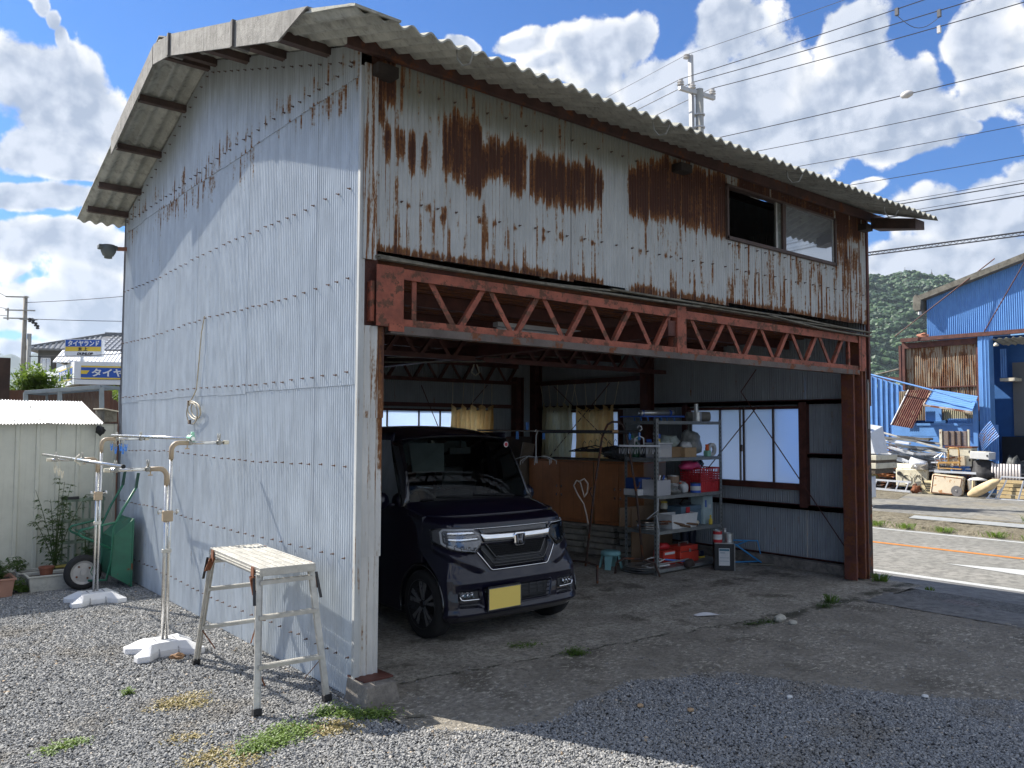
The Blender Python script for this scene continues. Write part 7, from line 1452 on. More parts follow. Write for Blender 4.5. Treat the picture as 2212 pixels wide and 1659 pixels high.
# white peg hanger on the pole
t = thing('peg_hanger', 'white peg hanger with clear pegs hanging in front of the shelf', 'peg hanger', (4.79, 1.81, 1.5)); a0, b0 = Vector((4.62, 1.98, 1.535)), Vector((4.94, 1.64, 1.535)); dd = (b0-a0); pp = Vector((dd.y, -dd.x, 0)).normalized()*.12
mb = MB()
for q in (-1, 1): mb.beam(a0+pp*q*.5, b0+pp*q*.5, .016, .022)
for f in (0, .5, 1): mb.beam(a0.lerp(b0, f)-pp*.5, a0.lerp(b0, f)+pp*.5, .016, .020)
build(mb, 'frame', WHITEP, t, bevel=.003); c = (a0+b0)/2
mb = MB(); mb.tube([c+dd*.12, c+dd*.11+Vector((0, 0, .09)), c+Vector((0, 0, .12)), c-dd*.11+Vector((0, 0, .09)), c-dd*.12], .009, 6); mb.tube([c+Vector((0, 0, .12)), c+Vector((0, 0, .17)), c+dd*.07+Vector((0, 0, .20)), c+dd*.05+Vector((0, 0, .235)), c-dd*.02+Vector((0, 0, .24)), c-dd*.05+Vector((0, 0, .21))], .008, 6); build(mb, 'hook', WHITEP, t, smooth=True)
for k in range(14):
    f = k/13; q = a0.lerp(b0, f)+pp*(.5 if k % 2 else -.5); mb = MB(); mb.tube([q, q-Vector((0, 0, .035))], .002, 4); w_ = dd.normalized()*(.014 if k % 3 else .006)
    mb.beam(q-Vector((0, 0, .035))+w_, q-Vector((0, 0, .095))+w_*.3, .007, .006); mb.beam(q-Vector((0, 0, .035))-w_, q-Vector((0, 0, .095))-w_*.3, .007, .006); build(mb, 'peg', CLR, t)
# octopus hanger near the car
t = thing('umbrella_hanger', 'thin white octopus clothes hanger hanging from the drying pole', 'clothes hanger', (3.72, 2.48, 1.4)); c = Vector((3.72, 2.48, 1.40))
mb = MB(); mb.tube([c-Vector((0, 0, .07)), c+Vector((0, 0, .25)), c+Vector((.02, 0, .30)), c+Vector((0, 0, .325)), c+Vector((-.02, 0, .30))], .006, 6); build(mb, 'stem', WHT, t)
for k in range(8): a = k*pi/4; mb = MB(); mb.tube([c, c+Vector((.13*cos(a), .13*sin(a), .012)), c+Vector((.24*cos(a), .24*sin(a), -.02-.02*(k % 3)))], .0035, 5); mb.tube([c+Vector((.24*cos(a), .24*sin(a), -.02-.02*(k % 3))), c+Vector((.24*cos(a), .24*sin(a), -.08))], .004, 4); build(mb, 'arm', WHT, t)
for k, (f, lb) in enumerate(((.24, 'blue peg pair hanging on the drying pole above the car'), (.30, 'small blue peg on top of the drying pole'), (.40, 'blue peg beside the white octopus hanger hook'), (.93, 'pale blue peg near the A frame on the drying pole'), (.99, 'blue and white peg at the A frame end of the drying pole'))):
    p = Vector((3.15, 2.88, 1.715)).lerp(Vector((4.80, 1.80, 1.705)), f); mb = MB(); s_ = 1 if k == 1 else -1; mb.beam(p+Vector((-.008, 0, 0)), p+Vector((-.012, 0, s_*.10)), .012, .01); mb.beam(p+Vector((.008, 0, 0)), p+Vector((.014, 0, s_*.10)), .012, .01); build(mb, 'clothes_peg', BLUEP, label=lb, cat='clothes peg', group='pegs on the drying pole')
# white cord on the A frame
mb = MB(); pts = [(4.24, 2.30, 1.10), (4.30, 2.26, 1.14), (4.34, 2.24, 1.08), (4.33, 2.24, .98), (4.30, 2.26, .92), (4.28, 2.27, 1.0), (4.26, 2.29, 1.10), (4.22, 2.31, 1.12), (4.19, 2.33, 1.06), (4.23, 2.30, .95), (4.29, 2.26, .84), (4.32, 2.24, .70), (4.35, 2.22, .50)]
mb.tube([Vector(p)+Vector((-.03, -.03, 0)) for p in [tuple(np.array(pts[i])*(1-t_)+np.array(pts[i+1])*t_) for i in range(12) for t_ in (0, .5)]], .009, 6); build(mb, 'hanging_rope', mat('beige_cord', (.48, .40, .33), .8), smooth=True, label='looped beige cord hung over the leg of the brown laundry frame', cat='cord')
mb = MB(); mb.tube([(4.87, 1.60, .92), (4.84, 1.58, .78), (4.74, 1.66, .68), (4.84, 1.60, .72), (4.86, 1.58, .55), (4.855, 1.58, .30)], .005, 6); build(mb, 'hanging_string', WHT, smooth=True, label='thin white string tied to the front post of the shelf', cat='cord')
# black clothes hangers and plastic sheets on the cabinets
for k in range(7):
    a = radians(-50+random.uniform(-25, 25)); c = Vector((5.42+.03*k, 3.42-.09*k, 1.42+.015*(k % 3))); U = Vector((cos(a)*.2, sin(a)*.2, 0)); dz = Vector((0, 0, .095)); mb = MB()
    mb.tube([c-U, c+dz*.55, c+U, c-U], .008, 6); mb.tube([c+dz*.55, c+dz*1.1, c+dz*1.5+U*.12, c+dz*1.2+U*.22], .004, 5)
    build(mb, 'coat_hanger', DRK, label=['leftmost black coat hanger in the heap on the cabinets', 'second black coat hanger from the left on the cabinets', 'third black coat hanger from the left on the cabinets', 'middle black coat hanger of the heap on the cabinets', 'third black coat hanger from the right on the cabinets', 'second black coat hanger from the right on the cabinets', 'rightmost black coat hanger in the heap on the cabinets'][k], cat='coat hanger', group='black coat hangers on the cabinets')
lump('plastic_sheet', 'dusty clear plastic sheet bundled on the right cabinet', 'plastic sheet', (5.75, 2.9, 1.30), (.55, .75, .22), mat('dusty_film', (.10, .105, .10), .25, 0, .4, 10, .4), amp=.3, seed=14)
for k in range(5): mb = MB(); mb.tube([(5.30+.03*k, 4.0-.05*k, 1.305+.012*(k % 2)), (5.62+.02*k, 2.5+.1*k, 1.31)], .010+.003*(k % 2), 6); build(mb, 'cane', [WOODG, OB, DRK][k % 3], label=['front most thin cane lying along the cabinet tops', 'second cane from the front on the cabinet tops', 'dark rod in the middle of the canes on the cabinets', 'fourth cane from the front on the cabinet tops', 'rearmost cane lying on the cabinet tops'][k], cat='cane', group='canes lying on the cabinets')
# boxes and boards between the car and the cabinets
tb('cardboard_box', 'dim brown cardboard boxes stacked behind the car', 'cardboard box', (5.05, 5.0, 0), (.5, .4, 1.18), CARD, .2, .004); tb('cardboard_box', 'flat dim carton on the stack behind the car', 'cardboard box', (5.0, 4.95, 1.185), (.3, .3, .14), MATS['tan_card'], .4, .004); tb('blue_crate', 'dark blue plastic crate left of the cabinets', 'crate', (5.15, 4.5, 0), (.4, .3, .75), pm('dark_blue_crate', (.02, .05, .12)), .1, .006)
mb = MB(); mb.beam((5.15, 4.52, .5), (5.28, 4.42, 1.52), .22, .03, (0, 1, 0)); build(mb, 'leaning_board', mat('dull_board', (.20, .15, .10), .85), label='dull wooden board leaning left of the cabinets', cat='board')
mb = MB(); mb.box((5.9, 5.5, .8), (.5, .3, 1.6)); build(mb, 'locker', mat('dark_locker', (.07, .045, .035), .7), label='dark brown locker in the rear corner of the garage', cat='locker', bevel=.01)
mb = MB(); mb.lathe([(.12, 0), (.12, .34), (.07, .38), (0, .38)], (4.95, 4.3, .0), 12); build(mb, 'blue_drum', pm('blue_drum_plastic', (.03, .09, .22)), label='small blue drum beside the leaning board', cat='drum')
# curtains on straps
CUR = mat('tan_curtain', (.78, .53, .22), .85, 0, .15, 3, .2, 30); CURL = mat('pale_curtain', (.62, .55, .34), .85, 0, .12, 3, .2, 30)
for m_ in (CUR, CURL):
    nt_ = m_.node_tree; b_ = nt_.nodes['Principled BSDF']; tl = nt_.nodes.new('ShaderNodeBsdfTranslucent'); nt_.links.new(b_.inputs['Base Color'].links[0].from_socket, tl.inputs[0]); mx = nt_.nodes.new('ShaderNodeMixShader'); mx.inputs[0].default_value = .42; nt_.links.new(b_.outputs[0], mx.inputs[1]); nt_.links.new(tl.outputs[0], mx.inputs[2]); nt_.links.new(mx.outputs[0], nt_.nodes['Material Output'].inputs[0])
STRAP = mat('pale_strap', (.62, .58, .45), .8)
def curtain(axis, at, lo, hi, zb, zt, nstr, m_, label, seed, straps, ztop=2.5):
    t = thing('curtain', label, 'curtain', (0, 0, 0) if False else ((lo+hi)/2, at, zb) if axis == 'x' else (at, (lo+hi)/2, zb), 'curtains hung on straps'); n_ = 72
    def P(u, v):
        w_ = lo+(hi-lo)*u; sc = abs(((u*(nstr-1)) % 1)-.5)*2; top = zt-.10*(1-sc**1.5)
        z = zb+(top-zb)*v; o = .050*sin(u*2*pi*nstr*1.7+seed)+.022*sin(u*57+seed+2*v)+.006*noise.noise((u*20, v*6, seed))
        return Vector((w_+.01*sin(9*v+20*u), at+o, z)) if axis == 'x' else Vector((at+o, w_+.01*sin(9*v+20*u), z))
    mb = MB(); mb.grid(n_, 14, P); build(mb, 'cloth', m_, t, smooth=True)
    for k in range(nstr):
        u = k/(nstr-1); w_ = lo+(hi-lo)*u; a = P(u, 1); a = Vector((w_, at, zt)) if axis == 'x' else Vector((at, w_, zt))
        dx = straps[k % len(straps)]; top = Vector((w_+dx, at, ztop)) if axis == 'x' else Vector((at, w_+dx, ztop))
        mb = MB(); mb.beam(a, top, .014, .004, (0, 1, 0) if axis == 'y' else (1, 0, 0)); build(mb, 'strap', STRAP, t)
curtain('x', 5.80, 4.87, 5.66, .9, 2.12, 5, CUR, 'golden tan curtain over the rear window behind the car', 1, (.0, .02, .03, .05))
curtain('y', 6.70, 5.68, 4.98, 1.15, 2.17, 5, CURL, 'pale curtain at the left of the right wall window', 2, (.08, .05, .0, -.1, -.1))
curtain('y', 6.70, 4.84, 4.02, 1.15, 2.12, 5, CUR, 'tan curtain at the right of the right wall window', 3, (.1, .04, -.02, -.06, -.1))
# brown curtain rod etc.
mb = MB(); mb.tube([(6.68, 3.95, 1.69), (6.68, 5.7, 1.69)], .012, 6); build(mb, 'rail', DRK, label='dark horizontal rail in front of the right wall curtains', cat='rail')
mb = MB(); mb.tube([(3.34, 3.2, 2.52), (3.30, 3.2, 2.42), (3.36, 3.2, 2.38), (3.42, 3.2, 2.42), (3.38, 3.2, 2.52)], .007, 6); build(mb, 'rope_loop', STRAP, label='rope loop hanging under the inner truss', cat='rope')
# bits on the concrete
mb = MB(); mb.ico((4.02, -.54, .03), .055, 2, .15, (1.3, .8, .7)); build(mb, 'stone', mat('pale_stone', (.42, .40, .34), .9, 0, .15, 12, .3), label='pale loose stone lying on the cracked apron', cat='stone'); mb = MB(); mb.ico((4.0, -.68, .02), .04, 2, .15, (1.2, .9, .6)); build(mb, 'stone', MATS['pale_stone'], label='smaller pale stone in front of the loose stone on the apron', cat='stone')
mb = MB(); mb.grid(8, 3, lambda u, v: (3.55+.20*u, .02-.10*u+.05*v, .018+.02*sin(pi*u)*v)); build(mb, 'litter_scrap', WHITEP, label='curved white plastic scrap lying on the apron', cat='scrap', solid=.002)
mb = MB(); mb.box((.12, -.52, .014), (.12, .02, .01), -.5); build(mb, 'stick', WOODG, label='short pale stick lying in front of the corner block', cat='stick')
mb = MB(); mb.ico((-.60, 1.60, .035), .04, 2, .5, (1.4, .7, .6)); build(mb, 'dry_leaf', mat('dry_leaf', (.25, .14, .07), .8), label='curled brown dry leaf beside the white stand base', cat='leaf')
for k, (x, y) in enumerate(((2.2, -1.75), (1.5, -1.5), (2.9, -2.3), (1.32, -1.25))): mb = MB(); mb.ico((x, y, .012), .020, 2, .2, (1.2, 1, .6)); build(mb, 'pale_pebble', WHT if k % 2 == 0 else mat('tan_pebble', (.42, .28, .16), .8), label=['white pebble standing out in the middle of the shaded gravel', 'tan pebble in the shaded gravel, left of the white one', 'white pebble at the right end of the shaded gravel', 'tan pebble nearest the concrete edge in the shaded gravel'][k], cat='pebble', group='light pebbles in the gravel')
# ------------------------------------------------------------------ scrap dealer's blue building and yard
GZ = .16
# the yard plan is laid out at 1:1.2286 with its datum on the garage floor; the road and the lot lie lower
MB.SITE = Matrix.Translation((.595, 1.080, -.400)) @ Matrix.Scale(1.2286, 4)
BLC = corr_mat('blue_corrugated', (.115, .28, .62), .05, .42, base2=(.14, .33, .68), grime=(.05, .12, .25), streakk=.6); BLF = mat('blue_flat_paint', (.12, .29, .62), .5, 0, .10, 2, .1, dirt=.15)
RSC = corr_mat('rusted_corrugated', (.38, .31, .22), .1, .6, streakk=1.5)
def bsheet(name, mtl, parent, org, U, V, N, w_, h, pitch=.05, amp=.009, rust=0, nz=4, top=None):
    mb = MB(); at = {'rust': [], 'grime': []}; corr((mb, at), org, U, V, N, w_, h, pitch=pitch, amp=amp, per=6, nz=nz, rustf=(lambda p: rust) if not callable(rust) else rust, top=top); return build(mb, name, mtl, parent, smooth=True, attr=at)
bb = thing('blue_warehouse', 'large blue corrugated warehouse with a slate roof across the road', 'warehouse', (22, 0, GZ))
zt = lambda y: 5.25+.287*(4.94-y) if y > -1.5 else 5.25+.287*(6.44)-.287*(-1.5-y)
y = 4.95
while y > -8:
    a = y; bsheet('wall_sheet', BLC, bb, (20.0, a, 4.15), (0, -1, 0), (0, 0, 1), (-1, 0, 0), .80, 1.2, top=lambda u, a=a: max(.3, zt(a-u)-4.15)); y -= .79
SLD = mat('dark_slate_edge', (.16, .15, .125), .95, 0, .3, 5, .6, dirt=.7)
mb = MB(); mb.add([(19.75, 5.15, zt(5.15)), (19.75, -1.5, zt(-1.5)), (19.75, -1.5, zt(-1.5)+.15), (19.75, 5.15, zt(5.15)+.15), (26, 5.15, zt(5.15)), (26, -1.5, zt(-1.5)), (26, -1.5, zt(-1.5)+.15), (26, 5.15, zt(5.15)+.15)], [(0, 3, 2, 1), (3, 7, 6, 2), (0, 1, 5, 4), (0, 4, 7, 3)]); build(mb, 'roof', SLD, bb)
mb = MB(); mb.add([(19.75, -1.5, zt(-1.5)), (19.75, -8, zt(-8)), (19.75, -8, zt(-8)+.15), (19.75, -1.5, zt(-1.5)+.15), (26, -1.5, zt(-1.5)), (26, -8, zt(-8)), (26, -8, zt(-8)+.15), (26, -1.5, zt(-1.5)+.15)], [(0, 3, 2, 1), (3, 7, 6, 2), (0, 1, 5, 4)]); build(mb, 'roof', SLD, bb)
mb = MB(); mb.prism([(5.13, 5.40), (5.20, 5.33), (5.21, 5.0), (5.14, 4.94), (5.0, 4.96), (4.98, 5.22)], 'x', 19.74, 26); build(mb, 'eave_gutter', SLD, bb, bevel=.02)
mb = MB(); mb.lathe([(.05, 0), (.05, .08)], (19.8, 5.05, 4.84), 8); build(mb, 'gutter_outlet', mat('white_pipe', (.6, .6, .58), .5), bb)
mb = MB(); mb.add([(20.0, 4.95, 4.2), (26, 4.95, 4.2), (26, 4.95, 5.2), (20, 4.95, 5.2)], [(0, 1, 2, 3)]); mb.lohi((20.9, -8, GZ), (21.0, 4.95, 4.2)); mb.lohi((20.1, 3.55, GZ), (20.2, 5.45, 4.1)); mb.lohi((20.1, 5.45, GZ), (20.2, 6.6, 2.9)); build(mb, 'inner_wall', mat('deep_blue_wall', (.03, .13, .36), .6, 0, .1, 2, .1), bb)
mb = MB(); mb.lohi((19.5, 2.0, 4.10), (19.62, 5.45, 4.20)); mb.lohi((19.5, -8, 4.08), (19.62, 2.0, 4.18)); build(mb, 'rusty_beam', DRED, bb)
mb = MB(); mb.lohi((19.55, 3.27, GZ), (19.85, 3.53, 4.12)); build(mb, 'corner_panel', BLF, bb, bevel=.01)
for a in (3.50, 3.28):
    pass
for k in range(2): bsheet('panel_strip', BLC, bb, (19.545, 3.36+.08*k, 1.0), (0, -1, 0), (0, 0, 1), (-1, 0, 0), .05, 3.1, pitch=.05, amp=.008)
# rusted cladding panel with its frame
def rr_(p): return .60+.28*noise.noise((p.y*3.1, p.z*1.2, 5))
for k in range(3): bsheet('rusty_sheet', RSC, bb, (19.72-.006*k, 5.44-.64*k, 1.98), (0, -1, 0), (0, 0, 1), (-1, 0, 0), .66, 2.0, pitch=.055, amp=.010, rust=rr_, nz=6)
for a, b_, z0, z1 in ((3.52, 3.60, 1.95, 4.1), (5.40, 5.47, 2.80, 4.1), (5.50, 5.56, 3.0, 4.02)): mb = MB(); mb.lohi((19.62, a, z0), (19.70, b_, z1)); build(mb, 'frame_post', DRED, bb)
mb = MB(); mb.lohi((19.62, 3.55, 3.93), (19.72, 5.45, 4.08)); mb.lohi((19.66, 3.55, 2.84), (19.70, 4.9, 2.87)); build(mb, 'frame_rail', DRED, bb)
# left blue ribbed wall and low blue band
y = 6.60
while y > 5.5: w_ = .15; mb = MB(); mb.add([(19.9, y, GZ), (19.9, y-w_+.03, GZ), (19.87, y-w_+.02, GZ), (19.87, y-w_, GZ), (19.9, y, 3.30-.35*(6.6-y)), (19.9, y-w_+.03, 3.30-.35*(6.6-y+w_)), (19.87, y-w_+.02, 3.30-.35*(6.6-y+w_)), (19.87, y-w_, 3.30-.35*(6.6-y+w_))], [(0, 1, 5, 4), (1, 2, 6, 5), (2, 3, 7, 6)]); build(mb, 'ribbed_panel', BLF, bb); y -= w_
mb = MB(); mb.lohi((19.9, 6.6, GZ), (20.4, 9.5, 3.3)); build(mb, 'side_wall', BLF, bb)
for z0, z1 in ((GZ, .95), (.96, 1.22), (1.23, 1.55), (1.56, 1.84)): mb = MB(); mb.lohi((19.45-.004*(z0 > 1.5), 3.60, z0), (19.55, 5.68, z1)); build(mb, 'low_panel', BLF, bb, bevel=.004)
mb = MB(); mb.lohi((19.42, 3.60, 1.84), (19.56, 5.3, 1.90)); build(mb, 'ledge', BLF, bb)
mb = MB(); mb.lohi((19.60, 4.47, 1.95), (19.64, 4.88, 2.34)); build(mb, 'window_panel', BLF, bb)
bsheet('window_sheet', BLC, bb, (19.66, 4.34, 1.88), (0, -1, 0), (0, 0, 1), (-1, 0, 0), .70, .14, pitch=.05, amp=.008); bsheet('window_sheet', corr_mat('yellowed_corrugated', (.45, .42, .28), 0, .5), bb, (19.70, 4.46, 1.98), (0, -1, 0), (0, 0, 1), (-1, 0, 0), .74, .27, pitch=.05, amp=.008, rust=.25)
bsheet('low_sheet', BLC, bb, (19.6, 3.28, GZ), (0, -1, 0), (0, 0, 1), (-1, 0, 0), .16, 1.7, pitch=.045, amp=.008)
def slab4(name, m_, parent, P, th=.02, **k): mb = MB(); mb.add(P, [(0, 1, 2, 3)]); return build(mb, name, m_, parent, solid=th, **k)
# awning sheet, bar, leaning and twisted sheets
t = thing('fallen_awning', 'tilted blue corrugated awning hanging in front of the rusty cladding', 'awning', (19.2, 4.1, 2.2))
bsheet('awning_sheet', BLC, t, (19.05, 4.68, 2.38), Vector((.0, -1.18, -.19)), (.35, .06, .44), (-1, 0, .6), 1.0, 1.0, pitch=.06, amp=.010) if False else None
A_, B_, C_, D_ = Vector((19.0, 4.66, 2.37)), Vector((19.0, 3.50, 2.17)), Vector((19.4, 3.50, 2.58)), Vector((19.4, 4.58, 2.80))
mb = MB(); nv_ = 50
mb.grid(2, nv_, lambda u, v: A_.lerp(B_, u).lerp(D_.lerp(C_, u), v)+Vector((-1, 0, .8)).normalized()*.011*sin(v*2*pi*9)); build(mb, 'awning_sheet', BLF, t, smooth=True)
mb = MB(); mb.beam(A_, B_, .04, .05); mb.beam(A_, D_, .03, .04); build(mb, 'awning_edge', mat('rusty_white_edge', (.40, .33, .27), .7, 0, .3, 8, .2, rust=.5), t)
mb = MB(); mb.lohi((19.25, 3.47, GZ), (19.33, 3.57, 2.46)); build(mb, 'awning_post', BLF, t)
mb = MB(); mb.tube([(19.0, 6.08, 3.24), (18.95, 4.49, 2.77), (18.9, 3.45, 2.42)], .022, 8); build(mb, 'blue_pipe', BLF, label='long thin blue pipe slanting down across the blue building', cat='pipe')
rl = thing('rusty_sheet_leaning', 'dark rusty corrugated sheet leaning askew on the blue wall', 'sheet', (18.9, 5.0, 1.7)); P0, P1, P2, P3 = Vector((18.85, 5.43, 1.85)), Vector((18.85, 4.89, 1.76)), Vector((19.3, 4.60, 2.78)), Vector((19.3, 5.16, 2.78))
mb = MB(); mb.grid(60, 3, lambda u, v: P0.lerp(P1, u).lerp(P3.lerp(P2, u), v)+Vector((-.012*sin(u*2*pi*10), 0, 0))); build(mb, 'sheet', mat('deep_rust_sheet', (.13, .035, .022), .75, 0, .3, 6, .3, rust=.3, rcol=(.2, .12, .08)), rl, smooth=True); mb = MB(); mb.beam(P0, P3, .03, .05); build(mb, 'edge_strip', SILV, rl)
bsheet('rusty_sheet_offcut', RSC, None, (19.35, 5.44, 1.9), (0, -1, 0), (0, 0, 1), (-1, 0, 0), .25, .86, rust=.4); bpy.data.objects['rusty_sheet_offcut']['label'] = 'narrow rusty sheet offcut behind the leaning rusty sheet'; bpy.data.objects['rusty_sheet_offcut']['category'] = 'sheet'
P0, P1, P2, P3 = Vector((18.7, 3.25, 1.60)), Vector((18.7, 3.16, 1.20)), Vector((18.6, 2.75, 1.58)), Vector((18.9, 3.05, 1.97))
mb = MB(); mb.grid(70, 4, lambda u, v: P1.lerp(P2, v).lerp(P0.lerp(P3, v), u)+Vector((-.012*sin(u*2*pi*9)-.06*sin(pi*v), 0, 0))); build(mb, 'twisted_sheet', corr_mat('blue_rust_twisted', (.10, .26, .58), .1, .5), smooth=True, attr={'rust': [.42]*len(mb.v), 'grime': [0]*len(mb.v)}, label='bent blue and rust corrugated sheet leaning by the blue corner panel', cat='sheet')
# recess: canopy, shutter, dark dado
mb = MB(); mb.grid(40, 1, lambda u, v: (19.7+.8*v, 3.26-2.2*u, 4.02-.1*v+.02*sin(u*90))); build(mb, 'canopy', SLATE, bb, solid=.012)
mb = MB(); mb.lohi((20.3, 2.95, 2.98), (20.75, 3.30, 3.06)); build(mb, 'shelf_canopy', CREAM, bb); bsheet('recess_sheet', BLC, bb, (20.5, 3.35, 3.08), (0, -1, 0), (0, 0, 1), (-1, 0, 0), .16, .75, pitch=.05)
sht = MB(); sht.grid(1, 56, lambda u, v: (20.82-.012*sin(v*2*pi*28), 3.18-1.6*u, 1.58+1.9*v)); build(sht, 'shutter', mat('grey_shutter', (.19, .19, .18), .6, .2, .06, 2, .05), bb, smooth=True)
mb = MB(); mb.lohi((20.6, 1.4, GZ), (20.85, 3.4, 1.56)); build(mb, 'dark_dado', mat('black_tarred_wall', (.012, .014, .018), .7, 0, .3, 4, .3), bb)
mb = MB(); mb.lathe([(.0, -.03), (.055, -.03), (.06, 0), (.03, .05), (0, .06)], (19.6, 3.12, 3.86), 10); build(mb, 'wall_lamp', CREAM, bb)
for k, (a, b_) in enumerate((((19.3, 5.5, 4.25), (19.9, 3.2, 6.1)), ((19.5, 3.35, 4.2), (19.9, 2.0, 6.8)))): mb = MB(); mb.tube([a, b_], .014, 6); build(mb, 'stay_cable', DRED, bb)
mb = MB(); mb.ico((19.9, 5.02, 4.28), .09, 2, .3, (.8, 1.6, .8)); build(mb, 'pipe_stub', mat('orange_pipe', (.42, .17, .10), .7), bb)
# small debris roof at the left
t = thing('broken_lean_to', 'collapsed lean-to roof with loose boards at the left of the blue building', 'roof', (20.2, 6.2, 3.2)); mb = MB(); mb.beam((20.1, 6.55, 3.20), (20.1, 5.6, 3.10), .2, .12); build(mb, 'beam', DRED, t)
for k in range(6): mb = MB(); mb.beam((20.0+.1*k, 6.45-.1*k, 3.28+.03*k), (20.2, 5.75-.08*k, 3.45+.02*k), .12, .02); build(mb, 'board', [CREAM, WOODG, RB][k % 3], t)
# scrap heap: bars, gutters, strips
PX = 18.2
BARM = [mat('grey_gutter', (.20, .20, .19), .6, .2, .2, 4, .1, dirt=.2), mat('pale_alu_bar', (.55, .56, .58), .4, .7, .1, 4, .1), mat('dark_bronze_bar', (.10, .095, .09), .5, .3, .2, 4, .1), mat('white_alu_bar', (.70, .72, .76), .35, .5, .08, 4, .05)]
BARS = [(5.67, 1.68, 3.71, 1.22, 0), (5.67, 1.49, 4.61, 1.38, 3), (5.65, 1.37, 4.51, 1.12, 1), (5.63, 1.24, 4.66, .92, 3), (5.03, 1.55, 4.16, 1.48, 2), (5.59, 1.17, 4.66, .92, 1), (5.43, 1.13, 4.79, .91, 3), (4.69, 1.47, 3.94, 1.36, 2), (4.61, 1.2, 3.71, 1.18, 0), (5.27, 1.49, 4.12, 1.5, 2), (5.67, 1.56, 3.92, 1.38, 0), (4.49, 1.12, 3.87, 1.13, 1), (5.08, 1.08, 4.13, .94, 2), (4.91, 1.32, 3.88, 1.24, 0)]
BL_N = ['topmost long grey gutter slanting across the scrap heap', 'short white bar high at the left of the scrap heap', 'pale aluminium rail below the high white bar', 'bright white bar slanting low at the left of the heap', 'dark bronze rail along the top of the heap', 'pale rail beside the low bright white bar', 'lowest white bar at the left front of the heap', 'curved looking dark rail at the top right of the heap', 'grey bar ending beside the ochre trolley', 'thin dark rail lying level across the heap top', 'grey rail running just under the topmost gutter', 'short pale bar above the crumpled foil', 'dark bronze rail above the cream sheet', 'grey bar in the middle of the scrap heap']
for k, (a, b_, c, d, m_) in enumerate(BARS):
    mb = MB(); p, q = Vector((PX+.25-.03*k, a, b_)), Vector((PX-.15+.02*k, c, d)); w_ = .05+.02*(k % 3)
    if k in (0, 7, 8): mb.grid(10, 6, lambda u, v: p.lerp(q, u)+Vector((-.03*cos(pi*v), 0, .045*sin(2*pi*(v*.5))-.02*sin(pi*u)*(k == 7)))); build(mb, 'scrap_gutter', BARM[m_], solid=.005, label=BL_N[k], cat='scrap bar', group='long bars in the scrap heap')
    else: mb.beam(p, q, w_, .05); mb.beam(p+Vector((-.03, 0, .02)), q+Vector((-.03, 0, .02)), .012, .03); build(mb, 'scrap_bar', BARM[m_], label=BL_N[k], cat='scrap bar', group='long bars in the scrap heap')
hm = MB(); r_ = random.Random(12)
for k in range(95):
    yy = r_.uniform(4.3, 5.75); z = r_.uniform(.75, 1.5-.25*(5.75-yy)); L = r_.uniform(.5, 1.5); sl_ = r_.gauss(-.24, .07); x = PX+.12+r_.uniform(0, .5); p = Vector((x, yy, z)); q = Vector((x+r_.uniform(-.15, .15), yy-L, z+sl_*L))
    if q.y < 3.9: q = p.lerp(q, (p.y-3.9)/(p.y-q.y))
    hm.beam(p, q, r_.uniform(.015, .05), r_.uniform(.012, .045))
build(hm, 'scrap_bars', mat('pale_scrap_bars', (.48, .49, .50), .42, .5, .5, 2, .1, dirt=.5), label='dense sloping layer of pale aluminium bars in the scrap heap', cat='scrap', kind='stuff')
hm = MB(); r_ = random.Random(11)
for k in range(330):
    yy = r_.uniform(3.3, 6.1); zmax = 1.5-.35*abs(yy-5.2) if yy > 4.2 else .95; z = r_.uniform(.2, max(.3, zmax-.25)); L = r_.uniform(.2, .9); a = r_.gauss(0, .25); x = PX+.35+r_.uniform(0, .8)
    d = Vector((r_.uniform(-.4, .4), cos(a), sin(a)-.1)); hm.beam(Vector((x, yy, z)), Vector((x, yy, z))+d*L, r_.uniform(.03, .12), r_.uniform(.01, .06))
build(hm, 'scrap_heap', mat('mixed_scrap', (.16, .155, .15), .5, .5, .7, 3, .2, dirt=.7, rust=.5), label='tangled mass of dark and pale metal scrap under the long bars', cat='scrap', kind='stuff')
OFF = [c+' '+w_ for c in ('pale aluminium offcut', 'white painted offcut', 'rust brown offcut', 'dark bronze offcut') for w_ in ('nearest the left end of the scrap heap', 'left of the ochre trolley in the heap', 'under the ochre trolley in the heap', 'at the right end of the scrap heap')]
OFF = [OFF[4*(k % 4)+k//4] for k in range(16)]
for k in range(16):
    yy = 5.5-.65*(k//4)-r_.uniform(0, .5); z = r_.uniform(.62, .98); mb = MB(); L = r_.uniform(.25, .6); a = r_.uniform(-.3, .3); p = Vector((PX+r_.uniform(0, .2), yy, z)); mb.beam(p, p+Vector((r_.uniform(-.1, .1), -cos(a)*L, sin(a)*L)), .05, .03)
    build(mb, 'scrap_piece', [BARM[1], BARM[3], RB, BARM[2]][k % 4], label=OFF[k], cat='scrap', group='metal offcuts in the scrap heap')
lump('crumpled_foil', 'crumpled shiny metal sheet in the middle of the scrap heap', 'metal sheet', (PX-.1, 4.43, .74), (.3, .42, .26), BARM[3], 2, .9, 31)
for k in range(3): mb = MB(); mb.tube([(PX-.1, 3.98-.1*k, .85), (PX-.15, 4.02-.12*k, 1.05), (PX-.1, 3.85-.03*k, 1.18), (PX-.12, 3.75, 1.08)], .010, 5); build(mb, 'bent_wire', BARM[1], label=['left bent wire loop beside the ochre trolley', 'middle bent wire loop beside the ochre trolley', 'right bent wire loop touching the ochre trolley'][k], cat='wire', group='bent wires on the heap')
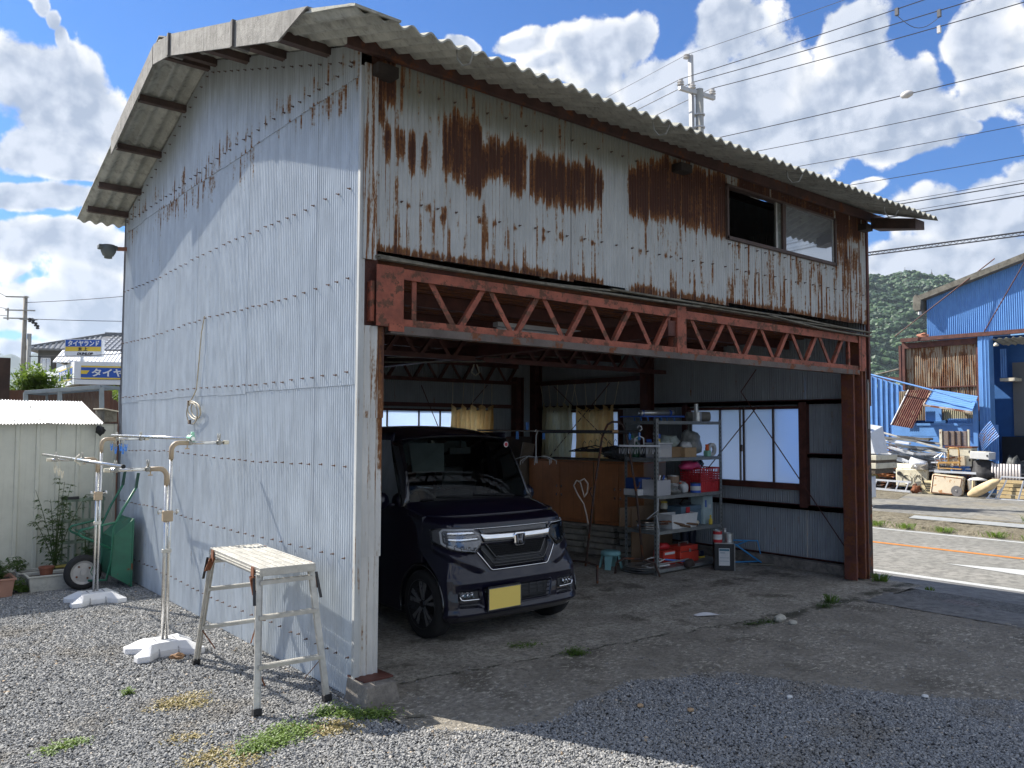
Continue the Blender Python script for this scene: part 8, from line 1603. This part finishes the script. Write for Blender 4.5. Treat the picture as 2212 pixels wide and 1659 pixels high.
def box(name, label, cat, a, b_, m_, bev=.015, parts=()):
    t = thing(name, label, cat, ((a[0]+b_[0])/2, (a[1]+b_[1])/2, min(a[2], b_[2]))) if parts else None; mb = MB(); mb.lohi(a, b_); o = build(mb, 'body' if parts else name, m_, t, bevel=bev, **({} if t else dict(label=label, cat=cat)))
    for nm, p, q, mm in parts: mb = MB(); mb.lohi(p, q); build(mb, nm, mm, t, bevel=.005)
    return t or o
IV = mat('ivory_enamel', (.58, .54, .42), .5, 0, .12, 4, .1, dirt=.3, rust=.06); IVD = mat('rust_stained_ivory', (.50, .42, .30), .55, 0, .12, 3, .1, dirt=.25, rust=.22, rcol=(.30, .15, .06))
t = thing('louvre_shutter', 'brown louvred shutter standing on the scrap heap in a pale frame', 'shutter', (PX, 3.6, 1.3)); 
for a, b_ in ((3.94, 3.88), (3.30, 3.26)): mb = MB(); mb.lohi((PX-.03, b_, 1.28), (PX+.03, a, 1.74)); build(mb, 'stile', IV, t)
for k in range(4): mb = MB(); mb.lohi((PX-.035, 3.72-.14*k, 1.34), (PX+.0, 3.74-.14*k, 1.70)); build(mb, 'mullion', mat('dark_brown_metal', (.06, .035, .025), .6), t)
for k in range(14): mb = MB(); mb.box((PX, 3.585, 1.36+.025*k), (.03, .60, .010), 0, Matrix.Rotation(.5, 3, 'Y')); build(mb, 'louvre_slat', mat('brown_slat', (.22, .16, .12), .6), t)
box('storage_cabinet', 'ivory steel cabinet with two square vents behind the ochre trolley', 'cabinet', (PX-.02, 3.22, .86), (PX+.35, 3.80, 1.30), IV, .01, [('vent', (PX-.03, 3.24, 1.18), (PX-.015, 3.28, 1.24), SLOT), ('vent', (PX-.03, 3.24, .98), (PX-.015, 3.28, 1.04), SLOT), ('rusty_top', (PX-.04, 3.20, 1.30), (PX+.36, 3.82, 1.335), RB)])
OC = mat('ochre_tube', (.42, .24, .07), .6, 0, .15, 8, .1, rust=.15)
t = thing('hand_trolley', 'ochre tubular hand trolley upright on the scrap heap', 'trolley', (PX-.12, 3.65, .78)); mb = MB(); mb.tube([(PX-.12, 3.70, .90), (PX-.12, 3.70, 1.24), (PX-.12, 3.67, 1.29), (PX-.12, 3.49, 1.29), (PX-.12, 3.46, 1.24), (PX-.12, 3.45, .84)], .018, 8); build(mb, 'handle', OC, t, smooth=True); mb = MB(); mb.beam((PX-.12, 3.94, .93), (PX-.12, 3.44, .95), .04, .045); mb.beam((PX-.12, 3.94, .93), (PX-.12, 3.93, .76), .03, .03); mb.beam((PX-.12, 3.95, .80), (PX-.12, 3.40, .79), .10, .02); build(mb, 'platform', OC, t)
box('appliance_cover', 'rounded ivory appliance panel behind the ochre trolley', 'panel', (PX-.06, 3.34, .86), (PX-.03, 3.66, 1.10), IVD, .012)
t = thing('plastic_sink', 'white rectangular sink unit tipped on the black heap', 'sink', (PX, 2.98, 1.03)); mb = MB(); c = Vector((PX, 2.98, 1.13)); mb.box(c, (.40, .42, .17), 0, Matrix.Rotation(.05, 3, 'X')); build(mb, 'body', WHT, t, bevel=.012); mb = MB(); mb.box(c+Vector((0, .02, .09)), (.30, .30, .012)); build(mb, 'slatted_top', IV, t); mb = MB(); mb.box((PX-.205, 2.81, 1.13), (.01, .03, .04)); build(mb, 'plug', SLOT, t)
lump('black_heap', 'heap of black mesh and crushed parts under the white sink', 'scrap', (PX+.1, 2.98, GZ+.3), (.6, .62, .62), mat('black_mesh', (.018, .018, .02), .7, 0, .4, 20, .6), amp=.35, seed=40)
slab4('cream_sheet', IV, None, [(PX-.25, 5.05, .88), (PX-.2, 4.50, .88), (PX-.3, 4.53, .76), (PX-.32, 4.95, .77)], .015, label='cream folded sheet metal lying above the white tub', cat='sheet')
t = thing('washing_tub', 'white moulded plastic wash tub standing on its side in the scrap', 'tub', (PX, 4.64, .42)); mb = MB(); mb.box((PX+.03, 4.64, .52), (.12, .80, .46)); build(mb, 'tub_shell', IV, t, bevel=.05)
for a, b_ in ((4.76, .15), (4.46, .13)): mb = MB(); mb.lathe([(0, -.005), (.09, -.005), (.11, -.02), (.12, -.02), (.12, .0)], (PX-.03, a, .48), 14, 'x'); build(mb, 'moulding', IV, t)
mb = MB(); mb.lathe([(0, -.02), (.055, -.02), (.055, .0)], (PX-.04, 4.93, .62), 12, 'x'); mb.beam((PX-.07, 4.9, .6), (PX-.07, 4.72, .5), .02, .03); build(mb, 'hose', BLACK, t)
t = thing('aluminium_ladder', 'white aluminium ladder lying on its side in front of the scrap', 'ladder', (PX-.35, 5.1, GZ)); mb = MB(); mb.beam((PX-.35, 5.9, .455), (PX-.35, 4.50, .43), .03, .045); build(mb, 'rail', BARM[3], t); mb = MB(); mb.beam((PX-.40, 5.9, .24), (PX-.40, 4.50, .20), .03, .05); build(mb, 'rail', BARM[3], t)
for a in (5.66, 5.36, 5.06, 4.79, 4.55): mb = MB(); mb.tube([(PX-.35, a, .44), (PX-.40, a+.07, .22)], .016, 6); build(mb, 'rung', BARM[3], t)
for k in range(4): mb = MB(); mb.lohi((PX+.1-.06*k, 5.15+.1*k, .50+.035*k), (PX+.4, 5.62+.05*k, .53+.035*k)); build(mb, 'rusty_plate', mat('orange_rust_plate', (.36, .14, .05), .8, 0, .3, 8, .3), label=['lowest orange rusty plate of the stack behind the ladder', 'second orange rusty plate from the bottom behind the ladder', 'third orange rusty plate from the bottom behind the ladder', 'topmost orange rusty plate behind the ladder'][k], cat='plate', group='rusty plates behind the ladder')
box('battery_pack', 'dull yellow green battery box behind the ladder', 'battery', (PX, 5.55, .44), (PX+.2, 5.80, .62), mat('olive_box', (.25, .22, .10), .7), .01)
t = thing('fuel_tank', 'large beige rust stained tank panel leaning at the front of the scrap', 'tank', (PX-.3, 3.65, GZ)); mb = MB(); mb.add([(PX-.30, 4.03, .66), (PX-.30, 3.30, .60), (PX-.42, 3.33, .17), (PX-.42, 4.05, .19), (PX-.12, 4.03, .68), (PX-.12, 3.30, .62), (PX-.2, 3.33, .17), (PX-.2, 4.05, .19)], [(0, 3, 2, 1), (4, 5, 6, 7), (0, 1, 5, 4), (1, 2, 6, 5), (2, 3, 7, 6), (3, 0, 4, 7)]); build(mb, 'shell', IVD, t, bevel=.06); mb = MB(); mb.tube([(PX-.305, 3.98, .63), (PX-.305, 3.34, .575), (PX-.415, 3.37, .20), (PX-.415, 4.0, .22), (PX-.305, 3.98, .63)], .012, 6); build(mb, 'seam', RB, t)
mb = MB(); mb.lathe([(0, -.012), (.02, -.014), (.03, -.006), (.125, -.006), (.128, 0), (.125, .006)], (PX-.46, 3.40, .285), 26, 'x'); build(mb, 'saw_disc', mat('grey_disc', (.20, .19, .19), .5, .5, .1, 6, .1), label='dark grey round disc leaning on the beige tank', cat='disc')
t = thing('appliance', 'small yellowed fan heater with wires left of the beige tank', 'heater', (PX-.2, 4.15, GZ)); mb = MB(); mb.lohi((PX-.25, 4.03, GZ), (PX, 4.30, .48)); build(mb, 'body', mat('yellowed_enamel', (.55, .47, .28), .6, 0, .1, 5, .1, dirt=.3), t, bevel=.02)
for k in range(4): mb = MB(); mb.lohi((PX-.262, 4.07, .24+.05*k), (PX-.25, 4.2, .26+.05*k)); build(mb, 'grille_bar', SLOT, t)
lump('engine_part', 'rusty black engine part beside the yellowed heater', 'engine part', (PX-.3, 4.42, GZ), (.2, .2, .24), RB, amp=.5, seed=50)
for k in range(3): mb = MB(); mb.tube([(PX-.3, 4.5-.1*k, .5), (PX-.34, 4.4-.05*k, .62), (PX-.34, 4.25, .5+.05*k), (PX-.32, 4.15, .3), (PX-.32, 4.25, .2)], .008, 5); build(mb, 'loose_cable', BLACK, label=['left loose black cable by the yellowed heater', 'middle loose black cable by the yellowed heater', 'right loose black cable by the yellowed heater'][k], cat='cable', group='loose cables')
mb = MB(); mb.beam((PX-.2, 4.0, .72), (PX-.2, 3.05, .71), .04, .05); build(mb, 'window_rail', BARM[3], label='white window rail lying above the beige tank', cat='rail')
mb = MB(); mb.lathe([(.055, 0), (.07, .05), (.085, .2), (.095, .38), (.10, .39), (.10, .41), (0, .41)], (PX-.3, 3.12, GZ), 20); build(mb, 'steel_canister', CHROME, smooth=True, label='polished steel canister standing right of the beige tank', cat='canister'); mb = MB(); mb.lathe([(.20, 0), (.19, .03), (.1, .06), (0, .07)], (PX-.2, 3.02, .55), 18); build(mb, 'domed_lid', WHT, smooth=True, label='white domed lid resting on the steel canister', cat='lid'); box('white_unit', 'flat white appliance above the domed lid', 'appliance', (PX-.1, 2.82, .66), (PX+.2, 3.18, .74), WHT)
lump('canvas_roll', 'long cream canvas roll propped up in front of the radiator', 'canvas', (PX-.55, 2.72, GZ), (.2, .78, .24), mat('cream_canvas', (.56, .43, .25), .85, 0, .1, 6, .3), amp=.18, seed=61); o = bpy.data.objects['canvas_roll']; o.rotation_euler = (radians(-31), 0, 0); o.location = MB.SITE @ Vector((PX-.55, 2.72, .30))
t = thing('radiator', 'white tubular radiator standing at the right of the scrap yard', 'radiator', (PX-.1, 2.4, .5))
for k in range(10): mb = MB(); mb.tube([(PX-.1, 2.74-.063*k, .50), (PX-.1, 2.74-.063*k, .95+.02*(k == 0))], .024, 10); build(mb, 'fin', mat('dusty_white_enamel', (.60, .56, .54), .5, 0, .06, 4, .05), t, smooth=True)
mb = MB(); mb.lohi((PX-.04, 2.1, .35), (PX+.3, 2.74, .72)); build(mb, 'dark_core', mat('charcoal_core', (.06, .06, .065), .6), t)
t = thing('folded_bed_frame', 'white folded tubular frame leaning at the right end of the scrap', 'frame', (PX-.4, 2.4, GZ)); 
for a, b_ in (((PX-.35, 2.45, .67), (PX-.35, 1.9, .66)), ((PX-.35, 2.45, .67), (PX-.5, 2.72, .17)), ((PX-.45, 2.33, .60), (PX-.5, 2.5, .17)), ((PX-.52, 2.74, .17), (PX-.52, 1.9, .165)), ((PX-.42, 2.44, .42), (PX-.46, 2.56, .18)), ((PX-.4, 2.0, .6), (PX-.45, 2.1, .18))): mb = MB(); mb.beam(a, b_, .035, .03); build(mb, 'bar', BARM[3], t)
t = thing('yellow_cladding', 'faded yellow corrugated panel behind the white frame', 'panel', (PX-.2, 2.3, GZ))
for k in range(5): mb = MB(); mb.lohi((PX-.28+.01*k, 1.9, .18+.085*k), (PX-.24+.01*k, 2.60, .25+.085*k)); build(mb, 'slat', mat('faded_yellow_slat', (.55, .42, .22), .6, 0, .1, 5, .1, rust=.15), t)
lump('scrap_pile_far', 'small dark pile of machine parts in front of the shutter', 'scrap', (19.6, 2.75, GZ), (.7, .5, 1.0), mat('mixed_scrap_2', (.06, .065, .065), .6, .3, .6, 8, .4), amp=.5, seed=70)
# white truck / trailer seen past the column: round signal and leg
t = thing('parked_machine', 'white vehicle body partly hidden behind the red column', 'vehicle', (13.4, 3.6, GZ)); WV = mat('white_vehicle_paint', (.70, .72, .75), .3, 0, .05, 3, .03, coat=.5)
mb = MB(); mb.add([(13.35, 3.33, 1.72), (13.35, 3.27, 1.66), (13.35, 3.17, 1.25), (13.35, 3.33, 1.25), (13.9, 3.9, 1.9), (13.9, 3.27, 1.8), (13.9, 3.17, 1.25), (13.9, 3.9, 1.25)], [(0, 3, 2, 1), (1, 2, 6, 5), (0, 1, 5, 4), (0, 4, 7, 3), (3, 7, 6, 2), (4, 5, 6, 7)]); build(mb, 'cab', WV, t, bevel=.01)
mb = MB(); mb.lohi((13.3, 3.12, 1.12), (14.2, 4.2, 1.22)); mb.lohi((13.3, 3.13, .95), (14.2, 4.2, 1.06)); build(mb, 'bed_rail', IV, t, bevel=.01); mb = MB(); mb.lohi((13.32, 3.14, 1.06), (14.2, 4.2, 1.12)); mb.lohi((13.32, 3.16, .85), (14.1, 4.2, .95)); build(mb, 'chassis', mat('grimy_chassis', (.09, .07, .05), .8, 0, .4, 20, .4), t)
mb = MB(); mb.lohi((13.3, 3.28, .36), (13.6, 3.7, .80)); build(mb, 'tank', WV, t, bevel=.03); mb = MB(); mb.tube([(13.3, 3.34, .50), (13.25, 3.24, .18)], .012, 6); mb.tube([(13.25, 3.26, .175), (13.25, 3.19, .175)], .014, 6); build(mb, 'prop_leg', WHT, t)
mb = MB(); mb.lathe([(0, -.012), (.17, -.01), (.18, .01), (0, .03)], (13.4, 3.46, 1.98), 22, 'x'); build(mb, 'round_lamp', mat('pale_pink_lens', (.50, .36, .34), .3), t); mb = MB(); mb.lathe([(.17, -.016), (.185, -.014), (.185, .01)], (13.4, 3.46, 1.98), 22, 'x'); build(mb, 'lamp_ring', WV, t)
# big right-hand pole and its lines
t = thing('utility_pole', 'concrete utility pole with a white crossarm rising behind the garage roof', 'utility pole', (12.6, 6.85, 0))
mb = MB(); mb.tube([(12.6, 6.82, 0), (12.6, 6.82, 9.68)], [.125, .092], 16); build(mb, 'pole', PCON, t, smooth=True)
WST = mat('galvanised_arm', (.50, .50, .50), .5, .3, .1, 6, .1); mb = MB(); mb.beam((12.45, 6.93, 8.7), (12.45, 6.95, 10.5), .09, .09, (1, 0, 0)); build(mb, 'top_bracket', WST, t)
A_, B_ = Vector((12.25, 7.34, 9.90)), Vector((12.55, 6.42, 9.24)); A_ = Vector((12.05, 6.97, 9.62)); B_ = Vector((13.05, 6.73, 9.56))
mb = MB(); mb.beam(A_, B_, .09, .09); arm = build(mb, 'crossarm', WST, t)
INS = mat('white_insulator', (.62, .60, .58), .25)
IP = [A_+Vector((.05, 0, .05)), (A_+B_)/2+Vector((-.15, .02, .05)), B_+Vector((-.08, 0, .05))]
for p in IP: mb = MB(); mb.lathe([(.03, 0), (.09, .03), (.05, .06), (.085, .09), (.045, .12), (.06, .15), (0, .16)], p, 10); build(mb, 'insulator', INS, arm)
mb = MB(); mb.lathe([(.03, 0), (.09, .03), (.05, .06), (.08, .09), (0, .11)], (12.40, 7.02, 10.42), 10); build(mb, 'insulator', INS, arm)
for z in (8.75, 9.05): mb = MB(); mb.lathe([(.125, 0), (.125, .03)], (12.6, 6.82, z), 14); build(mb, 'band', WST, t)
mb = MB(); mb.beam((12.5, 6.9, 9.0), A_*.6+B_*.4+Vector((0, 0, -.02)), .03, .03); build(mb, 'arm_stay', WST, t)
X = 12.6
W3 = [('highest of the three thick lines on the right pole crossarm', IP[0]+Vector((0, 0, .17)), (11.9, -12, 9.1)), ('middle of the three thick lines on the right pole crossarm', IP[1]+Vector((0, 0, .17)), (12.35, -12, 8.75)), ('lowest of the three thick lines on the right pole crossarm', IP[2]+Vector((0, 0, .17)), (13.0, -12, 8.7))]
for lb, a, b_ in W3: wire(lb, a, b_, .25, .0095, WIRE, 'lines on the right pole crossarm')
for lb, a, b_ in W3: wire(lb.replace('of the three thick lines on', 'line continuing left from'), a, (a[0], 45, a[2]+.4), .9, .009, WIRE, 'lines left of the right pole')
wire('thin earth wire at the very top of the right pole', (12.40, 7.02, 10.53), (12.4, -12, 9.9), .25, .006, WIRET, 'top wires of the right pole'); wire('thin earth wire running left from the top of the right pole', (12.40, 7.02, 10.53), (12.4, 45, 10.9), .9, .006, WIRET, 'top wires of the right pole')
for lb, z0, z1, r in (('first lower line under the crossarm with a white ball on it', 8.43, 7.45, .009), ('second lower line under the crossarm', 7.95, 6.85, .007), ('third lower line under the crossarm', 7.45, 6.4, .0065), ('fourth lower line under the crossarm', 6.85, 6.0, .0065)): wire(lb, (X, 6.8, z0), (X, -12, z1), .2, r, WIRE, 'lower lines of the right pole')
for lb, z0, z1, r in (('upper strand of the clipped telephone cable pair, higher pair', 6.27, 5.75, .005), ('lower strand of the clipped telephone cable pair, higher pair', 6.22, 5.68, .010), ('upper strand of the clipped telephone cable pair, lower pair', 6.03, 5.62, .005), ('lower strand of the clipped telephone cable pair, lower pair', 5.97, 5.55, .012)): wire(lb, (X, 6.8, z0), (X, -12, z1), .15, r, WIRE, 'clipped telephone cables')
wire('upper strand of the lashed cable right of the garage wall', (X, 6.8, 5.33), (X, -12, 4.9), .12, .014, WIRE, 'lashed cables right of the garage'); wire('lower strand of the lashed cable right of the garage wall', (X, 6.8, 5.28), (X, -12, 4.82), .12, .012, WIRE, 'lashed cables right of the garage')
mb = MB(); n_ = 60
for k in range(n_): y0 = 3.5-.11*k; z_ = 5.33-.43*(6.8-y0)/18.8-.48*((6.8-y0)/18.8)*(1-(6.8-y0)/18.8); mb.tube([(X, y0, z_), (X, y0-.055, z_-.05), (X, y0-.11, z_)], .006, 4, False)
build(mb, 'lashing_wire', WIRE, label='zigzag lashing wire between the strands of the lashed cable', cat='wire')
mb = MB(); mb.lathe([(0, -.13), (.05, -.09), (.075, 0), (.05, .09), (0, .13)], (12.6, 2.05, 8.03), 12, 'y'); build(mb, 'line_marker', INS, smooth=True, label='small white ball clamped on the first lower line', cat='line marker')
def on_wire(a, b_, sag, y): t_ = (y-a[1])/(b_[1]-a[1]); return Vector(a).lerp(Vector(b_), t_)-Vector((0, 0, sag*4*t_*(1-t_)))
CL = [on_wire(W3[k][1], W3[k][2], .25, y_) for k, y_ in enumerate((1.95, 1.35, 1.6))]
for k, p in enumerate(CL): mb = MB(); mb.lohi(p+Vector((-.025, -.03, -.12)), p+Vector((.025, .03, .015))); build(mb, 'line_clamp', INS if k == 2 else WIRET, label=['grey clamp on the highest thick line', 'grey clamp on the middle thick line', 'small white clamp on the lowest thick line'][k], cat='clamp', group='clamps on the thick lines')
mb = MB(); mb.tube([(CL[0]-Vector((0, 0, .12))).lerp(CL[1]-Vector((0, 0, .12)), q/10)-Vector((0, 0, .22*sin(pi*q/10))) for q in range(11)], .006, 5); build(mb, 'jumper_cable', WIRET, label='thin jumper cable looping between the clamps', cat='wire')
MB.SITE = None
# masts on the hill
for k, (x, y, z, h, lb) in enumerate(((886, 419, 156, 9, 'short tower at the left end of the hill crest'), (900, 404, 166, 12, 'tall lattice mast left of the hill top'), (913, 396, 163, 10, 'slim mast in the middle of the hill crest'), (925, 386, 163, 13, 'tall lattice mast at the right of the hill crest'))):
    t = thing('radio_mast', lb, 'mast', (x, y, z), 'masts on the hill crest'); mb = MB(); w_ = 1.2
    for a, b_ in ((-1, -1), (1, -1), (1, 1), (-1, 1)): mb.tube([(x+a*w_, y+b_*w_, z), (x+a*.2, y+b_*.2, z+h)], .34, 4)
    for q in range(5): f = q/5; g = w_*(1-f)+.2*f; g2 = w_*(1-f-.2)+.2*(f+.2); mb.tube([(x-g, y-g, z+h*f), (x+g2, y+g2, z+h*(f+.2))], .22, 4); mb.tube([(x+g, y-g, z+h*f), (x-g2, y+g2, z+h*(f+.2))], .22, 4)
    build(mb, 'lattice', WIRET, t); mb = MB(); mb.tube([(x, y, z+h), (x, y, z+h+3)], .22, 4); mb.lohi((x-1, y-1, z+h*.8), (x+1, y+1, z+h*.86)); build(mb, 'aerial', WIRET, t)
